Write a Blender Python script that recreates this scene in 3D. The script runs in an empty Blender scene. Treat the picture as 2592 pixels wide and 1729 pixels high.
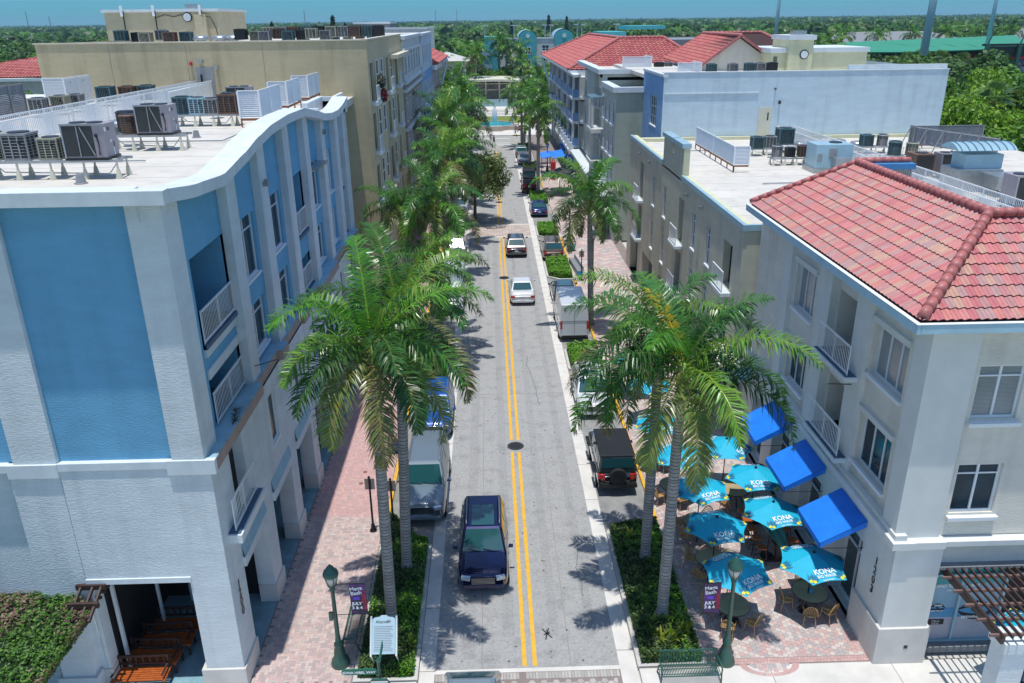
SUN_E, SKY_E, EXPO, SKY_TINT, HAZE = 3.6, .145, .16, (.145, .43, .70), .0001
import bpy, math, random
import numpy as np
from mathutils import Vector, Matrix
PI = math.pi
rnd = random.Random(7)
scene = bpy.context.scene
COL = scene.collection
OR = {}                       # world origin of every object's mesh frame

# ---------------------------------------------------------------- object helpers
def tag(o, label=None, cat=None, group=None, kind=None):
    if label: o['label'] = label
    if cat: o['category'] = cat
    if group: o['group'] = group
    if kind: o['kind'] = kind
    return o
def thing(name, label, cat, loc=(0, 0, 0), group=None, rz=0):
    o = bpy.data.objects.new(name, None); COL.objects.link(o)
    o.empty_display_size = .2
    o.location = loc; o.rotation_euler = (0, 0, rz)
    OR[o.name] = Vector(loc)
    return tag(o, label, cat, group)
def dup(root, loc=None, rz=None, label=None, group=None, scale=None):
    r = root.copy(); COL.objects.link(r)
    if loc is not None: r.location = loc
    if rz is not None: r.rotation_euler = (0, 0, rz)
    if scale is not None: r.scale = scale if hasattr(scale, '__len__') else (scale,) * 3
    if label: r['label'] = label
    if group: r['group'] = group
    for ch in list(root.children):
        c = ch.copy(); COL.objects.link(c); c.parent = r
        for g in list(ch.children):
            d = g.copy(); COL.objects.link(d); d.parent = c
    return r

class MB:
    def __init__(s): s.v = []; s.f = []; s.m = []; s.c = []; s.col = None; s.mi = 0
    def add(s, vs, fs, mi=None, col=None):
        b = len(s.v); s.v.extend(vs); mi = s.mi if mi is None else mi
        for f in fs:
            s.f.append([b + i for i in f]); s.m.append(mi); s.c.append(col or s.col or (1, 1, 1))
        return s
    def quad(s, a, b, c, d, mi=None, col=None): return s.add([a, b, c, d], [(0, 1, 2, 3)], mi, col)
    def box(s, x0, x1, y0, y1, z0, z1, mi=None, col=None):
        if x0 > x1: x0, x1 = x1, x0
        if y0 > y1: y0, y1 = y1, y0
        if z0 > z1: z0, z1 = z1, z0
        vs = [(x, y, z) for z in (z0, z1) for y in (y0, y1) for x in (x0, x1)]
        return s.add(vs, [(0, 2, 3, 1), (4, 5, 7, 6), (0, 1, 5, 4), (2, 6, 7, 3), (0, 4, 6, 2), (1, 3, 7, 5)], mi, col)
    def cbox(s, c, d, mi=None, col=None, rot=None):
        vs = []
        for z in (-.5, .5):
            for y in (-.5, .5):
                for x in (-.5, .5):
                    p = Vector((x * d[0], y * d[1], z * d[2]))
                    if rot is not None: p = rot @ p
                    vs.append(tuple(p + Vector(c)))
        return s.add(vs, [(0, 2, 3, 1), (4, 5, 7, 6), (0, 1, 5, 4), (2, 6, 7, 3), (0, 4, 6, 2), (1, 3, 7, 5)], mi, col)
    def bar(s, a, b, w, h=None, mi=None, col=None):
        a, b = Vector(a), Vector(b); d = b - a; L = d.length
        if L < 1e-6: return s
        q = d.to_track_quat('Y', 'Z').to_matrix()
        return s.cbox((a + b) / 2, (w, L, h or w), mi, col, q)
    def tube(s, pts, rs, n=8, mi=None, col=None, cap=True):
        pts = [Vector(p) for p in pts]
        if not hasattr(rs, '__len__'): rs = [rs] * len(pts)
        base = len(s.v); k = len(pts); fs = []
        for i, p in enumerate(pts):
            t = (pts[min(i + 1, k - 1)] - pts[max(i - 1, 0)])
            q = t.to_track_quat('Z', 'Y').to_matrix() if t.length > 1e-9 else Matrix.Identity(3)
            for j in range(n):
                a = 2 * PI * j / n
                s.v.append(tuple(p + q @ Vector((rs[i] * math.cos(a), rs[i] * math.sin(a), 0))))
        for i in range(k - 1):
            for j in range(n):
                fs.append((i * n + j, i * n + (j + 1) % n, (i + 1) * n + (j + 1) % n, (i + 1) * n + j))
        if cap:
            fs.append(tuple(range(n - 1, -1, -1))); fs.append(tuple((k - 1) * n + j for j in range(n)))
        for f in fs:
            s.f.append([base + i for i in f]); s.m.append(s.mi if mi is None else mi); s.c.append(col or s.col or (1, 1, 1))
        return s
    def lathe(s, prof, c=(0, 0, 0), n=16, mi=None, col=None, sx=1, sy=1):
        k = len(prof); vs = []
        for r, z in prof:
            for j in range(n):
                a = 2 * PI * j / n
                vs.append((c[0] + r * sx * math.cos(a), c[1] + r * sy * math.sin(a), c[2] + z))
        fs = [(i * n + j, i * n + (j + 1) % n, (i + 1) * n + (j + 1) % n, (i + 1) * n + j) for i in range(k - 1) for j in range(n)]
        fs.append(tuple(range(n - 1, -1, -1))); fs.append(tuple((k - 1) * n + j for j in range(n)))
        return s.add(vs, fs, mi, col)
    def prism(s, poly, z0, z1, mi=None, col=None):
        n = len(poly)
        vs = [(x, y, z0) for x, y in poly] + [(x, y, z1) for x, y in poly]
        fs = [tuple(range(n - 1, -1, -1)), tuple(range(n, 2 * n))] + [(i, (i + 1) % n, n + (i + 1) % n, n + i) for i in range(n)]
        return s.add(vs, fs, mi, col)
    def build(s, name, mats, parent=None, smooth=False, kind=None, colattr=False, bevel=0, sub=0, origin=None):
        if not hasattr(mats, '__len__'): mats = [mats]
        o0 = Vector(origin) if origin is not None else (OR[parent.name] if parent is not None else Vector((0, 0, 0)))
        me = bpy.data.meshes.new(name)
        V = np.array(s.v, dtype=np.float32).reshape(-1, 3) - np.array(o0, dtype=np.float32)
        me.from_pydata(V.tolist(), [], s.f)
        for m in mats: me.materials.append(m)
        if len(mats) > 1: me.polygons.foreach_set('material_index', s.m)
        if smooth: me.polygons.foreach_set('use_smooth', [True] * len(me.polygons))
        if colattr:
            at = me.attributes.new('Col', 'FLOAT_COLOR', 'FACE')
            at.data.foreach_set('color', np.array([(c[0], c[1], c[2], 1.) for c in s.c], dtype=np.float32).ravel())
        me.update()
        o = bpy.data.objects.new(name, me); COL.objects.link(o)
        if parent is not None: o.parent = parent; OR[o.name] = OR[parent.name]
        else:
            o.location = o0; OR[o.name] = o0
        if kind: o['kind'] = kind
        if sub:
            md = o.modifiers.new('sub', 'SUBSURF'); md.levels = sub; md.render_levels = sub
        if bevel:
            md = o.modifiers.new('bev', 'BEVEL'); md.width = bevel; md.segments = 3 if bevel > .05 else 2; md.limit_method = 'ANGLE'
        return o

def text(body, size, parent, mat, M4, name='lettering', align='CENTER', extrude=.004, spacing=1, bold=0):
    cu = bpy.data.curves.new(name, 'FONT'); cu.body = body; cu.size = size; cu.align_x = align; cu.align_y = 'CENTER'
    cu.extrude = extrude; cu.space_character = spacing; cu.offset = bold; cu.materials.append(mat); cu.resolution_u = 3
    tmp = bpy.data.objects.new(name, cu); me = bpy.data.meshes.new_from_object(tmp); bpy.data.objects.remove(tmp)
    if not me.materials: me.materials.append(mat)
    o = bpy.data.objects.new(name, me); COL.objects.link(o)
    if parent is not None:
        o.parent = parent
        M4 = Matrix.Translation(-OR[parent.name]) @ M4
    o.matrix_local = M4; OR[o.name] = Vector((0, 0, 0))
    return o
def frame4(o, xd, yd):
    xd = Vector(xd).normalized(); yd = Vector(yd); yd = (yd - xd * yd.dot(xd)).normalized(); zd = xd.cross(yd)
    return Matrix(((xd.x, yd.x, zd.x, o[0]), (xd.y, yd.y, zd.y, o[1]), (xd.z, yd.z, zd.z, o[2]), (0, 0, 0, 1)))

# ---------------------------------------------------------------- materials
MATS = {}
def M(name, col, rough=.7, metal=0., var=.10, vs=1.5, bump=0., bs=30., stretch=(1, 1, 1), coat=0., attr=False, spec=.5,
      stain=0., col2=None, wave=None, trans=0., emit=None, sheen=0):
    if name in MATS: return MATS[name]
    m = bpy.data.materials.new(name); m.use_nodes = True; MATS[name] = m
    nt = m.node_tree; N = nt.nodes; Lk = nt.links; b = N['Principled BSDF']
    b.inputs['Roughness'].default_value = rough; b.inputs['Metallic'].default_value = metal
    b.inputs['Specular IOR Level'].default_value = spec
    if coat: b.inputs['Coat Weight'].default_value = coat; b.inputs['Coat Roughness'].default_value = .05
    if trans: b.inputs['Transmission Weight'].default_value = trans
    if emit: b.inputs['Emission Color'].default_value = (*emit[0], 1); b.inputs['Emission Strength'].default_value = emit[1]
    geo = N.new('ShaderNodeNewGeometry')
    mp = N.new('ShaderNodeMapping'); mp.inputs['Scale'].default_value = stretch; Lk.new(geo.outputs['Position'], mp.inputs['Vector'])
    src = None
    if attr:
        a = N.new('ShaderNodeAttribute'); a.attribute_name = 'Col'; src = a.outputs['Color']
    if var or stain:
        nz = N.new('ShaderNodeTexNoise'); nz.inputs['Scale'].default_value = vs; nz.inputs['Detail'].default_value = 5
        nz.inputs['Roughness'].default_value = .62
        Lk.new(mp.outputs['Vector'], nz.inputs['Vector'])
        mr = N.new('ShaderNodeMapRange'); mr.inputs['From Min'].default_value = .3; mr.inputs['From Max'].default_value = .7
        mr.inputs['To Min'].default_value = 1 - var; mr.inputs['To Max'].default_value = 1 + var
        Lk.new(nz.outputs['Fac'], mr.inputs['Value'])
        if col2 is not None:
            mx = N.new('ShaderNodeMix'); mx.data_type = 'RGBA'; mx.inputs['A'].default_value = (*col, 1); mx.inputs['B'].default_value = (*col2, 1)
            m2 = N.new('ShaderNodeMapRange'); m2.inputs['From Min'].default_value = .4; m2.inputs['From Max'].default_value = .6
            Lk.new(nz.outputs['Fac'], m2.inputs['Value']); Lk.new(m2.outputs['Result'], mx.inputs['Factor']); src = mx.outputs['Result']
        vm = N.new('ShaderNodeVectorMath'); vm.operation = 'MULTIPLY'
        if src is not None: Lk.new(src, vm.inputs[0])
        else: vm.inputs[0].default_value = col
        Lk.new(mr.outputs['Result'], vm.inputs[1]); src = vm.outputs['Vector']
        if stain:
            n2 = N.new('ShaderNodeTexNoise'); n2.inputs['Scale'].default_value = .5; n2.inputs['Detail'].default_value = 6
            mq = N.new('ShaderNodeMapping'); mq.inputs['Scale'].default_value = (3, 3, .35)
            Lk.new(geo.outputs['Position'], mq.inputs['Vector']); Lk.new(mq.outputs['Vector'], n2.inputs['Vector'])
            m3 = N.new('ShaderNodeMapRange'); m3.inputs['From Min'].default_value = .5; m3.inputs['From Max'].default_value = .75
            m3.inputs['To Min'].default_value = 1; m3.inputs['To Max'].default_value = 1 - stain
            Lk.new(n2.outputs['Fac'], m3.inputs['Value'])
            v2 = N.new('ShaderNodeVectorMath'); v2.operation = 'MULTIPLY'; Lk.new(src, v2.inputs[0]); Lk.new(m3.outputs['Result'], v2.inputs[1]); src = v2.outputs['Vector']
    if wave:
        w = N.new('ShaderNodeTexWave'); w.wave_type = 'BANDS'; w.bands_direction = wave[0]; w.inputs['Scale'].default_value = wave[1]
        w.inputs['Distortion'].default_value = 0
        Lk.new(geo.outputs['Position'], w.inputs['Vector'])
        mw = N.new('ShaderNodeMapRange'); mw.inputs['To Min'].default_value = wave[2]; mw.inputs['To Max'].default_value = 1.; Lk.new(w.outputs['Fac'], mw.inputs['Value'])
        v3 = N.new('ShaderNodeVectorMath'); v3.operation = 'MULTIPLY'
        if src is not None: Lk.new(src, v3.inputs[0])
        else: v3.inputs[0].default_value = col
        Lk.new(mw.outputs['Result'], v3.inputs[1]); src = v3.outputs['Vector']
    if src is not None: Lk.new(src, b.inputs['Base Color'])
    else: b.inputs['Base Color'].default_value = (*col, 1)
    if bump:
        nb = N.new('ShaderNodeTexNoise'); nb.inputs['Scale'].default_value = bs; nb.inputs['Detail'].default_value = 4
        Lk.new(mp.outputs['Vector'], nb.inputs['Vector'])
        bp = N.new('ShaderNodeBump'); bp.inputs['Strength'].default_value = 1.; bp.inputs['Distance'].default_value = bump
        Lk.new(nb.outputs['Fac'], bp.inputs['Height']); Lk.new(bp.outputs['Normal'], b.inputs['Normal'])
    return m
def stucco(name, col, stain=.12, bump=.022): return M(name, col, rough=.88, var=.07, vs=.7, bump=bump, bs=10, stretch=(1, 1, 3.0), stain=stain, spec=.15)

# L1 white / blue / cream
m_wblue = stucco('pale_blue_white_stucco', (.64, .70, .72), .16)
m_blue = stucco('sky_blue_stucco', (.165, .41, .61), .12)
m_cream = stucco('cream_stucco', (.66, .65, .60), .10)
m_white = M('white_paint', (.66, .72, .74), .5, var=.06, vs=2, stain=.12)
m_whiteclean = M('white_enamel', (.78, .82, .84), .4, var=.03)
m_brown = M('taupe_band', (.34, .27, .24), .7)
m_ledge = M('blue_grey_coping', (.30, .50, .60), .7, stain=.2, var=.12)
m_slab = M('dark_blue_slab', (.06, .12, .20), .6)
m_roofw = M('white_roof_membrane', (.60, .575, .52), .75, var=.09, vs=.5, stain=.16)
m_beige = stucco('beige_stucco', (.52, .45, .29), .25)
m_beige2 = stucco('light_beige_stucco', (.56, .49, .33), .12)
m_pink = stucco('dusty_pink_stucco', (.40, .31, .27), .12)
m_lgrey = stucco('light_grey_stucco', (.64, .66, .64), .12)
m_lblue = stucco('light_blue_stucco', (.55, .67, .74), .14)
m_mblue = stucco('mid_blue_stucco', (.24, .42, .66), .1)
m_sage = stucco('sage_stucco', (.42, .47, .38), .15)
m_sagel = stucco('pale_sage_stucco', (.55, .60, .54), .12)
m_olive = stucco('olive_grey_stucco', (.52, .50, .40), .16)
m_r1 = stucco('warm_white_stucco', (.73, .70, .62), .14)
m_r1s = M('smooth_blue_white_paint', (.68, .70, .67), .6, var=.05, stain=.06)
m_yellow = stucco('pale_yellow_stucco', (.66, .66, .44), .1)
m_teal = stucco('teal_stucco', (.10, .42, .46), .1)
m_grime = M('grey_wall', (.22, .23, .24), .8)
m_glass = M('window_glass', (.02, .05, .06), .04, var=.0, spec=.9)
m_glassb = M('blue_window_glass', (.008, .035, .055), .12, var=.5, vs=.9, spec=.28)
m_glassd = M('dark_window_glass', (.012, .018, .022), .25, var=.3, spec=.15)
m_blind = M('blinds_behind_glass', (.34, .37, .38), .12, var=.12, vs=1, wave=('Z', 7.5, .55), spec=.8)
m_dark = M('painted_interior_shade', (.012, .012, .014), .8, var=.3)  # near-black base colour paints in the gloom behind deep openings
m_bdoor = M('blue_door', (.02, .10, .26), .35, var=.1)
m_tilecol = M('roof_tile', (1, 1, 1), .55, attr=True, var=.12, vs=5, spec=.25)
m_tilecap = M('roof_ridge_tile', (.42, .14, .13), .5, var=.25, vs=3)
m_tilegap = M('roof_underlay', (.05, .02, .02), .9)
m_gutter = M('pale_blue_gutter', (.40, .60, .70), .45, var=.1)
m_asphalt = M('asphalt', (.345, .345, .34), .92, var=.17, vs=9, bump=.012, bs=45, stain=.22, spec=.2)
m_conc = M('concrete', (.52, .51, .48), .85, var=.10, vs=2.2, bump=.003, bs=50, stain=.12)
m_concl = M('light_concrete', (.62, .60, .56), .85, var=.10, vs=1.2, bump=.003, bs=40)
m_yel = M('yellow_road_paint', (.72, .40, .03), .7, var=.14, vs=6)
m_joint = M('paver_joint', (.24, .20, .185), .9)
m_paver = M('paver', (1, 1, 1), .85, attr=True, var=.10, vs=8, bump=.002, bs=60)
m_iron = M('cast_iron', (.06, .06, .06), .6, metal=.4, bump=.004, bs=60)
m_green = M('dark_green_metal', (.03, .10, .075), .35, var=.1, spec=.6)
m_blackm = M('black_metal', (.012, .013, .014), .35, var=.1)
m_grey = M('grey_metal', (.30, .31, .32), .45, metal=.3, var=.12, vs=4)
m_lav = M('lavender_grey_metal', (.34, .31, .34), .5, var=.08, vs=2, stain=.2)
m_coil = M('dark_coil', (.045, .05, .05), .5, wave=('Z', 22, .5), var=.2)
m_fan = M('fan_dark', (.02, .03, .05), .5)
m_galv = M('galvanised_steel', (.40, .43, .45), .35, metal=.7, var=.15, vs=3)
m_rust = M('rusty_steel', (.24, .10, .06), .75, var=.3, vs=6)
m_cream2 = M('cream_paint', (.62, .60, .48), .6)
m_teal_ac = M('teal_metal', (.06, .14, .16), .45, var=.15)
m_beige_ac = M('beige_metal', (.36, .36, .27), .5, var=.1)
m_brown_ac = M('brown_metal', (.16, .09, .06), .55, var=.25, vs=6)
m_bluepale = M('pale_blue_metal', (.34, .52, .60), .4, metal=.2, var=.1)
m_trunk = M('palm_trunk', (.27, .26, .25), .85, var=.22, vs=5, stretch=(1, 1, 4), bump=.008, bs=14)
m_shaft = M('palm_crownshaft', (.20, .30, .08), .45, var=.15)
m_frond = M('palm_leaf', (1, 1, 1), .45, attr=True, var=.18, vs=3, spec=.45)
m_leaf = M('leaf', (1, 1, 1), .5, attr=True, var=.2, vs=3, spec=.35)
m_bark = M('bark', (.13, .10, .08), .9, var=.3, vs=6, bump=.01, bs=20)
m_grass = M('lawn_grass', (.15, .20, .03), .9, var=.2, vs=2, bump=.02, bs=10)
m_soil = M('mulch', (.045, .035, .025), .95, var=.3, vs=8, bump=.01, bs=30)
m_orange = M('orange_wood', (.42, .10, .02), .4, var=.25, vs=6)
m_wood = M('dark_brown_wood', (.055, .03, .025), .5, var=.2, vs=6)
m_red = M('red_fabric', (.50, .02, .02), .6)
m_canvas = M('blue_canvas', (.004, .19, .78), .65, var=.12, vs=2, bump=.03, bs=3)
m_umb = M('turquoise_canvas', (.005, .42, .62), .65, var=.06, vs=3)
m_umbleaf = M('dark_teal_print', (.004, .19, .34), .65)
m_yprint = M('yellow_flower_print', (.72, .66, .04), .6)
m_wprint = M('white_print', (.85, .88, .88), .6, var=0)
m_black = M('black_print', (.01, .01, .012), .5, var=0)
m_tableb = M('brown_slatted_top', (.52, .40, .23), .5, wave=('X', 6, .55), var=.2)
m_rattan = M('rattan', (.46, .27, .11), .6, var=.3, vs=10)
m_seafoam = M('seafoam_board', (.10, .42, .34), .3, wave=('X', 1.1, .55), var=.05, coat=.4)
m_tyre = M('tyre', (.012, .012, .013), .85)
m_rim = M('alloy_rim', (.45, .46, .48), .25, metal=.9)
m_cglass = M('car_glass', (.015, .075, .085), .05, var=0, spec=.9, coat=.3)
m_tail = M('tail_light', (.45, .01, .01), .25, coat=.5)
m_head = M('head_light', (.6, .65, .7), .12, coat=.8, metal=.3)
m_plate = M('licence_plate', (.55, .56, .55), .5)
m_water = M('pool_water', (.01, .42, .55), .06, var=.1, vs=4, bump=.01, bs=6)
m_foam = M('fountain_water', (.62, .74, .80), .3)
def paint(name, col, metal=.3): return M('car_paint_' + name, col, .36 if max(col) > .15 else .14, metal=metal * (.35 if max(col) > .15 else 1), var=0, coat=.9)

# ---------------------------------------------------------------- facade frame
class Fac:
    """A vertical plane: u runs along it, z up, d outwards."""
    def __init__(s, ox, oy, u, n): s.o = (ox, oy); s.u = u; s.n = n
    def P(s, u, z, d=0): return (s.o[0] + s.u[0] * u + s.n[0] * d, s.o[1] + s.u[1] * u + s.n[1] * d, z)
    def box(s, mb, u0, u1, z0, z1, d0, d1, mi=None):
        a = s.P(u0, z0, d0); b = s.P(u1, z1, d1); return mb.box(a[0], b[0], a[1], b[1], z0, z1, mi)
    def wall(s, mb, u0, u1, z0, z1, holes=(), d=0, rev=.2, mi=None, mirev=None, edge=0):
        us = sorted({u0, u1, *[h[0] for h in holes], *[h[1] for h in holes]}); us = [u for u in us if u0 <= u <= u1]
        zs = sorted({z0, z1, *[h[2] for h in holes], *[h[3] for h in holes]}); zs = [z for z in zs if z0 <= z <= z1]
        for i in range(len(us) - 1):
            for j in range(len(zs) - 1):
                cu, cz = (us[i] + us[i + 1]) / 2, (zs[j] + zs[j + 1]) / 2
                if any(h[0] < cu < h[1] and h[2] < cz < h[3] for h in holes): continue
                mb.quad(s.P(us[i], zs[j], d), s.P(us[i + 1], zs[j], d), s.P(us[i + 1], zs[j + 1], d), s.P(us[i], zs[j + 1], d), mi)
        for h in holes:
            a, b, c, e = max(h[0], u0), min(h[1], u1), max(h[2], z0), min(h[3], z1); r = h[4] if len(h) > 4 else rev
            if a >= b or c >= e: continue
            for (p, q) in (((a, c), (b, c)), ((b, c), (b, e)), ((b, e), (a, e)), ((a, e), (a, c))):
                mb.quad(s.P(p[0], p[1], d), s.P(q[0], q[1], d), s.P(q[0], q[1], d - r), s.P(p[0], p[1], d - r), mirev if mirev is not None else mi)
        if edge:
            for (p, q) in (((u0, z0), (u0, z1)), ((u1, z0), (u1, z1)), ((u0, z1), (u1, z1)), ((u0, z0), (u1, z0))):
                mb.quad(s.P(p[0], p[1], d), s.P(q[0], q[1], d), s.P(q[0], q[1], d - edge), s.P(p[0], p[1], d - edge), mi)
        return mb
    def window(s, parent, u0, u1, z0, z1, d, cols=2, transom=.25, fm=None, gm=None, fw=.06, sill=0, rows=1, name='window'):
        fm = fm or m_whiteclean; gm = gm or m_glass
        f = MB(); t = .05; u0 += .004; u1 -= .004; z0 += .004; z1 -= .004
        s.box(f, u0, u1, z0, z0 + fw, d - .03, d + t); s.box(f, u0, u1, z1 - fw, z1, d - .03, d + t)
        s.box(f, u0, u0 + fw, z0 + fw, z1 - fw, d - .03, d + t); s.box(f, u1 - fw, u1, z0 + fw, z1 - fw, d - .03, d + t)
        zt = z1 - fw
        if transom:
            zt = z1 - (z1 - z0) * transom
            s.box(f, u0 + fw, u1 - fw, zt - fw * .6, zt, d - .03, d + t - .004)
        for i in range(1, cols):
            c = u0 + (u1 - u0) * i / cols; s.box(f, c - fw * .5, c + fw * .5, z0 + fw, z1 - fw, d - .03, d + t - .008)
        for i in range(1, rows):
            c = z0 + (zt - z0) * i / rows; s.box(f, u0 + fw, u1 - fw, c - fw * .4, c + fw * .4, d - .03, d + t - .012)
        o = f.build(name, fm, parent)
        g = MB(); s.wall(g, u0 + .01, u1 - .01, z0 + .01, z1 - .01, d=d); g.build('pane', gm, o)
        if sill:
            k = MB(); s.box(k, u0 - .06, u1 + .06, z0 - .09, z0 - .003, d, d + sill); k.build('sill', m_whiteclean, o)
        return o
    def rail(s, parent, u0, u1, z0, z1, d, pitch=.12, mat=None, pick=.016):
        r = MB(); s.box(r, u0, u1, z1 - .045, z1, d - .025, d + .025); s.box(r, u0, u1, z0 + .06, z0 + .1, d - .02, d + .02)
        n = max(2, int(abs(u1 - u0) / pitch))
        for i in range(n + 1):
            c = u0 + (u1 - u0) * i / n; w = pick * .5 * (2 if i in (0, n, n // 2) else 1)
            s.box(r, c - w, c + w, z0, z1 - .045, d - w, d + w)
        return r.build('railing', mat or m_whiteclean, parent)
def boxes(name, mat, parent, items, fc=None, bevel=0):
    for it in items:
        m2 = MB(); (fc.box(m2, *it) if fc else m2.box(*it)); m2.build(name, mat, parent, bevel=bevel)
def FL(x): return Fac(x, 0, (0, 1), (1, 0))      # left side facades, facing the street
def FR(x): return Fac(x, 0, (0, 1), (-1, 0))     # right side facades
def FF(y): return Fac(0, y, (1, 0), (0, -1))     # facades facing the camera
def shell(mb, x0, x1, y0, y1, z0, z1, faces='LRBT', mi=None):
    q = mb.quad
    if 'L' in faces: q((x0, y0, z0), (x0, y1, z0), (x0, y1, z1), (x0, y0, z1), mi)
    if 'R' in faces: q((x1, y0, z0), (x1, y1, z0), (x1, y1, z1), (x1, y0, z1), mi)
    if 'F' in faces: q((x0, y0, z0), (x1, y0, z0), (x1, y0, z1), (x0, y0, z1), mi)
    if 'B' in faces: q((x0, y1, z0), (x1, y1, z0), (x1, y1, z1), (x0, y1, z1), mi)
    if 'T' in faces: q((x0, y0, z1), (x1, y0, z1), (x1, y1, z1), (x0, y1, z1), mi)
    return mb
# ---------------------------------------------------------------- camera, sun, sky
cam = bpy.data.cameras.new('camera'); camo = bpy.data.objects.new('camera', cam); COL.objects.link(camo)
th, rho, yaw = math.atan(738 / 1850), math.radians(.7), math.radians(1.4)
fwd = Vector((math.sin(yaw) * math.cos(th), math.cos(yaw) * math.cos(th), -math.sin(th)))
rgt = Vector((math.cos(yaw), -math.sin(yaw), 0)); dwn = fwd.cross(rgt)
r2 = rgt * math.cos(rho) + dwn * math.sin(rho); d2 = -rgt * math.sin(rho) + dwn * math.cos(rho)
camo.matrix_world = Matrix(((r2.x, -d2.x, -fwd.x, 0), (r2.y, -d2.y, -fwd.y, 0), (r2.z, -d2.z, -fwd.z, 19.6), (0, 0, 0, 1)))
cam.sensor_width = 36; cam.lens = 36 * 2040 / 2592; cam.clip_end = 20000; cam.clip_start = .1
scene.camera = camo

to_sun = Vector((-.040, -.115, 1)).normalized()
sun = bpy.data.lights.new('sun', 'SUN'); sun.energy = SUN_E; sun.angle = math.radians(.5); sun.color = (1, .97, .91)
suno = bpy.data.objects.new('sun', sun); COL.objects.link(suno); suno.location = (0, 0, 60)
suno.rotation_euler = to_sun.to_track_quat('Z', 'Y').to_euler()
w = bpy.data.worlds.new('World'); scene.world = w; w.use_nodes = True
nt = w.node_tree; bg = nt.nodes['Background']
sk = nt.nodes.new('ShaderNodeTexSky'); sk.sky_type = 'NISHITA'; sk.sun_disc = False
sk.sun_elevation = math.asin(to_sun.z); sk.sun_rotation = math.atan2(to_sun.x, to_sun.y)
sk.air_density = 1.0; sk.dust_density = .3; sk.ozone_density = 4.; sk.altitude = 0
tint = nt.nodes.new('ShaderNodeMix'); tint.data_type = 'RGBA'; tint.blend_type = 'MULTIPLY'
tint.inputs['B'].default_value = (*SKY_TINT, 1)                # blue-green tint painted into the sky colour, strongest at the horizon
tcn = nt.nodes.new('ShaderNodeTexCoord'); sp = nt.nodes.new('ShaderNodeSeparateXYZ'); rm = nt.nodes.new('ShaderNodeMapRange')
rm.inputs['From Min'].default_value = .02; rm.inputs['From Max'].default_value = .30; rm.inputs['To Min'].default_value = 1; rm.inputs['To Max'].default_value = 0
nt.links.new(tcn.outputs['Generated'], sp.inputs[0]); nt.links.new(sp.outputs['Z'], rm.inputs['Value']); nt.links.new(rm.outputs['Result'], tint.inputs['Factor'])
nt.links.new(sk.outputs[0], tint.inputs['A']); nt.links.new(tint.outputs['Result'], bg.inputs[0]); bg.inputs[1].default_value = SKY_E
vs_ = scene.view_settings; vs_.view_transform = 'Standard'; vs_.look = 'None'; vs_.exposure = EXPO; vs_.gamma = 1
scene.cycles.max_bounces = 6; scene.cycles.diffuse_bounces = 3; scene.cycles.glossy_bounces = 3; scene.cycles.transmission_bounces = 2
scene.cycles.use_denoising = True

# ---------------------------------------------------------------- ground and street
G = -.12
def sheet(name, mat, pts, z, kind='structure', **k):
    mb = MB(); mb.add([(x, y, z) for x, y in pts], [tuple(range(len(pts)))]); return mb.build(name, mat, kind=kind, **k)
def rect(x0, x1, y0, y1): return [(x0, y0), (x1, y0), (x1, y1), (x0, y1)]
m_ground = M('ground_cover', (.07, .11, .03), .95, var=.3, vs=.02, col2=(.13, .15, .06))
sheet('ground', m_ground, rect(-9000, 9000, -300, 9500), -.5)
sheet('pavement', m_conc, rect(-60, 60, 2, 215), -.16)
sheet('road', m_asphalt, rect(-2.15, 3.9, 20.54, 133.5), G)
mb = MB(); mb.quad((-4.62, 27.2, G + .004), (-2.65, 27.2, G + .004), (-2.65, 140, G + .004), (-4.62, 140, G + .004))
mb.quad((4.45, 28, G + .004), (6.62, 28, G + .004), (6.62, 136, G + .004), (4.45, 136, G + .004))
mb.build('parking_lane', M('worn_asphalt', (.26, .26, .255), .9, var=.2, vs=1.6, bump=.006, bs=60), kind='structure')
# cross street at the far end, with stop line and kerb returns
sheet('cross_street', M('pale_asphalt', (.34, .335, .31), .9, var=.1, vs=.6), rect(-30, 40, 133.5, 151), G + .002)
mb = MB()
mb.box(-2.65, -2.15, 19.0, 140, G - .05, G + .004); mb.box(3.9, 4.45, 19.0, 136, G - .05, G + .004)
gut = mb.build('gutter', m_concl, kind='structure')
mb = MB()
for k in range(60):
    y = 20.5 + k * 3.05
    if y > 130: break
    mb.box(-2.655, -2.145, y, y + .025, G, G + .008); mb.box(3.895, 4.455, y + .7, y + .725, G, G + .008)
mb.box(-2.15, 3.9, 41.4, 41.43, G, G + .004)
mb.box(-.62, -.6, 20.6, 41, G, G + .0035); mb.box(2.3, 2.315, 20.6, 36, G, G + .0035)
mb.build('pavement_joint', m_joint, kind='structure')
mb = MB(); rc = random.Random(3)                              # cracks, oil drips and patches in the asphalt
for (x, y, n_, ax) in ((2.15, 47, 22, -1), (-.9, 30.5, 10, -1), (3.1, 24, 12, 1), (-1.6, 52, 14, -1), (1.9, 66, 12, 1), (-.4, 71, 10, -1), (2.6, 90, 14, -1)):
    for k in range(n_):
        nx, ny = x + rc.uniform(-.10, .10), y + ax * rc.uniform(.2, .45); mb.bar((x, y, G + .003), (nx, ny, G + .003), .022, .006); x, y = nx, ny
for k in range(260):
    x, y = rc.uniform(-2.1, 3.85), 20.8 + 55 * rc.random() ** 1.5; r_ = rc.uniform(.012, .05); mb.add([(x + r_ * math.cos(a) * rc.uniform(.6, 1.4), y + r_ * math.sin(a), G + .004) for a in (0, 1.05, 2.1, 3.14, 4.2, 5.2)], [tuple(range(6))])
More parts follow.
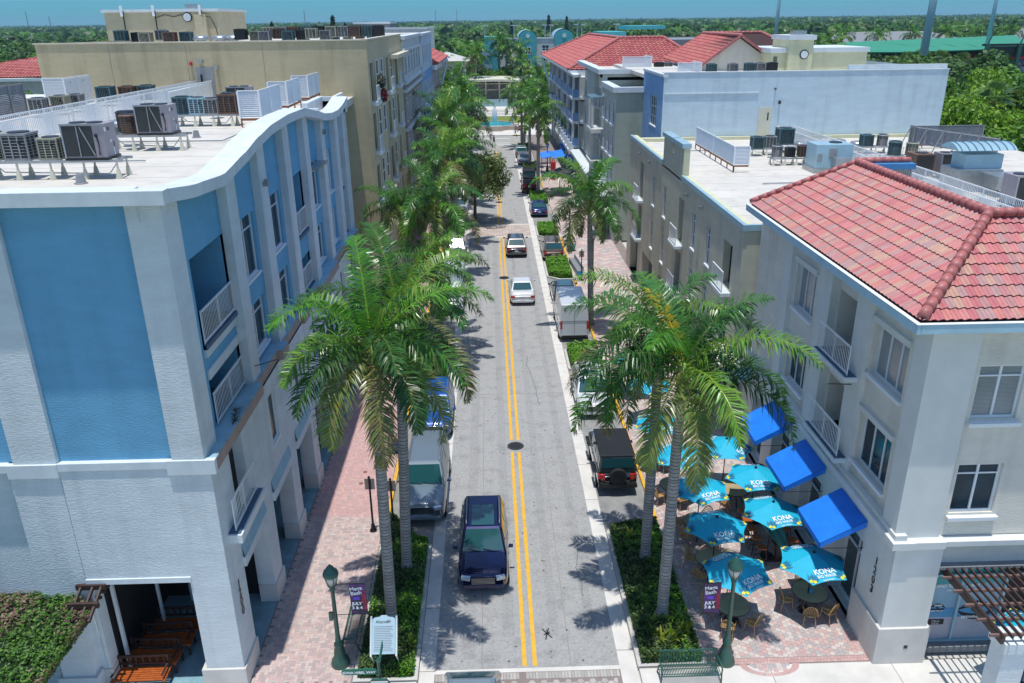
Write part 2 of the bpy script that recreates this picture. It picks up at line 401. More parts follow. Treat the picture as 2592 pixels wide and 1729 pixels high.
for k in range(70):
    a_, q = rc.uniform(0, 6.28), rc.uniform(.45, 1.1); x, y = .98 + q * math.cos(a_), 35.1 + q * math.sin(a_) * .6 - .25; mb.box(x, x + rc.uniform(.02, .1), y, y + .02, G, G + .0045)
mb.build('road_crack', M('asphalt_crack', (.10, .10, .10), .9), kind='structure')
mb = MB()
for (x0, x1, y0, y1) in ((-1.3, -.85, 21, 76), (.1, .5, 22, 76), (1.7, 2.05, 22, 76), (3.0, 3.35, 22, 76)): mb.quad((x0, y0, G + .0022), (x1, y0, G + .0022), (x1, y1, G + .0022), (x0, y1, G + .0022))
mb.build('wheel_track', M('worn_wheel_track', (.315, .315, .312), .9, var=.16, vs=9, bump=.012, bs=45, stain=.22, spec=.2), kind='structure')
# double yellow line, broken at the brick crossing and the manholes
mb = MB()
for (x0, x1) in ((.72, .86), (1.06, 1.20)):
    for (y0, y1) in ((20.62, 34.75), (35.95, 63.1), (64.1, 77.2), (82.2, 92.9), (93.7, 132.5)):
        mb.box(x0, x1, y0, y1, G, G + .006)
mb.build('centre_line', m_yel, kind='structure')
mb = MB(); mb.box(-3.4, -1.9, 151, 151.3, G, .05); mb.box(4.3, 5.6, 151, 151.3, G, .05); mb.build('yellow_kerb', m_yel, kind='structure')
mb = MB(); mb.box(1.3, 3.9, 139.6, 140.0, G, G + .01); mb.box(-3.2, 3.6, 141.8, 142.1, G, G + .01); mb.box(-3.2, 3.6, 147.6, 147.9, G, G + .01)
mb.build('stop_line', m_wprint, kind='structure')
# concrete band and patterned crossing in front
sheet('concrete_band', m_concl, rect(-2.15, 3.9, 20.37, 20.54), G + .006)
mb = MB()
mb.col = (.42, .38, .33)
s = .20; hx = s * 1.5; hy = s * .866
pc = [(.42, .41, .38), (.36, .35, .33), (.46, .44, .41), (.38, .35, .32)]
def hexes(mb, x0, x1, y0, y1, s, z, pal, gap=.93, keep=None):
    i = 0
    while x0 + i * 1.5 * s < x1:
        j = 0
        while y0 + j * 1.732 * s < y1:
            cx = x0 + i * 1.5 * s; cy = y0 + (j + (.5 if i % 2 else 0)) * 1.732 * s
            j += 1
            pts = [(min(max(cx + gap * s * math.cos(PI / 3 * k), x0), x1), min(max(cy + gap * s * math.sin(PI / 3 * k), y0), y1)) for k in range(6)]
            if keep and not keep(cx, cy): continue
            mb.add([(a, b, z) for a, b in pts], [tuple(range(6))], col=rnd.choice(pal))
        i += 1
hexes(mb, -.55, .55, 18.2, 20.0, .13, G + .012, pc, .9); hexes(mb, .8, 3.75, 18.2, 20.0, .13, G + .012, pc, .9); hexes(mb, -2.0, -.8, 18.2, 20.0, .13, G + .012, pc, .9)
x = -2.12
while x < 3.85:
    if not (-.8 < x < -.6 or .55 < x < .8): mb.box(x, x + .09, 20.06, 20.34, G, G + .012, col=rnd.choice(pc))
    x += .105
mb.build('patterned_crossing', [m_paver], kind='structure', colattr=True)
sheet('crossing_bed', m_joint, rect(-2.15, 3.9, 17, 20.37), G + .003)
# brick crossing far down
def bricks(mb, x0, x1, y0, y1, w, l, z, pal, gap=.012):
    j = 0; y = y0
    while y < y1 - 1e-3:
        x = x0 - (l / 2 if j % 2 else 0)
        while x < x1:
            a, b = max(x, x0), min(x + l - gap, x1)
            if b - a > .02: mb.add([(a, y, z), (b, y, z), (b, min(y + w - gap, y1), z), (a, min(y + w - gap, y1), z)], [(0, 1, 2, 3)], col=rnd.choice(pal))
            x += l
        y += w; j += 1
mb = MB(); pal = [(.50, .42, .38), (.44, .38, .35), (.56, .48, .43), (.47, .37, .33)]
bricks(mb, -2.15, 3.9, 77.3, 82.0, .3, .6, G + .010, pal, .03); mb.build('brick_crossing', m_paver, kind='structure', colattr=True)
mb = MB(); mb.box(-2.15, 3.9, 76.9, 77.28, G - .02, G + .009); mb.box(-2.15, 3.9, 82.0, 82.35, G - .02, G + .009); mb.build('crossing_border', m_concl, kind='structure')
sheet('brick_crossing_bed', m_joint, rect(-2.15, 3.9, 77.2, 82.1), G + .005)

# ---- sidewalks: herringbone on the left, hexagons on the right
pavL = [(.50, .38, .35), (.44, .34, .33), (.56, .45, .41), (.40, .33, .32), (.52, .38, .35), (.48, .41, .38), (.56, .43, .39)]
pavP = [(.54, .33, .31), (.50, .31, .29), (.56, .37, .34), (.48, .33, .32)]
mb = MB(); wu = .115; g_ = .005
X0, X1, Y0, Y1 = -8.02, -4.74, 20.0, 46.0
for i in range(int((X1 - X0) / wu)):
    for j in range(int((Y1 - Y0) / wu)):
        k = (i - j) % 4
        if k == 0: wx, wy = 2, 1
        elif k == 3: wx, wy = 1, 2
        else: continue
        x, y = X0 + i * wu, Y0 + j * wu
        x2 = min(x + wx * wu, X1) - g_; y2 = y + wy * wu - g_
        c = rnd.choice(pavP if y > 29.3 + .25 * math.sin(x * 9) * 0 else pavL)
        mb.add([(x, y, .004), (x2, y, .004), (x2, y2, .004), (x, y2, .004)], [(0, 1, 2, 3)], col=c)
bricks(mb, -8.02, -4.74, 46.0, 90, .23, .46, .004, pavP, .012)
mb.build('herringbone_paving', m_paver, kind='structure', colattr=True)
mb = MB(); mb.box(-8.08, -4.72, 20.0, 140, G - .05, 0.0); mb.build('sidewalk', m_joint, kind='structure')
mb = MB(); mb.box(-12.5, -2.7, 12, 19.97, G - .05, 0.002); mb.box(4.5, 22, 10, 20.27, G - .05, .002)
mb.box(-60, -12.5, 12, 26, G - .05, -.002); mb.build('front_sidewalk', m_concl, kind='structure')
mb = MB()
for x in (8.7, 12.7, 16.4): mb.box(x, x + .02, 12, 20.2, 0, .006)
mb.box(4.5, 22, 20.24, 20.27, 0, .006); mb.build('sidewalk_joint', m_joint, kind='structure')
palR = [(.52, .40, .37), (.42, .38, .37), (.57, .49, .45), (.54, .36, .34), (.40, .36, .36), (.56, .50, .46), (.50, .34, .32)]
mb = MB(); hexes(mb, 6.74, 12.14, 20.55, 44, .105, .004, palR, .94)
bricks(mb, 6.74, 12.14, 20.30, 20.54, .12, .11, .004, pavP, .01)
for k in range(14):                                        # half-round fan of bricks at the edge
    a0 = PI + k * PI / 14; a1 = a0 + PI / 14 * .93
    c0, c1 = 8.75, 20.28
    mb.add([(c0 + r * math.cos(a), c1 + r * .55 * math.sin(a), .008) for r, a in ((.75, a0), (.98, a0), (.98, a1), (.75, a1))], [(0, 1, 2, 3)], col=rnd.choice(pavP))
hexes(mb, 8.1, 9.4, 19.9, 20.3, .105, .007, palR, .94, keep=lambda x, y: ((x - 8.75) / .7) ** 2 + ((y - 20.28) / .38) ** 2 < 1)
bricks(mb, 6.74, 11.5, 44, 120, .25, .5, .004, palR, .012)
mb.build('hexagonal_paving', m_paver, kind='structure', colattr=True)
mb = MB(); mb.box(6.72, 12.3, 20.27, 150, G - .05, 0.0); mb.build('sidewalk_bed', m_joint, kind='structure')
mb = MB(); mb.box(-4.74, -4.60, 29.2, 42.4, G - .05, .03); mb.box(-4.74, -4.60, 48, 76, G - .05, .03)
mb.box(6.60, 6.74, 28.3, 43.3, G - .05, .03); mb.box(6.6, 6.74, 48.0, 62.2, G - .05, .03); mb.box(6.6, 6.74, 68.2, 76, G - .05, .03); mb.box(6.6, 6.74, 96, 112, G - .05, .03)
mb.build('painted_kerb', m_yel, kind='structure')
# planting islands with kerbs
isl = [(-1, 20.02, 27.4), (-1, 42.6, 47.6), (-1, 63.6, 66.8), (-1, 81.2, 85.4), (-1, 104, 108), (-1, 122, 127), (-1, 133, 137.5),
       (1, 20.3, 28.0), (1, 43.6, 47.7), (1, 62.5, 67.8), (1, 76, 80.8), (1, 91, 97), (1, 112.3, 117.8), (1, 131.5, 137.5)]
def isl_poly(sd, y0, y1, ins=0):
    xi, xo = (-4.74, -2.67) if sd < 0 else (6.74, 4.47)
    c = .9
    near = y0 < 21
    s_ = 1 if sd < 0 else -1
    p = [(xi + s_ * ins, y0 + ins), (xo - s_ * ins, y0 + ins)] if near else [(xi + s_ * ins, y0 + ins), (xo - s_ * (c + ins), y0 + ins), (xo - s_ * ins, y0 + c)]
    far = [(xo - s_ * ins, y1 - .2), (xo - s_ * (c * .4 + ins), y1 + .1 - ins), (xi + s_ * (.25 + ins), y1 + (1.7 if y0 < 21 and sd < 0 else .4) - ins), (xi + s_ * ins, y1 + (1.8 if y0 < 21 and sd < 0 else .4) - ins)]
    r = p + far
    return r if sd < 0 else r[::-1]
mk = MB(); ms = MB()
for sd, y0, y1 in isl:
    mk.prism(isl_poly(sd, y0, y1), G - .05, .035); ms.prism(isl_poly(sd, y0, y1, .15), G - .05, .05)
mk.build('island_kerb', m_conc, kind='structure'); ms.build('planting_bed', m_soil, kind='structure')
# plaza, lawn and steps at the end of the street
mb = MB(); mb.box(-30, 40, 151, 169.5, G - .05, .04); mb.build('plaza', m_concl, kind='structure')
mb = MB(); mb.box(-14, 20, 169.5, 181.5, 0, .08); mb.build('lawn', m_grass, kind='structure')
mb = MB()
for k in range(5): mb.box(-12, 16, 182 + k * 1.6, 200, -.1, .12 + k * .17)
mb.build('steps', m_concl, kind='structure')
# ---------------------------------------------------------------- left corner building (pale blue, wavy parapet)
L1 = thing('corner_building', 'pale blue and white four storey corner building with a wavy parapet and number 1200', 'building', (-14, 30, 0))
f = FL(-8.08); ff = FF(20.05)
def wavez(y):
    P = [(19.6, 15.89), (22, 15.6), (24.3, 15.45), (26.7, 15.72), (28.4, 15.98), (30.5, 16.18), (33, 16.25), (36, 16.2), (38.7, 15.82), (40.6, 15.5), (42.3, 15.36), (44, 15.33), (45.3, 15.44), (47.2, 15.72)]
    for a, b in zip(P, P[1:]):
        if y <= b[0]:
            t = (y - a[0]) / (b[0] - a[0]); t = max(0, t); return a[1] + (b[1] - a[1]) * (t * t * (3 - 2 * t) * .35 + t * .65)
    return P[-1][1]
# fascia and coping that follow the wave
mb = MB(); ys = [20.0 + i * .4 for i in range(69)]
for a, b in zip(ys, ys[1:]):
    za, zb = wavez(a), wavez(b); x = -7.9; xi = -8.75
    mb.quad((x, a, za), (x, b, zb), (xi, b, zb), (xi, a, za)); mb.quad((x, a, za - .34), (x, b, zb - .34), (x, b, zb), (x, a, za))
    mb.quad((x, a, za - .34), (x, b, zb - .34), (xi, b, zb - .34), (xi, a, za - .34)); mb.quad((xi, a, 15.0), (xi, b, 15.0), (xi, b, zb), (xi, a, za))
e = ys[-1]; mb.quad((-7.9, e, 15.3), (-8.75, e, 15.3), (-8.75, e, wavez(e)), (-7.9, e, wavez(e)))
mb.box(-40, -7.9, 19.6, 19.99, 15.52, 15.87); mb.box(-40, -8.76, 19.99, 20.3, 15.56, 15.868); mb.box(-9.4, -8.0, 47.2, 47.5, 14.9, 15.72); mb.box(-9.6, -9.3, 43.2, 47.5, 15.0, 15.75)
mb.box(-9.5, -9.3, 47.3, 54.3, 14.9, 15.42); mb.box(-9.6, -8.75, 42.9, 43.2, 15, 15.5)
mb.build('parapet', m_white, L1)
mb = MB(); mb.box(-40, -8.72, 20.25, 54.5, 14.7, 15.12); mb.build('roof', m_roofw, L1)
mb = MB()
for k in range(16): mb.box(-24, -8.9, 21.6 + k * 2.1, 21.63 + k * 2.1, 15.12, 15.125)
mb.build('roof_seam', M('membrane_seam', (.44, .42, .38), .8), L1)
mb = MB(); mb.tube([(-17, 33.8, 15.2), (-10.8, 33.6, 15.2), (-10.6, 38.2, 15.2)], .03, 6); mb.build('roof_conduit', m_galv, L1); mb = MB(); mb.tube([(-16.5, 28.9, 15.19), (-12.0, 28.8, 15.19)], .025, 6); mb.build('roof_conduit', m_galv, L1)
# street facade, upper storeys
pil = [(21.2, 21.35), (25.17, 26.15), (29.0, 29.95), (32.9, 33.85), (36.7, 37.6), (40.5, 41.4), (44.2, 45.1), (46.6, 47.2)]
piers = [(20.42, 21.15)] + pil[1:]
for (a, b) in piers:
    mb = MB()                                      # tall pilasters run up into the fascia
    z1 = min(wavez(a), wavez(b)) - .3
    for (u0, u1) in ((a, (a + b) / 2), ((a + b) / 2, b)):
        f.box(mb, u0, u1, 7.9, min(wavez(u0), wavez(u1)) - .2, -.5, -.12)
    mb.build('pilaster', m_wblue, L1)
boxes('pilaster', m_wblue, L1, [(-9.1, -8.2, 20.05, 20.42, 8.2, 15.6), (-13.5, -12.3, 20.05, 20.3, 8.2, 15.57), (-18.9, -17.6, 20.05, 20.3, 8.2, 15.57)])
bays = [(21.15, 25.17), (26.15, 29.0), (29.95, 32.9), (33.85, 36.7), (37.6, 40.5), (41.4, 44.2), (45.1, 46.6)]
# kinds: B balcony recess, W window
kinds = ['B', 'W', 'W', 'B', 'W', 'W', 'B']
mb = MB(); mb.mi = 0
uph = []
for (a, b), k in zip(bays, kinds):
    if k == 'B':
        u0, u1 = (22.1, b) if a < 22 else (a, b)
        uph += [(u0, u1, 10.85, 13.45, 1.25), (u0, u1, 7.0, 9.75, 1.25) if a < 22 else (u0, u1, 8.3, 9.75, 1.25)]
    else:
        c = (a + b) / 2 + .05; h = 1.06
        uph += [(c - h, c + h, 11.45, 13.35, .16), (c - h, c + h, 8.75, 10.25, .16)] if False else [(c - h, c + h, 11.2, 13.4, .16), (c - h, c + h, 8.5, 10.3, .16)]
for (a, b), k in zip(bays, kinds):
    hs = [h for h in uph if h[0] >= a - .01 and h[1] <= b + .01]
    zt = min(wavez(a), wavez(b), wavez((a + b) / 2)) - .12
    f.wall(mb, a, b, 7.0 if k == 'B' and a < 22 else 8.2, zt, hs, d=-.42, mirev=0)
    n = 6                                                  # fill between flat top and wave
    for i in range(n):
        p, q = a + (b - a) * i / n, a + (b - a) * (i + 1) / n
        mb.quad(f.P(p, zt, -.42), f.P(q, zt, -.42), f.P(q, wavez(q) - .1, -.42), f.P(p, wavez(p) - .1, -.42))
mb.build('bay_wall', m_blue, L1)
for (a, b), k in zip(bays, kinds):
    for h in [h for h in uph if h[0] >= a - .01 and h[1] <= b + .01]:
        if k == 'W':
            f.window(L1, h[0], h[1], h[2], h[3], -.57, cols=2, transom=.22, gm=m_glassb if rnd.random() < .6 else m_blind, sill=.2)
        else:
            zf = h[2] if h[2] > 8 else 8.3
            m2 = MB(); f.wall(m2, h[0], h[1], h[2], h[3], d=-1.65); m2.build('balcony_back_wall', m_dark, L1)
            m2 = MB(); f.box(m2, h[0] + .75, h[1] - .25, h[2], h[3] - .25, -1.63, -1.58); m2.build('balcony_door', m_bdoor, L1)
            m2 = MB(); f.box(m2, h[0] + .35, h[0] + .72, h[2], h[3] - .1, -1.62, -1.5); m2.build('door_frame', m_white, L1)
            m2 = MB(); f.box(m2, h[0], h[1], h[2] - .14 if h[2] > 8 else 8.0, h[2] if h[2] > 8 else 8.1, -1.6, -.3); m2.build('balcony_floor', m_slab, L1)
            f.rail(L1, h[0] + .04, h[1] - .04, (h[2] if h[2] > 8 else 8.25) + .03, (h[2] if h[2] > 8 else 8.25) + 1.05, -.36)
# parapet band panel of the first balcony and dark alcove lintels
mb = MB(); f.box(mb, 22.1, 25.17, 9.75, 10.05, -.6, -.36); f.box(mb, 22.1, 25.17, 10.45, 10.84, -.6, -.34); mb.build('balcony_beam', m_wblue, L1)
# belt ledge stepping in and out
mb = MB(); mt = MB()
steps = [(20.06, 24.85, .17), (24.85, 25.25, .17), (25.25, 28.2, -.05), (28.2, 29.1, .17), (29.1, 32.1, -.05), (32.1, 33.1, .17), (33.1, 36.1, -.05), (36.1, 40.4, .17), (40.4, 43.6, -.05), (43.6, 47.2, .17)]
for (a, b, d) in steps:
    f.box(mb, a, b, 7.8, 8.18, -.5, d); f.box(mt, a, b, 8.183, 8.20, -.5, d - .01)
mb.build('ledge', m_brown, L1); mt.build('ledge_coping', m_ledge, L1)
mb = MB(); ff.box(mb, -9.26, -7.9, 7.78, 8.23, -.1, .07); ff.box(mb, -12.3, -9.26, 7.97, 8.2, -.2, .035); ff.box(mb, -13.7, -12.3, 7.78, 8.2, -.1, .07); ff.box(mb, -17.5, -13.7, 7.97, 8.2, -.2, .06)
ff.box(mb, -19, -17.5, 7.78, 8.2, -.1, .07); ff.box(mb, -40, -19, 7.97, 8.2, -.2, .06); ff.box(mb, -12.3, -9.2, 4.08, 4.26, -.2, .05)
mb.build('front_ledge', m_white, L1)
# front wall
mb = MB()
ff.wall(mb, -12.3, -9.1, 8.2, 15.57, d=-.15); ff.wall(mb, -17.6, -13.5, 8.2, 15.57, d=-.15); ff.wall(mb, -40, -18.9, 8.2, 15.57, d=-.15); mb.build('blue_panel', m_blue, L1)
mb = MB()
ff.wall(mb, -12.31, -8.08, 0, 7.98, [(-12.18, -9.25, 0, 4.08, .5)], d=0); ff.wall(mb, -40, -13.7, 0, 7.97, d=-.25); ff.box(mb, -13.7, -12.3, 0, 7.8, -.3, 0.0)
# street facade, two lower storeys
pb = [(20.05, 21.4), (24.1, 25.15), (27.92, 28.95), (31.72, 32.75), (35.5, 36.6), (39.4, 40.4), (43.1, 44.1), (46.1, 47.2)]
lh = []
for (a, b), (c, d_) in zip(pb, pb[1:]): lh.append((b, c, 0, 3.55, .55))
ups = [(21.6, 22.9, 4.55, 7.55, .35), (26.1, 27.0, 5.3, 7.2, .12), (30.0, 30.9, 5.3, 7.2, .12), (33.9, 34.8, 5.3, 7.2, .12), (37.7, 38.6, 4.9, 7.4, .35), (41.4, 42.3, 5.3, 7.2, .12), (44.7, 45.6, 5.3, 7.2, .12)]
f.wall(mb, 20.05, 47.2, 0, 7.8, lh + ups, d=0)
mb.quad((-8.08, 47.2, 0), (-8.08, 47.2, 15.5), (-9.4, 47.2, 15.5), (-9.4, 47.2, 0)); mb.quad((-9.4, 47.2, 0), (-9.4, 47.2, 15.0), (-9.4, 54.4, 15.0), (-9.4, 54.4, 0))
mb.build('wall', m_wblue, L1)
mb = MB()
for (a, b), (c, d_) in zip(pb, pb[1:]):                    # sloped blue-grey sills over the arches
    f.box(mb, b, c, 3.56, 3.9, -.3, .09); mb.add([f.P(b + .02, 3.9, .085), f.P(c - .02, 3.9, .085), f.P(c - .02, 4.35, .005), f.P(b + .02, 4.35, .005)], [(0, 1, 2, 3)], 1)
mb.build('arch_sill', [m_wblue, m_ledge], L1)
boxes('plinth', m_concl, L1, [(a - .06, b + .06, 0, .72, -.6, .07) for a, b in pb[1:]] + [(20.62, 21.46, 0, .72, -.6, .06)], f, bevel=.02)
boxes('plinth', m_concl, L1, [(-13.8, -12.16, 20.0, 20.6, 0, .85), (-9.4, -8.02, 19.98, 20.6, 0, .73)], bevel=.02)
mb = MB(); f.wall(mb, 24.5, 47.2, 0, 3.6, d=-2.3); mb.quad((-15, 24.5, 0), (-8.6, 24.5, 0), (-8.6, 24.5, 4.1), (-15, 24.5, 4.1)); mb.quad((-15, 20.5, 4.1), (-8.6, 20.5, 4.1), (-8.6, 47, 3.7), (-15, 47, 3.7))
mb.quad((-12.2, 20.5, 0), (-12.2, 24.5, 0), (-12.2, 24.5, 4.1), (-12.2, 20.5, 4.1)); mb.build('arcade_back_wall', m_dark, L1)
mb = MB(); mb.box(-13, -8.08, 20.05, 47.2, -.05, .012); mb.build('arcade_floor', M('blue_grey_floor', (.20, .34, .40), .6, var=.2, vs=2), L1)
boxes('arcade_pier', m_wblue, L1, [(a + .02, b - .02, 0, 3.55, -.62, -.02) for a, b in pb[1:]], f)
for u in ups:
    if u[1] - u[0] < 1 and u[2] > 5: f.window(L1, u[0], u[1], u[2], u[3], -.11, cols=1, transom=0, gm=m_glassb, sill=.14)
    else:
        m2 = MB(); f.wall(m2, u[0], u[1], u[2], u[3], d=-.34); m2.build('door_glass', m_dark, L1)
for (a, b, z) in ((20.5, 23.2, 5.35), (36.9, 39.2, 5.35)):
    m2 = MB(); f.box(m2, a, b, z - .28, z, 0, .42); m2.build('balcony_slab', m_white, L1)
    m2 = MB(); f.box(m2, a + .08, b - .08, z, z + .02, 0, .36); m2.build('balcony_floor', m_slab, L1)
    f.rail(L1, a + .2, b - .2, z + .04, z + 1.1, .2)
for u, z in ((28.2 + 1.2, 14.2), (40.9, 14.55)):
    m2 = MB(); m2.cbox(f.P(u, z, -.02), (.16, .2, .14)); m2.cbox(f.P(u, z + .12, 0), (.12, .1, .12)); m2.build('wall_lamp', m_grey, L1)
for (a, b, z) in ((33.85 + 4.2, 40.3, 13.2),):
    m2 = MB(); f.box(m2, a, b, z, z + .12, -.4, .1); m2.build('canopy', m_galv, L1)
for i, c in enumerate('1200'):
    text(c, .46, L1, m_blackm, frame4(f.P(20.70, 3.42 - i * .33, .02), (0, 1, 0), (0, 0, 1)), 'house_number', extrude=.004, bold=.004)
boxes('door_frame', m_white, L1, [(-12.08, -11.98, 20.75, 20.85, .012, 4.0), (-11.62, -11.54, 22.6, 22.7, .012, 4.0), (-11.25, -11.19, 24.2, 24.3, .012, 4.0)])
# cables from the wall to a palm
mb = MB(); mb.tube([f.P(25.5, 8.72, -.1), f.P(26.2, 8.66, .5)], .015, 5); mb.build('wire_bracket', m_blackm, L1)

# pergola beams, corner post and hedge wall at the front left
PG = thing('side_pergola', 'dark brown pergola bracket above a white stucco pier beside the corner arch', 'pergola', (-13, 20, 0))
mb = MB()
mb.box(-12.6, -11.72, 19.93, 20.03, 3.95, 4.12); mb.box(-12.6, -11.72, 19.35, 19.45, 3.75, 3.92); mb.box(-12.55, -11.85, 19.0, 19.08, 3.55, 3.72); mb.build('beam', m_wood, PG)
for x in (-12.45, -12.1, -11.85): mb = MB(); mb.bar((x, 20.0, 4.05), (x, 18.95, 3.6), .06, .1); mb.build('rafter', m_wood, PG)
mb = MB(); mb.box(-12.36, -12.2, 12, 20.0, 3.3, 3.5); mb.build('long_beam', m_wood, PG); mb = MB()
for k in range(22): mb.box(-19, -12.0, 15.2 + k * .27, 15.28 + k * .27, 3.5, 3.58)
mb.build('slat', m_wood, PG)
mb = MB(); mb.box(-13.5, -12.52, 19.68, 20.2, .9, 3.3); mb.box(-13.62, -12.42, 19.58, 20.0, 0, .92)
tag(mb.build('stucco_pier', m_wblue, origin=(-13, 19.8, 0)), 'white stucco pier with a base standing left of the wooden benches', 'pier')
# stacked wooden benches in the arch
def wbench():
    t = thing('wooden_bench', 'x', 'bench', (0, 0, 0), 'wooden benches stacked in the corner arch')
    mb = MB()
    for k in range(7): mb.box(-.85, .85, -.32 + k * .092, -.25 + k * .092, .43, .46)
    mb.box(-.85, -.78, -.34, .32, .40, .43); mb.box(.78, .85, -.34, .32, .40, .43); mb.build('seat', m_orange, t)
    for sx in (-.78, .78):
        for sy in (-.28, .28): mb = MB(); mb.box(sx - .035, sx + .035, sy - .035, sy + .035, 0, .42 if sy < 0 else .95); mb.build('leg', m_wood, t)
        mb = MB(); mb.box(sx - .03, sx + .03, -.33, .3, .62, .66); mb.build('armrest', m_wood, t)
    mb = MB(); mb.box(-.8, .8, .27, .31, .84, .93); mb.box(-.8, .8, .27, .31, .56, .62)
    for k in range(7): mb.box(-.7 + k * .22, -.64 + k * .22, .28, .30, .6, .86)
    mb.build('backrest', m_wood, t); return t
wb = wbench()
for i, (x, y, z, r, lb) in enumerate(((-11.4, 20.2, .02, .02, 'orange wooden bench at the front of the corner arch'), (-11.3, 20.95, .02, -.03, 'orange wooden bench second from the front in the corner arch'),
        (-11.15, 21.7, .02, .05, 'orange wooden bench third from the front in the corner arch'), (-11.0, 22.45, .02, 0, 'shaded wooden bench at the back of the corner arch'))):
    (dup(wb, (x, y, z), r, lb) if i else (wb.__setattr__('location', (x, y, z)), wb.__setattr__('rotation_euler', (0, 0, r)), tag(wb, lb)))
# ---------------------------------------------------------------- tiled roofs
TPAL = [(.52, .18, .17), (.55, .19, .19), (.50, .25, .21), (.43, .22, .21), (.54, .20, .17), (.47, .15, .16), (.50, .29, .22), (.48, .20, .20), (.42, .25, .24), (.54, .21, .20)]
TPAL2 = [(.47, .13, .12), (.50, .15, .13), (.42, .11, .11), (.49, .17, .14)]
def tiles(mb, A, B, C, D, cw=.30, ch=.34, pal=TPAL, amp=.045, seg=6, step=.055):
    """S-tiles on the planar quad A-B (eave) C-D (ridge side, D above A)."""
    A, B, C, D = map(Vector, (A, B, C, D)); eu = (B - A).normalized()
    n = (B - A).cross(D - A).normalized()
    if n.z < 0: n = -n
    up = (n.cross(eu)); up = up if up.z > 0 else -up
    Ld = (D - A).dot(up); uD = (D - A).dot(eu); uC = (C - A).dot(eu); LB = (B - A).dot(eu)
    rows = max(1, round(Ld / ch)); ch = Ld / rows
    for r in range(rows):
        v0, v1 = r * ch, (r + 1) * ch + .02
        def lim(v):
            t = min(1, v / Ld); return uD * t, LB + (uC - LB) * t
        a0, b0 = lim(v0); a1, b1 = lim(min(v1, Ld))
        lo, hi = min(a0, a1), max(b0, b1)
        k0, k1 = math.floor(lo / cw), math.ceil(hi / cw)
        for k in range(k0, k1):
            c = pal[int(rnd.random() * len(pal))]
            base = []; 
            if (k + 1) * cw <= lo or k * cw >= hi: continue
            pts0 = []; pts1 = []
            for s_ in range(seg + 1):
                u = (k + s_ / seg) * cw
                h = amp * (math.sin(2 * PI * s_ / seg) if amp > .02 else math.sin(2 * PI * s_ / seg))
                u0 = min(max(u, a0), b0); u1 = min(max(u, a1), b1)
                pts0.append(A + eu * u0 + up * v0 + n * (h + amp + step)); pts1.append(A + eu * u1 + up * v1 + n * (h + amp))
            vs = [tuple(p) for p in pts0] + [tuple(p) for p in pts1] + [tuple(p - n * (step * 1.2)) for p in pts0]
            m = seg + 1
            fs = [(i, i + 1, m + i + 1, m + i) for i in range(seg)] + [(2 * m + i, 2 * m + i + 1, i + 1, i) for i in range(seg)]
            mb.add(vs, fs[:seg], col=c); b_ = len(mb.v) - len(vs)
            for q_ in fs[seg:]: mb.f.append([b_ + z_ for z_ in q_]); mb.m.append(0); mb.c.append((.07, .02, .02))
    return mb
def ridge(mb, a, b, r=.13, pitch=.36):
    a, b = Vector(a), Vector(b); L = (b - a).length; n = max(1, int(L / pitch)); d = (b - a) / n
    for i in range(n): mb.tube([a + d * i, a + d * (i + 1.12)], [r * 1.12, r * .92], 10)
    return mb

# ---------------------------------------------------------------- right corner building, red tiles, number 1203
R1 = thing('corner_restaurant_building', 'off-white three storey corner building with a red tiled roof, blue awnings and number 1203', 'building', (14, 24, 0))
f = FR(12.25); ff = FF(20.35)
mb = MB()
hs = [(21.7, 23.85, 8.72, 10.42, .22), (25.15, 27.05, 8.36, 10.55, 1.0), (28.9, 30.9, 8.6, 10.42, .22),
      (21.75, 23.9, 5.45, 7.25, .22), (25.0, 26.95, 5.35, 7.35, 1.0), (28.9, 30.9, 5.45, 7.15, .22)]
lo = [(22.15, 24.05, 0, 3.3, .5), (25.6, 27.6, 0, 3.3, .5), (29.1, 31.1, 0, 3.3, .5), (32.3, 34.0, 0, 3.3, .5)]
f.wall(mb, 21.15, 24.25, 4.7, 11.75, hs, d=-.05); f.wall(mb, 28.2, 31.4, 4.7, 11.75, hs, d=-.05); f.wall(mb, 31.4, 35.6, 4.7, 11.75, d=-.05)
f.wall(mb, 25.0, 27.2, 4.7, 11.75, hs, d=-.18)
mb.build('wall', m_r1, R1)
boxes('pilaster', m_r1s, R1, [(20.9, 21.2, 4.7, 11.72, -.5, .12), (24.0, 25.05, 4.7, 11.72, -.5, .12), (27.15, 28.25, 4.7, 11.72, -.5, .12), (31.2, 32.0, 4.7, 11.72, -.5, .12)], f)
boxes('pilaster', m_r1s, R1, [(12.13, 13.52, 20.35, 20.9, 4.7, 11.72), (17.8, 19.2, 20.35, 20.9, 4.7, 11.72), (12.17, 13.66, 20.2, 20.7, 0, 4.5), (19.2, 20.5, 20.2, 20.7, 0, 4.5)])
mb = MB(); f.wall(mb, 20.7, 35.6, 0, 4.5, lo, d=.08); mb.build('lower_wall', m_r1s, R1)
mb = MB(); ffh = [(13.72, 15.08, 8.7, 10.4, .16), (13.72, 15.08, 5.5, 7.2, .16), (16.3, 17.6, 8.7, 10.4, .16), (16.3, 17.6, 5.5, 7.2, .16)]
ff.wall(mb, 13.52, 17.8, 4.7, 11.75, ffh, d=-.12); ff.wall(mb, 13.66, 22, 3.6, 4.7, d=-.1); ff.wall(mb, 19.2, 24, 4.7, 11.75, d=-.12); mb.build('front_wall', m_r1, R1)
mb = MB(); f.box(mb, 20.05, 35.6, 4.48, 4.72, -.4, .28); ff.box(mb, 12.65, 13.62, 4.48, 4.72, -.2, .28); ff.box(mb, 13.62, 22, 4.5, 4.68, -.2, .2)
f.box(mb, 20.2, 31.4, 4.725, 4.9, -.2, .17); mb.build('ledge', m_r1s, R1)
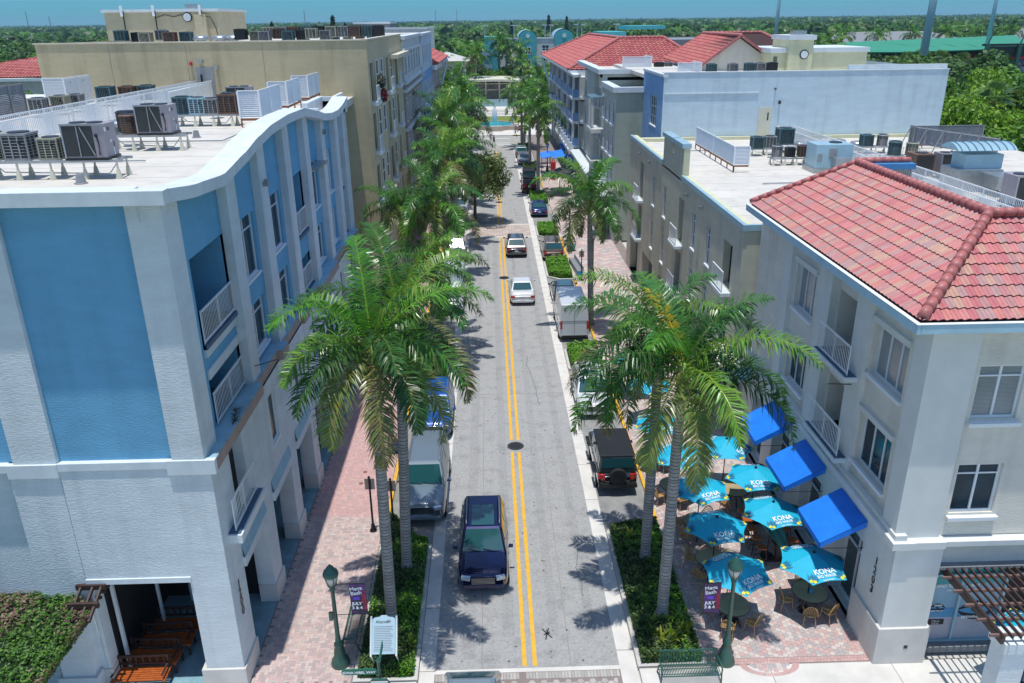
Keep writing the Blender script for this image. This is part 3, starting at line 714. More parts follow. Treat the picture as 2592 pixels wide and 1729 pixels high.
boxes('plinth', m_concl, R1, [(12.08, 13.76, 20.12, 20.75, 0, 1.42), (12.08, 12.6, 20.75, 22.2, 0, 1.42)], bevel=.02)
mb = MB(); mb.box(13.0, 13.12, 20.105, 20.13, .62, .74); mb.build('socket_plate', m_blackm, R1)
for h in hs:
    if h[4] < .5:
        f.window(R1, h[0], h[1], h[2], h[3], -.27, cols=3 if h[1] < 25 else 3, transom=0, gm=m_blind if h[2] > 8 else m_glassb, fw=.05)
        m2 = MB(); f.box(m2, h[0] - .12, h[1] + .12, h[3] + .10, h[3] + .28, -.06, .05); m2.build('lintel', m_r1s, R1)
        m2 = MB(); f.box(m2, h[0] - .10, h[1] + .10, h[2] - .12, h[2] - .004, -.3, .06); m2.build('sill', m_whiteclean, R1)
    else:
        m2 = MB(); f.wall(m2, h[0], h[1], h[2], h[3], d=-1.1); m2.build('balcony_back_wall', M('cream_curtain', (.36, .36, .34), .7, wave=('Y', 2.2, .85)), R1)
        m2 = MB(); f.box(m2, h[0] + .05, h[0] + .8, h[2], h[3] - .05, -1.08, -1.03); m2.build('balcony_door', m_glassb, R1)
        m2 = MB(); f.box(m2, h[0] - .9, h[1] + .1, h[2] - .18, h[2] - .02, -.9, .55); m2.build('balcony_slab', m_white, R1)
        m2 = MB(); f.box(m2, h[0] - .82, h[1] + .02, h[2] - .018, h[2], -.9, .5); m2.build('balcony_floor', m_slab, R1)
        f.rail(R1, h[0] - .75, h[1] - .05, h[2] + .02, h[2] + 1.06, .42)
for h in ffh:
    ff.window(R1, h[0], h[1], h[2], h[3], -.26, cols=2, transom=.2, gm=m_blind if h[2] > 8 else m_glassb, fw=.07)
    m2 = MB(); ff.box(m2, h[0] - .06, h[1] + .12, h[2] - .2, h[2] - .08, -.14, .04); m2.build('sill', m_whiteclean, R1)
for h in lo:
    m2 = MB(); f.wall(m2, h[0], h[1], h[2], h[3], d=-.4); m2.build('shop_glass', m_glass, R1)
    m2 = MB()
    for u in (h[0] + .03, (h[0] + h[1]) / 2, h[1] - .03): f.box(m2, u - .03, u + .03, 0, 3.2, -.39, -.33)
    f.box(m2, h[0], h[1], 2.25, 2.32, -.39, -.33); f.box(m2, h[0], h[1], .0, .1, -.39, -.32); m2.build('door_frame', m_whiteclean, R1)
    aw = MB()                                                  # awning with valance and end gussets
    a, b = h[0] - .12, h[1] + .02
    if h[1] < 32:
        P = f.P; t0, t1, zb = .12, 1.58, 3.38
        aw.quad(P(a, 4.2, t0), P(b, 4.2, t0), P(b, zb, t1), P(a, zb, t1)); aw.quad(P(a, zb, t1), P(b, zb, t1), P(b, zb - .2, t1), P(a, zb - .2, t1))
        aw.add([P(a, 4.2, t0), P(a, zb, t1), P(a, zb - .2, t1), P(a, 3.95, t0)], [(0, 1, 2, 3)]); aw.add([P(b, 4.2, t0), P(b, zb, t1), P(b, zb - .2, t1), P(b, 3.95, t0)], [(0, 1, 2, 3)])
        ao = aw.build('awning', m_canvas, R1); md = ao.modifiers.new('th', 'SOLIDIFY'); md.thickness = .012
        fr = MB(); fr.tube([P(a, 3.15, .1), P(a, zb - .2, t1 - .03), P(b, zb - .2, t1 - .03), P(b, 3.15, .1)], .014, 5); fr.build('awning_frame', m_blackm, R1)
for i, c in enumerate('1203'):
    text(c, .40, R1, m_blackm, frame4(f.P(21.1, 3.3 - i * .36, .105), (0, -1, 0), (0, 0, 1)), 'house_number', extrude=.004, bold=.004)
# shop front with printed window film behind the pergola
mb = MB(); mb.quad((13.66, 21.0, 0), (22, 21.0, 0), (22, 21.0, 3.9), (13.66, 21.0, 3.9)); mb.build('shop_wall', m_dark, R1)
mb = MB(); mb.box(13.66, 22, 20.2, 21.0, 3.6, 3.7); mb.box(13.7, 22, 20.55, 21, 0, .22); mb.build('shop_base', m_grime, R1)
sf = FF(20.9)
for (a, b) in ((13.75, 14.95), (14.98, 16.35)):
    m2 = MB(); sf.wall(m2, a, b, .28, 1.15, d=0, mi=0); sf.wall(m2, a, b, 1.15, 1.55, d=0, mi=1); sf.wall(m2, a, b, 1.55, 2.5, d=0, mi=2); sf.wall(m2, a, b, 2.5, 3.4, d=0, mi=3)
    m2.build('window_film', [M('film_sand', (.42, .42, .48), .3, var=.1), M('film_sea', (.10, .30, .52), .25, var=.2), M('film_sky', (.26, .42, .55), .25, var=.15), M('film_teal', (.03, .34, .38), .25, var=.3, vs=3)], R1)
for x in (13.72, 14.965, 16.4, 17.3): m2 = MB(); sf.box(m2, x - .04, x + .04, .22, 3.5, 0, .08); m2.build('mullion', m_bluepale, R1)
boxes('transom', m_bluepale, R1, [(13.7, 17.4, .2, .28, 0, .09), (13.7, 17.4, 2.86, 2.92, 0, .078)], sf)
def ftext(s, size, x, z, mat, y=20.885, bold=.0, **k): return text(s, size, R1, mat, frame4((x, y, z), (1, 0, 0), (0, 0, 1)), extrude=.002, bold=bold, **k)
ftext('ISLAND TIME', .16, 14.42, 2.42, m_wprint, bold=.006); ftext('THRO', .16, 15.35, 2.42, m_wprint, bold=.006); ftext('SINCE', .10, 14.65, 2.25, m_wprint); ftext('2004', .10, 15.18, 2.25, m_wprint)
def logo(cx, cz, s, words, lens=True):
    m2 = MB(); n = 12
    for sg in (1, -1):
        for i in range(n):
            a0, a1 = -1 + 2 * i / n, -1 + 2 * (i + 1) / n
            o = lambda a: .36 * (1 - a * a); q = lambda a: .15 * (1 - a * a)
            m2.quad((cx + s * a0 * .62, 20.882, cz + sg * s * q(a0)), (cx + s * a1 * .62, 20.882, cz + sg * s * q(a1)), (cx + s * a1 * .62, 20.882, cz + sg * s * (o(a1) + .02)), (cx + s * a0 * .62, 20.882, cz + sg * s * (o(a0) + .02)))
    m2.build('logo', m_black, R1)
    m2 = MB(); m2.lathe([(.001, 0), (s * .17, .001), (s * .17, .002)], (0, 0, 0), 10)
    m2.v = [(cx + x, 20.878, cz + y * .3) for x, y, z in m2.v]; m2.build('logo', m_red, R1)
    ftext(words[0], s * .20, cx, cz + s * .25, m_wprint, 20.876, .004); ftext(words[1], s * .145, cx, cz - s * .27, m_wprint, 20.876, .003)
logo(15.65, 1.42, 1.0, ('KONA', 'BREWING CO')); logo(14.35, 1.55, .42, ('KONA', 'BREWING CO'))
m2 = MB(); m2.box(14.1, 14.65, 20.875, 20.885, .88, 1.08); m2.build('logo', m_black, R1); ftext('STELLA', .085, 14.37, 1.02, m_wprint, 20.87); ftext('ARTOIS', .07, 14.37, .93, m_wprint, 20.87)
# eaves, gutter, tiles
mb = MB(); mb.prism([(11.45, 19.95), (30, 19.95), (30, 21.0), (12.5, 21.0), (12.5, 35.3), (11.45, 35.3)], 11.60, 11.66); mb.build('soffit', m_r1s, R1)
mb = MB(); mb.box(11.34, 11.46, 19.84, 35.2, 11.62, 11.90); mb.box(11.46, 30, 19.84, 19.96, 11.62, 11.90); mb.build('gutter', m_gutter, R1, bevel=.02)
mb = MB(); mb.box(11.325, 11.47, 19.825, 35.2, 11.90, 11.915); mb.box(11.47, 30, 19.825, 19.97, 11.90, 11.915); mb.build('gutter_lip', m_whiteclean, R1)
mb = MB(); mb.box(11.46, 11.7, 19.96, 35.1, 11.8, 11.86); mb.box(11.46, 30, 19.96, 20.2, 11.8, 11.86); mb.build('drip_edge', M('green_flashing', (.05, .18, .17), .5), R1)
E1, E2, RR = (11.53, 20.05, 11.92), (11.53, 35.1, 11.92), (15.0, 23.55, 13.98)
RB = (15.0, 32.9, 13.98)
mb = MB(); tiles(mb, E1, E2, RB, RR, cw=.24, ch=.40, seg=5, amp=.030, step=.038); tiles(mb, (28, 20.05, 11.92), E1, RR, (28, 23.55, 13.98), cw=.24, ch=.40, seg=5, amp=.030, step=.038); mb.build('roof_tiles', m_tilecol, R1, smooth=False, colattr=True)
mb = MB(); lo_ = lambda p: (p[0], p[1], p[2] - .04); mb.add([lo_(p) for p in (E1, E2, RB, RR, (28, 20.05, 11.92), (28, 23.55, 13.98))], [(0, 1, 2, 3), (4, 0, 3, 5)])
mb.add([E2, RB, (15.6, 35.1, 11.92)], [(0, 1, 2)]); mb.build('roof_deck', m_tilegap, R1)
mb = MB(); ridge(mb, Vector(E1) + Vector((.05, .05, .12)), Vector(RR) + Vector((0, 0, .1)), .15); ridge(mb, Vector(RR) + Vector((0, 0, .1)), Vector(RB) + Vector((0, 0, .1)), .14)
ridge(mb, Vector(RR) + Vector((0, -.1, .1)), (28, 23.3, 14.08), .14); ridge(mb, Vector(RB) + Vector((0, 0, .08)), Vector(E2) + Vector((0, 0, .12)), .12)
ridge(mb, Vector(RB) + Vector((0, .1, .1)), (17.2, 33.0, 14.08), .13)
mb.build('ridge_cap', m_tilecap, R1, smooth=True)
mb = MB(); mb.box(15.1, 17.3, 32.55, 33.2, 13.78, 14.0); mb.build('roof_fascia', M('bright_blue_trim', (.05, .22, .48), .5), R1)
mb = MB()
for k in range(22): mb.box(15.15 + k * .096, 15.22 + k * .096, 32.66, 32.72, 12.2, 13.78)
mb.box(15.1, 17.25, 32.72, 32.9, 10.7, 13.78); mb.build('corrugated_wall', m_galv, R1)
mb = MB(); mb.box(15.1, 15.25, 23.7, 32.7, 10.6, 13.9); mb.box(15.1, 28, 23.6, 23.75, 10.6, 13.9); mb.build('roof_back_wall', m_r1, R1)
mb = MB(); mb.box(15.2, 40, 23.7, 35.8, 10.3, 10.6); mb.build('flat_roof', m_roofw, R1)
mb = MB(); mb.tube([f.P(24.6, 7.95, .1), f.P(24.7, 7.95, .9)], .018, 5); mb.build('wire_bracket', m_blackm, R1)

# ---------------------------------------------------------------- olive grey building behind it
R2 = thing('olive_building', 'olive grey three storey building with a white flat roof and raised parapet tower', 'building', (20, 50, 0))
f = FR(11.6); ff = FF(35.9)
mb = MB()
h2 = [(37.4, 38.9, 7.1, 9.35, .4), (41.3, 42.2, 7.15, 9.2, .14), (44.6, 45.5, 7.15, 9.2, .14), (47.7, 49.1, 6.7, 9.4, .4), (52.7, 53.6, 7.15, 9.2, .14), (56.5, 57.4, 7.15, 9.2, .14), (61, 62.4, 6.7, 9.4, .4),
      (37.4, 38.9, 3.9, 6.0, .4), (41.3, 42.2, 4.0, 6.0, .14), (44.6, 45.5, 4.0, 6.0, .14), (47.7, 49.1, 3.7, 6.1, .4), (52.7, 53.6, 4.0, 6.0, .14), (56.5, 57.4, 4.0, 6.0, .14), (61, 62.4, 3.7, 6.1, .4)]
g2 = [(38, 42, 0, 3, .6), (44, 48, 0, 3, .6), (50, 54, 0, 3, .6), (56, 60, 0, 3, .6), (62, 65.6, 0, 3, .6)]
f.wall(mb, 35.9, 67.2, 0, 10.5, h2 + g2, d=0); ff.wall(mb, 11.6, 16, 0, 10.5, d=0)
mb.box(11.6, 11.95, 48.7, 51.25, 10.4, 12.35); mb.box(11.6, 11.95, 51.55, 54.3, 10.4, 12.35); mb.box(11.6, 11.9, 51.25, 51.55, 10.4, 11.7); mb.build('wall', m_olive, R2)
mb = MB(); f.box(mb, 35.8, 48.6, 10.5, 10.78, -.12, .08); f.box(mb, 54.35, 67.2, 10.5, 10.78, -.12, .08); ff.box(mb, 11.73, 15.8, 10.5, 10.78, -.12, .08)
f.box(mb, 48.6, 51.3, 12.36, 12.62, -.45, .1); f.box(mb, 51.5, 54.4, 12.36, 12.62, -.45, .1); mb.build('coping', m_bluepale, R2)
mb = MB(); f.box(mb, 35.92, 48.6, 10.5, 10.74, -.42, -.12); f.box(mb, 54.35, 67.2, 10.5, 10.74, -.5, -.12); mb.box(11.63, 12.0, 48.63, 48.69, 10.5, 12.35); mb.box(11.953, 12.0, 48.7, 54.3, 10.5, 12.3)
mb.box(12, 14.6, 65.1, 65.5, 10.45, 10.72); mb.box(12, 37, 65.6, 65.95, 10.4, 10.7); mb.build('parapet_back', M('pale_yellow_paint', (.60, .60, .40), .7), R2)
mb = MB(); mb.box(11.95, 38, 35.95, 66, 10.1, 10.45); mb.build('flat_roof', m_roofw, R2)
mb = MB()
for k in range(14): mb.box(12.0, 38, 37 + k * 2.1, 37.04 + k * 2.1, 10.45, 10.455)
mb.build('roof_seam', MATS['membrane_seam'], R2)
mb = MB(); mb.tube([(16, 47, 10.5), (21, 47.3, 10.5), (21.2, 50, 10.5)], .03, 6); mb.build('roof_conduit', m_galv, R2); mb = MB(); mb.tube([(14.2, 60, 10.5), (18.4, 60.2, 10.5)], .03, 6); mb.build('roof_conduit', m_galv, R2)
for h in h2:
    if h[4] > .3:
        m2 = MB(); f.wall(m2, h[0], h[1], h[2], h[3], d=-.38); m2.build('balcony_back_wall', m_dark, R2)  # near-black sheet close behind the opening, recess shade put into its colour
        m2 = MB(); f.box(m2, h[0] - .3, h[1] + .3, h[2] - .2, h[2] - .02, -.8, .5); m2.build('balcony_slab', m_white, R2)
        f.rail(R2, h[0] - .2, h[1] + .2, h[2], h[2] + 1.05, .42, pitch=.14)
    else: f.window(R2, h[0], h[1], h[2], h[3], -.12, cols=2, transom=.2, gm=m_glassb, sill=.16, rows=2)
for h in g2:
    m2 = MB(); f.wall(m2, h[0], h[1], h[2], h[3], d=-.55); m2.build('shop_glass', m_glass, R2)
for u in (43.4, 46.9, 58.6, 62.6):
    m2 = MB(); f.box(m2, u - .12, u + .12, 9.85, 10.02, 0, .22); m2.build('wall_lamp', m_galv, R2)
mb = MB(); f.box(mb, 34.6, 37.2, 3.5, 4.2, -2, 1.1); mb.build('entrance_canopy', m_ledge, R2); mb = MB(); f.box(mb, 34.6, 37.3, 4.2, 4.42, -2, 1.25); mb.build('canopy_coping', m_cream2, R2)

# ---------------------------------------------------------------- light blue building
R3 = thing('light_blue_building', 'light blue building with a huge blank end wall over the white roofs', 'building', (25, 70, 0))
mb = MB(); f3 = FR(13.8); g3 = FF(66)
h3 = [(68.4, 71.2, 11.2, 13.6, .15)]
g3.wall(mb, 13.8, 36.4, 0, 15.6, d=0); mb.quad((36.4, 66, 0), (36.4, 96, 0), (36.4, 96, 15.6), (36.4, 66, 15.6)); mb.build('end_wall', m_lblue, R3)
mb = MB(); f3.wall(mb, 66, 74.6, 0, 15.3, h3, d=0); mb.build('side_wall', m_mblue, R3)
f3.window(R3, *h3[0][:4], -.13, cols=3, transom=0, rows=3, gm=m_glassb, sill=.15)
mb = MB(); g3.box(mb, 13.7, 36.45, 15.6, 15.66, -.3, .05); f3.box(mb, 65.95, 74.6, 15.3, 15.5, -.3, .08); mb.box(28.5, 36.4, 66.35, 66.6, 15.6, 16.0); mb.build('coping', m_white, R3)
mb = MB(); mb.box(14.1, 36, 66.4, 95, 14.6, 14.9); mb.build('flat_roof', m_roofw, R3)
d = FF(66)
mb = MB(); d.box(mb, 21.55, 22.55, 10.7, 12.9, -.02, .05); mb.build('door', m_cream2, R3); mb = MB(); d.box(mb, 22.25, 22.36, 11.9, 12.5, .05, .06); mb.build('door_window', m_blackm, R3)
mb = MB(); d.box(mb, 13.9, 21.4, 14.0, 14.08, 0, .07); mb.build('wall_conduit', m_white, R3)
mb = MB(); d.box(mb, 23.05, 23.2, 13.15, 13.4, 0, .18); d.box(mb, 22.62, 22.75, 14.25, 14.35, 0, .15); mb.build('wall_lamp', m_blackm, R3)
# yellow stair house on its roof
y0 = 77
YB = thing('yellow_stair_house', 'pale yellow stair house with a square tower and round vent behind the blue wall', 'building', (30, 77, 14)); mb = MB()
mb.box(25.8, 34.6, y0, y0 + 7, 14, 16.55); mb.box(27.15, 29.35, y0 - .6, y0 + 4, 13.6, 17.65); mb.build('wall', m_yellow, YB)
mb = MB(); mb.box(25.65, 34.75, y0 - .15, y0 + 7.2, 16.55, 16.95); mb.box(27.0, 29.5, y0 - .75, y0 + 4.15, 17.65, 18.05); mb.build('cornice', m_white, YB)
mb = MB(); mb.tube([(28.55, y0 - .6, 16.4), (28.55, y0 - .75, 16.4)], .32, 20); mb.build('round_vent', m_white, YB); mb = MB(); mb.tube([(28.55, y0 - .6, 16.4), (28.55, y0 - .7, 16.4)], .40, 20); mb.build('vent_ring', m_blackm, YB)
mb = MB()
for k in range(7): mb.box(26.0, 26.35, y0 - .03, y0, 15.3 + k * .14, 15.38 + k * .14)
mb.build('louvre', m_blackm, YB); mb = MB(); mb.box(27.7, 28.8, y0, y0 + 1.2, 18.05, 18.4); mb.build('roof_vent', m_galv, YB)
GB = thing('gabled_building', 'cream building with a red tiled gable behind the blue wall', 'building', (24, 82, 10)); Yg = 80.
ap = (23.65, Yg, 17.95)
mb = MB(); mb.add([(20.05, Yg, 8), (26.2, Yg, 8), (26.2, Yg, 16.1), (23.65, Yg, 17.8), (20.05, Yg, 15.2)], [(0, 1, 2, 3, 4)]); mb.build('gable_wall', M('cream_gable', (.66, .63, .54), .8, var=.05, stain=.1), GB)
q1 = ((19.9, 96, 15.4), (19.8, Yg - .35, 15.15), (23.65, Yg - .35, 17.95), (23.65, 94, 17.95)); q2 = ((26.6, Yg - .35, 16.0), (26.6, 88, 16.0), (23.65, 94, 17.95), (23.65, Yg - .35, 17.95)); q3 = ((26.2, 85.5, 15.6), (34, 90, 15.7), (30.2, 94, 17.95), (23.65, 94, 17.95))
mb = MB()
for q in (q1, q2, q3): tiles(mb, *q, cw=.36, ch=.42, pal=TPAL2, amp=.045, seg=4)
mb.build('roof_tiles', m_tilecol, GB, colattr=True); mb = MB()
for q in (q1, q2, q3): mb.add(list(q), [(0, 1, 2, 3)])
mb.build('roof_deck', m_tilegap, GB); mb = MB(); ridge(mb, (23.65, Yg - .3, 18.05), (23.65, 94, 18.05), .16, .45); ridge(mb, (23.65, 94, 18.05), (30.2, 94, 18.05), .16, .45); ridge(mb, (30.2, 94, 18.0), (34, 90, 15.8), .16, .45); mb.build('ridge_cap', m_tilecap, GB, smooth=True)
mb = MB(); mb.bar((19.8, Yg - .4, 15.2), (23.65, Yg - .4, 18.0), .16, .22); mb.bar((23.65, Yg - .4, 18.0), (26.65, Yg - .4, 16.05), .16, .22); mb.build('verge', m_tilecap, GB)

# ---------------------------------------------------------------- sage green building with bays
def facade_rows(fc, parent, wallm, u0, u1, z0, z1, floors, bays, wh=1.9, ww=1.1, d=0, gm=None, balc=True, depth=.05, cols=2, railh=.95):
    hs = []; w = (u1 - u0) / bays
    for k in range(bays):
        for z in floors: c = u0 + w * (k + .5); hs.append((c - ww / 2, c + ww / 2, z, z + wh, depth))
    mb = MB(); fc.wall(mb, u0, u1, z0, z1, hs, d=d); mb.build('wall', wallm, parent)
    for h in hs:
        fc.window(parent, *h[:4], d - depth + .03, cols=cols, transom=.22, gm=gm or m_glassd, sill=0)
        if balc: 
            fc.rail(parent, h[0], h[1], h[2] + .02, h[2] + railh, d + .2, pitch=.16, pick=.025)
            m2 = MB(); fc.box(m2, h[0] - .12, h[1] + .12, h[2] - .22, h[2], d, d + .32); m2.build('balcony_slab', m_white, parent)
R4 = thing('sage_building', 'sage green building with narrow bay windows and white cornices', 'building', (16, 85, 0))
f4 = FR(11.4)
facade_rows(f4, R4, m_sagel, 74.4, 82.2, 4.2, 13.5, (4.8, 7.8, 10.7), 3, wh=2.0, ww=1.0)
mb = MB(); FF(74.4).wall(mb, 11.4, 16, 0, 13.5); mb.build('end_wall', m_sage, R4)
mb = MB(); f4.box(mb, 74.2, 82.4, 13.5, 13.95, -.4, .35); FF(74.4).box(mb, 11.8, 16, 13.5, 13.95, -.4, .2); f4.box(mb, 83.8, 103.8, 14.5, 14.95, -.4, .45); FF(84).box(mb, 11.8, 22, 14.5, 14.95, -.3, .2)
mb.build('cornice', m_white, R4); mb = MB(); mb.box(11.7, 24, 74.7, 83, 13.0, 13.3); mb.box(11.9, 24, 84, 104, 13.9, 14.2); mb.build('flat_roof', m_roofw, R4)
facade_rows(FR(11.9), R4, m_sagel, 84.5, 103.6, 4.2, 14.5, (4.8, 7.8, 10.9), 6, wh=2.0, ww=1.3)
mb = MB(); FF(84).wall(mb, 11.4, 24, 0, 14.5); mb.box(11.3, 12.6, 90, 96, 3.6, 14.3); f4.wall(mb, 74.4, 104, 0, 4.2, [(76, 78.4, 0, 3.2), (79.4, 81.6, 0, 3.2)]); mb.build('lower_wall', m_sagel, R4)
mb = MB(); f4.box(mb, 74.4, 104, 3.9, 4.25, -.1, 1.2); mb.build('ledge', m_white, R4)
mb = MB()
for k in range(8): f4.box(mb, 83 + k * .45, 83.1 + k * .45, 12.35, 12.45, -.2, 1.3)
f4.box(mb, 82.8, 86.6, 12.2, 12.34, 1.1, 1.2); mb.build('roof_pergola', m_bluepale, R4)
mb = MB(); mb.box(10.3, 10.6, 84, 84.3, 9.4, 12.3); mb.box(10.3, 10.6, 86.1, 86.4, 9.4, 12.3); mb.box(10.2, 11.5, 82.9, 86.6, 8.9, 9.3); mb.box(10.2, 11.5, 82.9, 86.6, 5.9, 6.2); mb.box(10.3, 10.6, 84, 84.3, 4, 9); mb.build('balcony_frame', m_lgrey, R4)

# ---------------------------------------------------------------- white building with the big red roof
R5 = thing('red_roofed_building', 'white building with deep balconies under a large red tiled hip roof', 'building', (17, 130, 0))
mb = MB(); Zr, Ze = 17.0, 13.6
A0, A1 = (10.2, 107.5, Ze), (9.9, 157, Ze); B0, B1 = (18.3, 119, Zr), (18, 152, Zr)
tiles(mb, A0, A1, B1, B0, cw=.55, ch=.75, pal=TPAL2, amp=.06, seg=4, step=.07); tiles(mb, (28.5, 107.5, Ze), A0, B0, (24.5, 119, Zr), cw=.55, ch=.7, pal=TPAL2, amp=.06, seg=4, step=.07)
mb.build('roof_tiles', m_tilecol, R5, colattr=True)
mb = MB(); mb.add([A0, A1, B1, B0, (28.5, 107.5, Ze), (24.5, 119, Zr), (28.5, 150, Ze)], [(0, 1, 2, 3), (4, 0, 3, 5), (4, 5, 3, 2, 6), (1, 2, 6)]); mb.build('roof_deck', m_tilegap, R5)
mb = MB(); ridge(mb, Vector(A0) + Vector((0, 0, .15)), Vector(B0) + Vector((0, 0, .15)), .22, .6); ridge(mb, Vector(B0) + Vector((0, 0, .15)), Vector(B1) + Vector((0, 0, .15)), .22, .6); ridge(mb, Vector(B0) + Vector((0, 0, .15)), (24.5, 119, Zr + .15), .22, .6); ridge(mb, (28.5, 107.5, Ze + .15), (24.5, 119, Zr + .15), .22, .6); ridge(mb, Vector(A1) + Vector((0, 0, .15)), Vector(B1) + Vector((0, 0, .15)), .22, .6)
mb.build('ridge_cap', m_tilecap, R5, smooth=True)
mb = MB(); mb.prism([(10.1, 107.4), (28, 107.4), (28, 157), (9.8, 157.1)], Ze - .28, Ze - .02); mb.build('eave', m_white, R5)
f5 = FR(11.3); hs = []
for k, (a, b) in enumerate(((105, 111), (113, 119), (122, 128), (131, 136), (139, 144))):
    for z in (4.6, 7.6, 10.5): hs.append((a, b, z, z + 2.4, 1.5))
mb = MB(); f5.wall(mb, 104, 150, 4.2, 13.4, hs, d=0); f5.wall(mb, 104, 150, 0, 4.2, [(a, a + 2.6, 0, 3.1, .5) for a in range(106, 148, 4)], d=0); FF(107).wall(mb, 11.3, 28, 10, 13.4); mb.build('wall', m_lgrey, R5)
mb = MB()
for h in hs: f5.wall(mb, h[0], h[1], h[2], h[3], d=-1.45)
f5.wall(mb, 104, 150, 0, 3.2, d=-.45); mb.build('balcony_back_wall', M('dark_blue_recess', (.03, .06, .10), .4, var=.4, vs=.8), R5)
for h in hs:
    m2 = MB(); f5.box(m2, h[0] - .3, h[1] + .3, h[2] - .3, h[2], -1.4, .9); m2.build('balcony_slab', m_white, R5)
    m2 = MB(); f5.box(m2, h[0] - .15, h[1] + .15, h[2], h[2] + .95, .72, .8); m2.box(11.3 - .75, 11.3, h[0] - .2, h[0] - .12, h[2], h[2] + .95); m2.build('balcony_panel', M('blue_panel', (.18, .34, .60), .4), R5)
    boxes('balcony_post', m_lgrey, R5, [(u - .16, u + .16, h[2], h[2] + 2.7, .5, .82) for u in (h[0], h[1])], f5)
mb = MB(); f5.box(mb, 103, 126, 3.8, 4.2, 0, 1.3); f5.box(mb, 103, 150, 13.0, 13.3, 0, .9)
for k in range(8): f5.box(mb, 103.2 + k * 3, 103.7 + k * 3, 4.2, 5.2, .9, 1.3)
mb.build('ledge', m_white, R5)
mb = MB(); mb.bar((11.2, 150, 8), (9.9, 156, 13.3), .3); mb.build('brace', m_bluepale, R5)

# ---------------------------------------------------------------- left row: beige, pink-grey, blue, red-roofed
L2 = thing('beige_building', 'tall beige five storey building with a blank weathered end wall behind the wavy parapet', 'building', (-18, 60, 0))
g = FF(54.5); f = FL(-7.65)
mb = MB(); g.wall(mb, -28.3, -7.65, 0, 18.5); mb.quad((-28.3, 54.5, 0), (-28.3, 76, 0), (-28.3, 76, 18.5), (-28.3, 54.5, 18.5)); mb.build('end_wall', m_beige, L2)
hs = []
for z in (15.0, 11.8, 8.4, 5.0): hs += [(55.4, 56.8, z - .3, z + 2.1, .16), (58.3, 59.6, z + .3, z + 2.2, .06), (61.0, 62.3, z + .3, z + 2.2, .06), (64.2, 65.7, z - .3, z + 2.1, .16), (67.0, 68.3, z + .3, z + 2.2, .06), (70.5, 72, z - .3, z + 2.1, .16)]
mb = MB(); f.wall(mb, 54.5, 76, 0, 18.5, hs); mb.build('wall', m_beige2, L2)
for h in hs:
    if h[4] > .1:
        m2 = MB(); f.wall(m2, *h[:4], d=-.15); m2.build('balcony_back_wall', m_dark, L2)  # shallow near-black sheet painted for the balcony's unlit depth
        m2 = MB(); f.box(m2, h[0] - .15, h[1] + .15, h[2] - .25, h[2], 0, .42); m2.build('balcony_slab', m_white, L2); f.rail(L2, h[0] - .1, h[1] + .1, h[2], h[2] + 1., .36, pitch=.16)
    else: f.window(L2, *h[:4], -.04, cols=1, transom=0, rows=2, gm=m_glassd, fw=.07)
mb = MB()
for u in (57.6, 63.2, 69.2): f.box(mb, u - .12, u + .12, 5, 17.2, -.02, .01)
mb.build('dark_strip', m_grime, L2)
mb = MB(); g.box(mb, -28.4, -7.6, 18.5, 18.58, -.35, .06); f.box(mb, 54.5, 76, 18.5, 18.6, -.3, .08); f.box(mb, 66.5, 76, 16.9, 17.2, 0, .7); mb.build('coping', M('pale_beige_paint', (.60, .56, .44), .7), L2)
mb = MB(); mb.box(-28.2, -8, 54.8, 110, 18.0, 18.25); mb.build('flat_roof', m_roofw, L2)
mb = MB(); g.box(mb, -18.55, -17.45, 15.15, 17.05, -.02, .05); mb.build('door', m_grey, L2); mb = MB(); g.box(mb, -18.3, -18.17, 15.9, 16.6, .05, .07); mb.build('door_window', m_blackm, L2)
mb = MB(); g.box(mb, -18.85, -18.7, 17.15, 17.35, 0, .14); mb.build('fire_bell', m_red, L2); mb = MB(); g.box(mb, -18.28, -18.0, 17.3, 17.5, 0, .3); g.box(mb, -17.3, -17.1, 16.9, 17.15, 0, .16); mb.build('wall_lamp', m_galv, L2)
for x in (-23.8, -19.0, -14.2): mb = MB(); g.box(mb, x - .015, x + .015, 15.2, 18.4, 0, .012); mb.build('wall_joint', m_brown, L2)
PH = thing('stair_penthouse', 'beige stair penthouse with antennas and a round vent on the beige roof', 'building', (-26, 70, 18))
mb = MB(); mb.box(-30.4, -21.5, 70, 78, 14, 20.5); mb.box(-23.2, -22.3, 69.5, 70, 18, 20.3); mb.build('wall', m_beige2, PH)
mb = MB(); mb.box(-30.55, -21.35, 69.85, 78.2, 20.5, 20.72); mb.build('coping', m_white, PH)
mb = MB(); mb.box(-24.3, -23.5, 71, 72.5, 20.72, 21.1); mb.build('roof_vent', m_galv, PH)
mb = MB(); mb.tube([(-23.85, 70, 20.1), (-23.85, 69.85, 20.1)], .3, 20); mb.build('round_vent', m_white, PH); mb = MB(); mb.tube([(-23.85, 70, 20.1), (-23.85, 69.9, 20.1)], .36, 20); mb.build('vent_ring', m_blackm, PH)
for x in (-28.9, -26.4, -22.75):
    mb = MB(); mb.box(x - .1, x + .1, 69.7, 69.8, 20.2, 21.0); mb.build('antenna', m_whiteclean, PH); mb = MB(); mb.tube([(x + .1, 69.8, 20.6), (x + .1, 69.75, 19.2)], .05, 5); mb.build('antenna_mount', m_blackm, PH)
mb = MB(); mb.tube([(-26.3, 69.9, 20.1), (-25.6, 69.9, 20.3), (-24.9, 69.9, 20.15), (-24.2, 69.9, 20.3)], .03, 5); mb.tube([(-22.6, 69.4, 20.2), (-22.0, 69.8, 20.1), (-21.7, 69.9, 19.3), (-21.6, 69.9, 18.6)], .03, 5); mb.build('cable', m_blackm, PH)

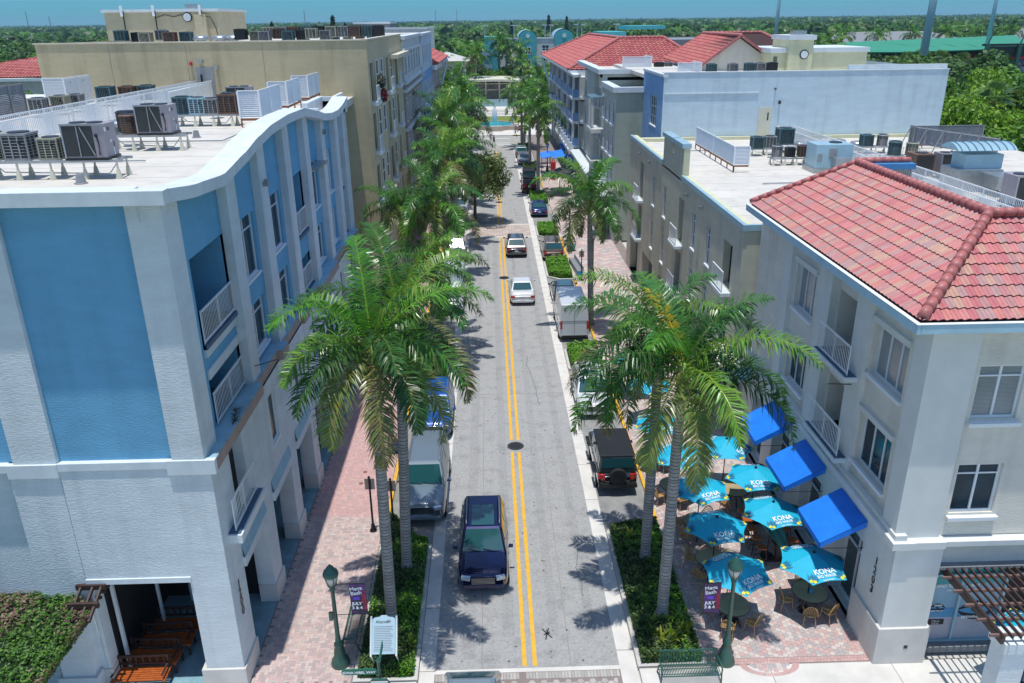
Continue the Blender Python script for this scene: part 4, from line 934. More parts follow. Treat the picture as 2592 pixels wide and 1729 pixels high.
L3 = thing('pink_grey_building', 'narrow building with pink and pale grey banded bays beyond the beige building', 'building', (-9, 80, 0))
facade_rows(FL(-7.5), L3, m_pink, 76, 94.5, 3, 14.4, (4.4, 7.6, 10.9), 6, wh=2.2, ww=1.7, balc=False, gm=m_glassd, depth=.06)
facade_rows(FL(-7.45), L3, m_lgrey, 76, 94.5, 14.4, 18.2, (15.0,), 6, wh=2.1, ww=1.7, balc=False, gm=m_glassd, depth=.06)
mb = MB(); FF(76).wall(mb, -12, -7.45, 14.4, 18.2, mi=0); FF(76).wall(mb, -12, -7.5, 3, 14.4, mi=1); mb.build('end_wall', [m_lgrey, m_pink], L3)
mb = MB()
for z in (7.0, 10.2, 13.6, 14.3, 17.1): FL(-7.5).box(mb, 75.9, 94.5, z, z + .28, -.1, .2); FF(76).box(mb, -9, -7.3, z, z + .28, -.1, .15)
FL(-7.5).box(mb, 75.8, 94.6, 18.1, 18.4, -.5, .25); mb.build('band', m_white, L3)
mb = MB(); mb.box(-20, -7.6, 76, 96, 17.9, 18.1); mb.build('flat_roof', m_roofw, L3)
mb = MB(); FL(-7.5).wall(mb, 60, 94.5, 0, 3, d=-.2); mb.build('shop_glass', m_glass, L3)
L4 = thing('blue_tower_building', 'tall light blue building with dark blue windows on the left side', 'building', (-10, 100, 0))
facade_rows(FL(-7.35), L4, m_mblue, 95, 112, 3, 14.2, (4.6, 7.8, 11.0), 5, wh=2.1, ww=1.6, balc=True)
facade_rows(FL(-7.3), L4, m_lblue, 95, 112, 14.2, 18.1, (15.0,), 5, wh=2.1, ww=1.5, balc=False)
mb = MB(); FF(95).wall(mb, -14, -7.3, 0, 18.1); mb.build('end_wall', m_lblue, L4)
mb = MB(); FL(-7.3).box(mb, 94.9, 112, 18.1, 18.35, -.5, .15); FF(95).box(mb, -14, -7.1, 18.1, 18.35, -.3, .12); FF(95).box(mb, -9, -7.1, 13.9, 14.2, -.1, .15); mb.build('coping', m_white, L4)
mb = MB(); mb.box(-20, -7.5, 95, 112, 17.8, 18.0); mb.build('flat_roof', m_roofw, L4)
L5 = thing('left_red_roofed_building', 'pinkish building with a red tiled roof and slanted brace, last on the left', 'building', (-9, 120, 0))
facade_rows(FL(-7.6), L5, m_pink, 112, 134, 3, 13.6, (4.6, 7.8, 11.0), 6, wh=2.1, ww=1.9, balc=False, gm=m_glassd, depth=.06)
mb = MB(); A0, A1, B1, B0 = (-6.5, 112, 14.4), (-6.3, 135, 14.4), (-11.5, 128, 17.2), (-11.5, 112, 17.2)
tiles(mb, A0, A1, B1, B0, cw=.5, ch=.7, pal=TPAL2, amp=.06, seg=4, step=.07); tiles(mb, (-17, 112, 14.4), (-11.5, 112, 17.2), (-11.5, 128, 17.2), (-17, 135, 14.4), cw=.5, ch=.7, pal=TPAL2, amp=.06, seg=4) if False else None
mb.build('roof_tiles', m_tilecol, L5, colattr=True)
mb = MB(); mb.add([A0, A1, B1, B0, (-17, 135, 14.4), (-17, 112, 14.4)], [(0, 1, 2, 3), (1, 4, 2), (3, 2, 4, 5)]); mb.build('roof_deck', m_tilecap, L5)
mb = MB(); FL(-7.6).box(mb, 112, 124, 13.6, 14.2, -.4, .9); FL(-7.6).box(mb, 124, 135, 13.9, 14.3, -.4, 1.2); mb.build('eave', m_white, L5)
mb = MB(); mb.bar((-7.6, 132, 9.5), (-6.4, 134.5, 14), .3); mb.build('brace', m_white, L5)

# ---------------------------------------------------------------- far buildings
def simple(name, label, x0, x1, y0, y1, z1, mat, roofm=None, wins=(), cornice=m_white, cols=0, rows=0, ww=1.5, wh=1.6):
    t = thing(name, label, 'building', ((x0 + x1) / 2, (y0 + y1) / 2, 0)); mb = MB(); hs = []
    fc = FF(y0)
    for i in range(cols):
        for j in range(rows):
            c = x0 + (x1 - x0) * (i + .5) / cols; z = z1 - 1.6 - j * 3.4 - wh; hs.append((c - ww / 2, c + ww / 2, z, z + wh, .15))
    fc.wall(mb, x0, x1, 0, z1, hs); shell(mb, x0, x1, y0, y1, 0, z1, 'LRB'); mb.build('wall', mat, t)
    mb = MB(); mb.box(x0 + .2, x1 - .2, y0 + .2, y1 - .2, z1 - .5, z1 - .3); mb.build('roof', roofm or m_roofw, t)
    mb = MB(); fc.box(mb, x0 - .15, x1 + .15, z1, z1 + .35, -.4, .15); mb.box(x0 - .15, x0 + .2, y0, y1, z1, z1 + .3); mb.box(x1 - .2, x1 + .15, y0, y1, z1, z1 + .3); mb.build('cornice', cornice, t)
    for h in hs: fc.window(t, *h[:4], -.12, cols=2, transom=0, rows=2, gm=m_glass, fw=.14)
    return t
TB = simple('teal_apartment_building', 'teal and white apartment building with barrel roofed towers behind the palms', -.6, 23.5, 240, 262, 14.6, m_lgrey, cols=5, rows=3, ww=2)
for (a, b, nm) in ((8.9, 13.6, 1), (18.8, 24.0, 2)):
    mb = MB(); mb.box(a, b, 238.6, 250, 0, 15.0); n = 12; c = (a + b) / 2; r = (b - a) / 2
    mb.add([(c + r * math.cos(PI * k / n), y, 15.0 + r * .75 * math.sin(PI * k / n)) for y in (238.6, 250) for k in range(n + 1)], [tuple(range(n + 1)), tuple(range(n + 1, 2 * n + 2))] + [(k, k + 1, n + 2 + k, n + 1 + k) for k in range(n)])
    mb.build('tower', m_teal, TB)
    mb = MB(); mb.add([(c + (r + .2) * math.cos(PI * k / n), y, 15.05 + (r * .75 + .25) * math.sin(PI * k / n)) for y in (239.5, 250) for k in range(n + 1)], [(k, k + 1, n + 2 + k, n + 1 + k) for k in range(n)]); mb.build('barrel_roof', m_bluepale, TB)
    mb = MB(); mb.tube([(c, 238.6, 15.4), (c, 238.4, 15.4)], .55, 14); mb.build('round_vent', m_white, TB)
    for z in (10.6, 7.2, 3.8): FF(238.6).window(TB, c - .9, c + .9, z, z + 2.0, .02, cols=2, rows=2, transom=0, gm=m_glass, fw=.16)
mb = MB(); mb.box(-.9, 3.2, 238.8, 246, 0, 15.4); mb.build('tower', m_teal, TB)
mb = MB()
for z in (10.5, 7.0): mb.box(-1.8, 1.2, 237.8, 238.8, z, z + .25); mb.box(-1.8, 1.2, 237.8, 237.9, z + .25, z + 1.2)
mb.build('balcony', m_bluepale, TB)
DB = simple('flat_topped_building', 'long dark grey building with a raised teal pavilion top behind the red roof', 24.5, 60, 175, 200, 15.5, m_grime, cols=9, rows=2)
mb = MB(); mb.box(29, 36.8, 178, 190, 17.5, 18.2); mb.box(23.3, 28.8, 178, 190, 15.6, 17.1); mb.build('roof_pavilion', m_teal, DB); mb = MB()
for k in range(10): mb.bar((29.2 + k * .8, 177.7, 15.7), (29.6 + k * .8, 177.7, 17.4), .12)
mb.build('truss', m_blackm, DB)
simple('white_flat_building', 'white flat roofed building behind the air conditioners of the beige roof', -23, -10.4, 150, 170, 18.3, m_lgrey, cols=4, rows=2)
simple('grey_roof_house', 'low grey building with a dark canopy top at the left skyline', -26, -19, 170, 182, 19.2, m_grime, cols=3, rows=1)
HB = thing('hip_roofed_house', 'low house with a pale hip roof between the trees', 'house', (-16, 190, 0))
mb = MB(); shell(mb, -14, -5, 185, 195, 0, 11.5, 'LRF'); mb.build('wall', m_cream, HB); mb = MB(); mb.add([(-15, 184, 11.5), (-4, 184, 11.5), (-4, 196, 11.5), (-15, 196, 11.5), (-9.5, 190, 13.4)], [(0, 1, 4), (1, 2, 4), (2, 3, 4), (3, 0, 4)]); mb.build('roof', m_conc, HB)
# red roof glimpsed at the far left, low flat roofs beside it
LR = thing('far_left_red_roof_building', 'low building with a pink red tiled roof at the left edge behind the roofs', 'building', (-75, 132, 0))
q = ((-90, 129, 12.2), (-60, 130, 12.5), (-60, 140, 16.3), (-71, 137, 15.0))
mb = MB(); tiles(mb, *q, cw=.5, ch=.6, pal=TPAL2, seg=4, step=.07); mb.build('roof_tiles', m_tilecol, LR, colattr=True)
mb = MB(); mb.add([(x, y, z - .06) for x, y, z in q], [(0, 1, 2, 3)]); mb.build('roof_deck', m_tilecap, LR)
mb = MB(); mb.box(-91, -59, 128.4, 128.9, 11.9, 12.3); mb.build('eave', m_white, LR); mb = MB(); mb.box(-89, -61, 130.5, 137, 0, 11.9); mb.build('wall', m_cream, LR)
LF = thing('lower_roof_block', 'white and blue parapet blocks of the lower roof at the left edge', 'building', (-36, 54, 0))
mb = MB(); mb.box(-60, -29.2, 48, 75, 0, 14.0); mb.box(-34, -29, 52, 52.6, 14, 15.3); mb.build('wall', m_lgrey, LF); mb = MB(); mb.box(-33.6, -30, 51.8, 52, 14.2, 15.0); mb.build('parapet', m_mblue, LF)
# pavilion / stage behind the lawn
PV = thing('stage_pavilion', 'open cream pavilion with a curved flat roof behind the lawn and steps', 'pavilion', (3, 200, 0))
mb = MB(); n = 10
for k in range(n):
    a, b = -10 + 26 * k / n, -10 + 26 * (k + 1) / n; h = lambda x: 6.3 - .006 * (x - 1) ** 2
    mb.add([(a, 197, h(a)), (b, 197, h(b)), (b, 210, h(b)), (a, 210, h(a)), (a, 197, h(a) + .5), (b, 197, h(b) + .5), (b, 210, h(b) + .5), (a, 210, h(a) + .5)], [(0, 1, 5, 4), (4, 5, 6, 7), (0, 1, 2, 3)])
mb.build('roof', m_cream2, PV)
for x in (-8, -4, -.6, 2.6, 5.2, 9, 13): mb = MB(); mb.box(x - .15, x + .15, 199, 199.3, .7, 6.2); mb.build('post', m_cream2, PV)
mb = MB()
for z in (4.2, 5.6): mb.box(-9, 15, 199.3, 199.45, z, z + .2)
mb.build('truss', m_cream2, PV); mb = MB(); mb.box(-9, 15, 209, 209.4, .7, 5); mb.build('back_wall', m_lgrey, PV); mb = MB(); mb.box(-9.5, 15.5, 196, 196.4, .6, 2.4); mb.build('parapet', m_bluepale, PV)
# stadium
ST = thing('stadium_stand', 'stadium stand with a long green metal roof and rows of blue seats', 'stadium', (140, 270, 0))
mb = MB(); mb.add([(104, 262, 11.6), (171, 275, 12.9), (163, 250, 9.9), (118, 240, 9.6), (80, 262, 9.3), (96, 262, 11.4)], [(0, 1, 2, 3), (0, 3, 4, 5)]); mb.add([(104, 262, 11.6), (171, 275, 12.9), (175, 300, 9.4), (90, 292, 9)], [(0, 1, 2, 3)])
o = mb.build('roof', M('green_metal_roof', (.03, .26, .14), .5, var=.06, vs=.1), ST); md = o.modifiers.new('th', 'SOLIDIFY'); md.thickness = .3
mb = MB()
for k in range(9): t = k / 8; mb.bar((108 + 61 * t, 263 + 12 * t, 11.75 + 1.2 * t), (119 + 43 * t, 241 + 9 * t, 9.75 + .3 * t), .12, .2)
mb.build('roof_seam', m_green, ST)
mb = MB(); mb.box(84, 166, 262, 270, 0, 9.5); mb.build('back_wall', m_grime, ST)
mb = MB()
for r in range(14): mb.box(104, 190, 236 + r * 1.1, 237 + r * 1.1, 1.2, 2.2 + r * .38)
mb.build('terrace', m_grime, ST)
mb = MB()
for r in range(14):
    for k in range(110):
        if (k % 22) in (0, 1): continue
        x = 106 + k * .75; z = 2.2 + r * .38; mb.box(x, x + .5, 236.5 + r * 1.1, 236.6 + r * 1.1, z + .05, z + .75)
tag(mb.build('seat_row', M('dark_blue_seat', (.02, .06, .16), .5), ST), kind='stuff')
mb = MB(); mb.box(143, 153, 250, 250.4, 6.6, 8.4); mb.box(154, 162, 249, 249.4, 6.9, 7.9); mb.build('red_banner', M('red_panel', (.42, .02, .04), .6), ST)
mb = MB(); mb.box(84, 110, 246, 250, 4, 5.5); mb.box(168, 200, 233, 233.5, 1, 3.4); mb.build('fascia', m_lgrey, ST)
SB = thing('scoreboard', 'dark scoreboard structure on posts above the stadium seats', 'scoreboard', (152, 244, 0))
mb = MB(); mb.box(144, 175, 244, 246, 11, 11.6); mb.box(145, 174, 244.5, 245.5, 8.0, 10.9); mb.build('board', m_blackm, SB)
for x in (144.5, 154, 164): mb = MB(); mb.box(x - .5, x + .5, 243.5, 244.4, 0, 11.5); mb.bar((x, 244, 11.5), (x + 1.2, 244, 15), .3); mb.build('post', m_green, SB)
GH = thing('grey_roofed_house', 'long low building with a pale grey hip roof behind the stadium', 'house', (150, 330, 0))
mb = MB(); mb.add([(122, 320, 9.5), (192, 330, 9.5), (178, 345, 13.6), (140, 340, 13.6)], [(0, 1, 2, 3)]); mb.add([(124, 322, 0), (188, 332, 0), (188, 332, 9.6), (124, 322, 9.6)], [(0, 1, 2, 3)]); mb.build('roof', m_grime, GH)
WH = thing('white_gabled_house', 'white house with a grey roof among palms at the right skyline', 'house', (220, 330, 0))
mb = MB(); mb.box(205, 250, 330, 345, 0, 9.5); mb.build('wall', m_white, WH); mb = MB(); mb.add([(202, 328, 9.5), (252, 328, 9.5), (246, 340, 14.5), (214, 340, 14.5)], [(0, 1, 2, 3)]); mb.build('roof', m_grime, WH)
# floodlight masts
for (x, y, x2, r, lb) in ((67.4, 200, .3, .45, 'blue-grey floodlight mast behind the red gable, leftmost of three'), (98.0, 190, .9, 1.0, 'thickest pale blue floodlight mast in front of the green stadium roof'), (150.7, 255, .6, .7, 'floodlight mast at the far right beside the scoreboard')):
    mb = MB(); mb.tube([(x, y, 0), (x + x2, y, 45)], [r, r * .6], 10)
    tag(mb.build('floodlight_mast', m_bluepale, origin=(x, y, 0), smooth=True), lb, 'light mast', 'floodlight masts of the stadium')
def roof_t_lamp(x, y, z, lb):
    t = thing('roof_lamp', lb, 'lamp', (x, y, z), 'T shaped lamps above the far buildings'); mb = MB(); mb.box(x - .15, x + .15, y, y + .3, z, z + 4.4); mb.build('pole', m_white, t); mb = MB(); mb.box(x - 1.1, x + 1.1, y - .3, y + .6, z + 4.4, z + 4.65); mb.build('head', m_white, t)
for i, (x, lb) in enumerate(((-.77 / 1.17, 'white T shaped lamp over the left end of the teal building'), (8.92 / 1.17, 'white T shaped lamp between the left end and the first barrel roof'), (19.16 / 1.17, 'left one of the pair of T shaped lamps between the barrel roofs'), (20.9 / 1.17, 'right one of the pair of T shaped lamps between the barrel roofs'),
      (29.8 / 1.17, 'left one of the pair of T shaped lamps behind the red roof ridge'), (31.36 / 1.17, 'right one of the pair of T shaped lamps behind the red roof ridge'), (42.7 / 1.17, 'white T shaped lamp beside the dark pavilion top'))):
    roof_t_lamp(x * 1.17, 285, 13.4, lb)
# ---------------------------------------------------------------- rooftop equipment
ORD = ['first', 'second', 'third', 'fourth', 'fifth', 'sixth', 'seventh', 'eighth', 'ninth', 'tenth', 'eleventh', 'twelfth', 'thirteenth', 'fourteenth', 'fifteenth', 'sixteenth', 'seventeenth', 'eighteenth', 'nineteenth', 'twentieth']
def condenser(style, mat, nm):
    t = thing('air_conditioner', 'x', 'air conditioner', (0, 0, 0), 'air conditioners on the roofs')
    mb = MB()
    if style == 'louv':                                       # vertical slats between corner posts
        mb.box(-.33, .33, -.33, .33, .03, .72)
        mb.build('coil', m_coil, t); mb = MB()
        for i in range(9):
            c = -.34 + i * .085
            for sg in (-1, 1):
                mb.box(c - .012, c + .012, sg * .335, sg * .365, .05, .74); mb.box(sg * .335, sg * .365, c - .012, c + .012, .05, .74)
        for sx in (-1, 1):
            for sy in (-1, 1): mb.box(sx * .31, sx * .375, sy * .31, sy * .375, 0, .76)
        mb.box(-.38, .38, -.38, .38, 0, .06); mb.box(-.38, .38, -.38, .38, .73, .79)
    elif style == 'grid':
        mb.box(-.33, .33, -.33, .33, .03, .72); mb.build('coil', m_coil, t); mb = MB()
        for i in range(8):
            z = .06 + i * .088
            mb.box(-.36, .36, -.36, -.335, z, z + .02); mb.box(-.36, -.335, -.36, .36, z, z + .02); mb.box(.335, .36, -.36, .36, z, z + .02)
        for i in range(4): c = -.34 + i * .227; mb.box(c - .02, c + .02, -.37, -.335, 0, .74); mb.box(.335, .37, c - .02, c + .02, 0, .74); mb.box(-.37, -.335, c - .02, c + .02, 0, .74)
        mb.box(-.38, .38, -.38, .38, 0, .05); mb.box(-.38, .38, -.38, .38, .72, .78)
    else:                                                     # round corners, wire mesh
        mb.lathe([(.33, .03), (.33, .7)], (0, 0, 0), 16); mb.build('coil', m_coil, t); mb = MB()
        for i in range(10): z = .04 + i * .072; mb.lathe([(.355, z), (.365, z + .012), (.355, z + .024)], (0, 0, 0), 16)
        for i in range(12): a = i * PI / 6; mb.box(.35 * math.cos(a) - .012, .35 * math.cos(a) + .012, .35 * math.sin(a) - .012, .35 * math.sin(a) + .012, 0, .73)
        mb.lathe([(.38, .72), (.39, .76), (.34, .79)], (0, 0, 0), 18); mb.lathe([(.37, 0), (.37, .05)], (0, 0, 0), 18)
    mb.build('housing', mat, t)
    mb = MB(); mb.lathe([(.30, .79), (.30, .81), (.22, .80)], (0, 0, 0), 16); mb.build('fan_guard', m_fan, t)
    mb = MB(); mb.box(.12, .2, -.385, -.37, .5, .58); mb.tube([(.25, -.38, .1), (.3, -.42, .3), (.28, -.39, .5)], .012, 5); mb.build('cable', m_blackm, t)
    return t
protos = {}
def put_ac(style, mat, x, y, z, label, s=1., sz=1., rz=0.):
    k = (style, mat.name)
    if k not in protos:
        protos[k] = condenser(style, mat, k); o = protos[k]; o.location = (x, y, z); o.scale = (s, s, s * sz); o.rotation_euler = (0, 0, rz); o['label'] = label; return o
    return dup(protos[k], (x, y, z), rz, label, scale=(s, s, s * sz))
def stand(x0, x1, y, z0, z1, label, depth=.5, n=4, mat=None):
    t = thing('equipment_stand', label, 'equipment stand', ((x0 + x1) / 2, y, z0), 'steel stands under the roof equipment')
    mb = MB(); mb.box(x0, x1, y - depth / 2, y - depth / 2 + .07, z1 - .08, z1); mb.box(x0, x1, y + depth / 2 - .07, y + depth / 2, z1 - .08, z1)
    for i in range(n): x = x0 + .2 + (x1 - x0 - .4) * i / (n - 1); mb.box(x - .04, x + .04, y - depth / 2 + .071, y + depth / 2 - .071, z1 - .075, z1 - .01)
    mb.build('rail', mat or m_galv, t)
    for i in range(n):
        x = x0 + .2 + (x1 - x0 - .4) * i / (n - 1)
        for sy in (-1, 1):
            yy = y + sy * (depth / 2 - .04); mb = MB(); mb.lathe([(.11, z0), (.05, z0 + .3), (.035, z0 + .3), (.035, z1 - .08)], (x, yy, 0), 8); mb.build('foot', m_cream2, t)
    mb = MB()
    mb.tube([(x0 + .3, y, z1 - .1), (x0 + .6, y, z0 + .2), (x1 - .6, y - .1, z0 + .12), (x1 - .3, y, z1 - .1)], .02, 5); mb.build('pipe', m_galv, t)
RZ = 15.12
stand(-15.9, -11.4, 26.05, RZ, RZ + .6, 'steel stand with conical feet nearest the front edge of the left roof', 0.8, 5)
stand(-14.6, -11.5, 31.95, RZ, RZ + .6, 'steel stand under the rusty condenser and farther large unit on the left roof', .8, 4)
stand(-14.8, -11.8, 39.6, RZ, RZ + .55, 'steel stand with pipes beside the louvred screens on the left roof', .8, 4)
def big_unit(name):
    t = thing('packaged_unit', 'x', 'air conditioner', (0, 0, 0), 'large lavender grey rooftop units'); mb = MB()
    mb.box(-.63, .63, -.42, .45, .06, 1.08); mb.build('housing', m_lav, t, bevel=.015)
    mb = MB(); mb.box(-.60, .30, -.435, -.422, .12, 1.03); mb.build('coil', m_coil, t)
    mb = MB(); mb.box(-.66, .66, -.45, .48, 0, .07); mb.build('base_rail', m_blackm, t)
    mb = MB(); mb.bar((-.15, -.45, .1), (-.15, -.45, 1.02), .03); mb.bar((-.05, -.45, 1.0), (.28, -.45, .15), .03); mb.box(-.65, -.6, -.45, -.42, .07, 1.08); mb.box(-.65, .65, -.455, -.43, 1.05, 1.1); mb.build('bracing', m_galv, t)
    for sx in (-.3, .22):
        mb = MB(); mb.lathe([(.24, 1.08), (.24, 1.11), (.2, 1.10)], (sx, .02, 0), 16); mb.build('fan', m_fan, t)
    mb = MB(); mb.tube([(.4, -.44, .75), (.46, -.47, .5), (.42, -.45, .15)], .02, 6); mb.box(.36, .44, -.46, -.42, .7, .78); mb.box(.632, .64, -.1, 0, .85, .95); mb.box(.632, .64, .15, .2, .3, .5); mb.build('cable', m_blackm, t)
    mb = MB(); mb.box(.632, .638, -.35, -.25, .85, .97); mb.box(.632, .638, -.05, .02, .5, .58); mb.box(.632, .638, .1, .15, .1, .35); mb.build('sticker', m_wprint, t)
    return t
bu = big_unit('b'); bu.location = (-12.42, 26.0, RZ + .6); bu['label'] = 'large lavender grey unit nearest the front edge of the left roof'
dup(bu, (-12.6, 31.95, RZ + .6), 0, 'large lavender grey unit beside the rusty brown condenser')
dup(bu, (-12.95, 44.3, RZ + .35), .1, 'large lavender grey unit behind the row of small condensers')
dup(bu, (26.9, 39.7, 10.65), 0.0, 'large lavender grey unit cut by the right edge of the picture', scale=1.4)
dup(bu, (27.6, 48.2, 10.65), 0, 'lavender grey unit behind the curved blue hood', scale=1.2)
for st, m, x, y, z, lb, s in (
    ('round', m_beige_ac, -15.45, 26.05, .6, 'round wire mesh condenser cut by the left edge, on the front stand', 1.05), ('grid', m_grey, -14.6, 26.05, .6, 'grey gridded condenser on the front stand beside the round one', 1.05),
    ('grid', m_beige_ac, -13.65, 26.05, .6, 'low gridded condenser left of the nearest large unit', .85), ('round', m_brown_ac, -13.75, 32.1, .6, 'rusty brown round condenser left of the second large unit', .9),
    ('round', m_blackm, -14.25, 33.1, .55, 'black condenser half hidden behind the nearest large unit', 1.), ('grid', m_teal_ac, -14.35, 39.7, .55, 'dark teal condenser leftmost in the piped row', 1.),
    ('grid', m_bluepale, -13.6, 39.6, .55, 'condenser with pale blue top and rusty front in the piped row', .95), ('grid', m_grey, -12.95, 39.6, .55, 'light grey condenser in the piped row', .9),
    ('grid', m_brown_ac, -12.15, 39.6, .55, 'tall dark brown condenser beside the nearest louvred screen', 1.15), ('louv', m_grey, -14.0, 45.6, .3, 'pale slatted condenser left of the middle lavender unit', .95),
    ('round', m_blackm, -13.9, 42.8, .3, 'low black condenser in the middle of the left roof', .9), ('round', m_cream2, -15.3, 41.5, .2, 'small cream condenser near the white picket rail', .8),
    ('louv', m_beige_ac, -12.1, 48.6, .3, 'slatted beige condenser behind the second louvred screen', 1.05), ('louv', m_teal_ac, -11.7, 52.3, .3, 'tall teal slatted condenser by the farthest louvred screen', 1.2),
    ('grid', m_grey, -23.6, 44.6, .2, 'grey condenser on the far side of the rails, leftmost', 1.), ('louv', m_beige_ac, -23.1, 45.9, .2, 'olive slatted condenser beyond the rails', 1.), ('louv', m_grey, -22.9, 47.2, .2, 'third condenser beyond the rails, grey slatted', .95),
    ('louv', m_teal_ac, -22.7, 50.6, .2, 'dark slatted condenser right of the inner louvred screen', 1.15), ('grid', m_brown_ac, -21.7, 51.3, .2, 'brown condenser with a red badge against the beige wall', 1.1), ('grid', m_teal_ac, -20.8, 51.9, .2, 'navy condenser against the beige wall next to the rails', 1.1)):
    put_ac(st, m, x, y, RZ + z, lb, s)
R2Z = 10.45
for st, m, x, y, z, lb, s in (
    ('louv', m_teal_ac, 18.9, 57.6, .5, 'teal slatted condenser left in the back row of the right roof', 1.05), ('grid', m_grey, 19.9, 57.9, .5, 'grey condenser in the back row of the right roof', 1.05), ('louv', m_teal_ac, 21.4, 59.2, .55, 'largest dark teal condenser below the cream roof door', 1.45),
    ('round', m_grey, 18.95, 53.5, .55, 'round grey condenser left in the front row of the right roof', .95), ('grid', m_blackm, 19.85, 53.6, .55, 'small black condenser in the middle of the front row of the right roof', .75), ('grid', m_brown_ac, 20.75, 53.6, .55, 'rust brown condenser right in the front row of the right roof', .9),
    ('louv', m_teal_ac, 26.9, 58.0, .5, 'dark teal condenser beyond the right rails', 1.), ('round', m_grey, 28.0, 57.9, .5, 'grey condenser with stickers beyond the right rails', 1.), ('round', m_teal_ac, 26.95, 53.8, .5, 'round teal condenser in front of the right louvred screen', 1.15), ('round', m_beige_ac, 28.05, 53.7, .5, 'round beige condenser in front of the right louvred screen', 1.05),
    ('grid', m_blackm, 27.1, 50.4, .3, 'small black condenser near the curved blue hood', .95)):
    put_ac(st, m, x, y, R2Z + z, lb, s)
stand(18.4, 21.9, 57.9, R2Z, R2Z + .5, 'stand under the back row of condensers on the right roof', .8, 4); stand(18.5, 21.2, 53.6, R2Z, R2Z + .5, 'stand under the front row of condensers on the right roof', .8, 4)
stand(26.3, 28.6, 57.9, R2Z, R2Z + .5, 'stand under the far condensers beyond the right rails', .8, 3); stand(26.3, 28.6, 53.7, R2Z, R2Z + .5, 'stand under the round condensers beyond the right rails', .8, 3)
# row of units along the top of the beige roof
cols_ = [m_teal_ac, m_blackm, m_beige_ac, m_grey, m_brown_ac]; 
xs = [-24.3, -23.5, -22.7, -21.9, -21.1, -20.3] + [-16.4 + i * .78 for i in range(8)]
for i, x in enumerate(xs):
    put_ac('louv' if i % 3 else 'grid', cols_[i % 5], x, 58 + (i % 2) * .8, 18.25 + (.2 if i % 3 else .35), ORD[i] + ' condenser from the left in the front row on the beige roof', .98, .85)
xs = [-15.8 + i * .86 for i in range(10)]
for i, x in enumerate(xs):
    put_ac('louv' if i % 2 else 'grid', cols_[(i + 2) % 5], x - .2, 64 + i * .25, 18.25 + .3, ORD[i] + ' condenser from the left in the back row on the beige roof', 1.05, .95)
for i, (x, y) in enumerate(((-11.9, 67.5), (-11.1, 69), (-10.5, 71.5), (-9.9, 74))): put_ac('louv', cols_[(i * 2) % 5], x, y, 18.3, ORD[i] + ' of the loose condensers at the right end of the beige roof', .95)
def vent(x, y, z, lb, r=.55, mat=None):
    t = thing('exhaust_vent', lb, 'roof vent', (x, y, z), 'mushroom shaped exhaust vents'); mb = MB()
    mb.lathe([(r * .55, 0), (r * .55, .35)], (x, y, z), 12); mb.build('curb', m_galv, t); mb = MB()
    mb.lathe([(r * .5, .32), (r, .36), (r * 1.02, .44), (r * .8, .58), (r * .3, .64), (.001, .65)], (x, y, z), 24); mb.build('hood', mat or m_galv, t, smooth=True)
for a in ((-16.9, 36.0, RZ, 'silver mushroom vent behind the nearest large unit'), (-16.2, 36.9, RZ, 'second silver mushroom vent behind the nearest large unit'), (-16.9, 44.9, RZ, 'silver mushroom vent by the rails left of the teal condenser'),
          (22.9, 59.9, R2Z, 'left silver vent by the right rails below the roof door'), (24.0, 59.0, R2Z, 'right silver vent by the right rails below the roof door'), (26.1, 60.8, R2Z, 'left one of two silver vents beyond the right rails'), (27.0, 59.6, R2Z, 'right one of two silver vents beyond the right rails'),
          (23.9, 51.2, R2Z, 'silver vent behind the ridge of the red tiles'), (26.0, 50.0, R2Z, 'silver vent between the right rails and black condenser'), (22.9, 36.6, 10.6, 'dark grey vent nearest the tiled ridge, left of the pair'), (23.6, 36.0, 10.6, 'dark grey vent nearest the tiled ridge, right of the pair'),
          (-19.2, 58.4, 18.25, 'silver vent in front of the beige stair penthouse'), (-17.9, 58.3, 18.25, 'left silver vent right of the stair penthouse'), (-17.1, 58.6, 18.25, 'right silver vent right of the stair penthouse')): vent(*a)
for x, y, lb in ((-12.45, 24.95, 'small roof drain strainer at the front edge of the left roof'), (-12.4, 35.3, 'small roof drain strainer behind the second stand')):
    mb = MB(); mb.lathe([(.2, 0), (.2, .03), (.15, .04), (.11, .28), (.1, .3)], (x, y, RZ), 10); tag(mb.build('roof_drain', m_grey, origin=(x, y, RZ)), lb, 'roof drain', 'roof drain strainers')
def picket(name, p0, p1, z, h, lb, grp, pitch=.13):
    t = thing('picket_rail', lb, 'railing', (*p0, z), grp); a, b = Vector((*p0, z)), Vector((*p1, z)); L = (b - a).length; d = (b - a) / L
    mb = MB(); up = Vector((0, 0, 1)); mb.bar(a + up * h, b + up * h, .055); mb.bar(a + up * .12, b + up * .12, .04); mb.build('rail', m_whiteclean, t); mb = MB()
    for i in range(int(L / pitch) + 1):
        p = a + d * (i * pitch); r = .026 if i % 14 else .05; mb.box(p.x - r / 2, p.x + r / 2, p.y - r / 2, p.y + r / 2, z, z + h)
    mb.build('baluster', m_whiteclean, t)
grp = 'white picket rails of the roof walkways'
picket('a', (-18.6, 28), (-17.6, 54.3), RZ, 1.1, 'white picket rail on the street side of the left roof walkway', grp); picket('b', (-19.9, 28), (-18.6, 54.3), RZ, 1.1, 'white picket rail on the far side of the left roof walkway', grp)
mb = MB(); mb.box(-17.75, -17.6, 47, 54.2, RZ, RZ + 1.0); tag(mb.build('walkway_wall', m_white, origin=(-17.7, 50, RZ)), 'low white wall at the door end of the left roof walkway', 'wall')
picket('c', (22.6, 64.5), (23.2, 30), R2Z + .02, 1.15, 'white picket rail nearer the red tiles on the right roof', grp); picket('d', (23.9, 64.5), (24.5, 30), R2Z + .02, 1.15, 'white picket rail farther from the red tiles on the right roof', grp)
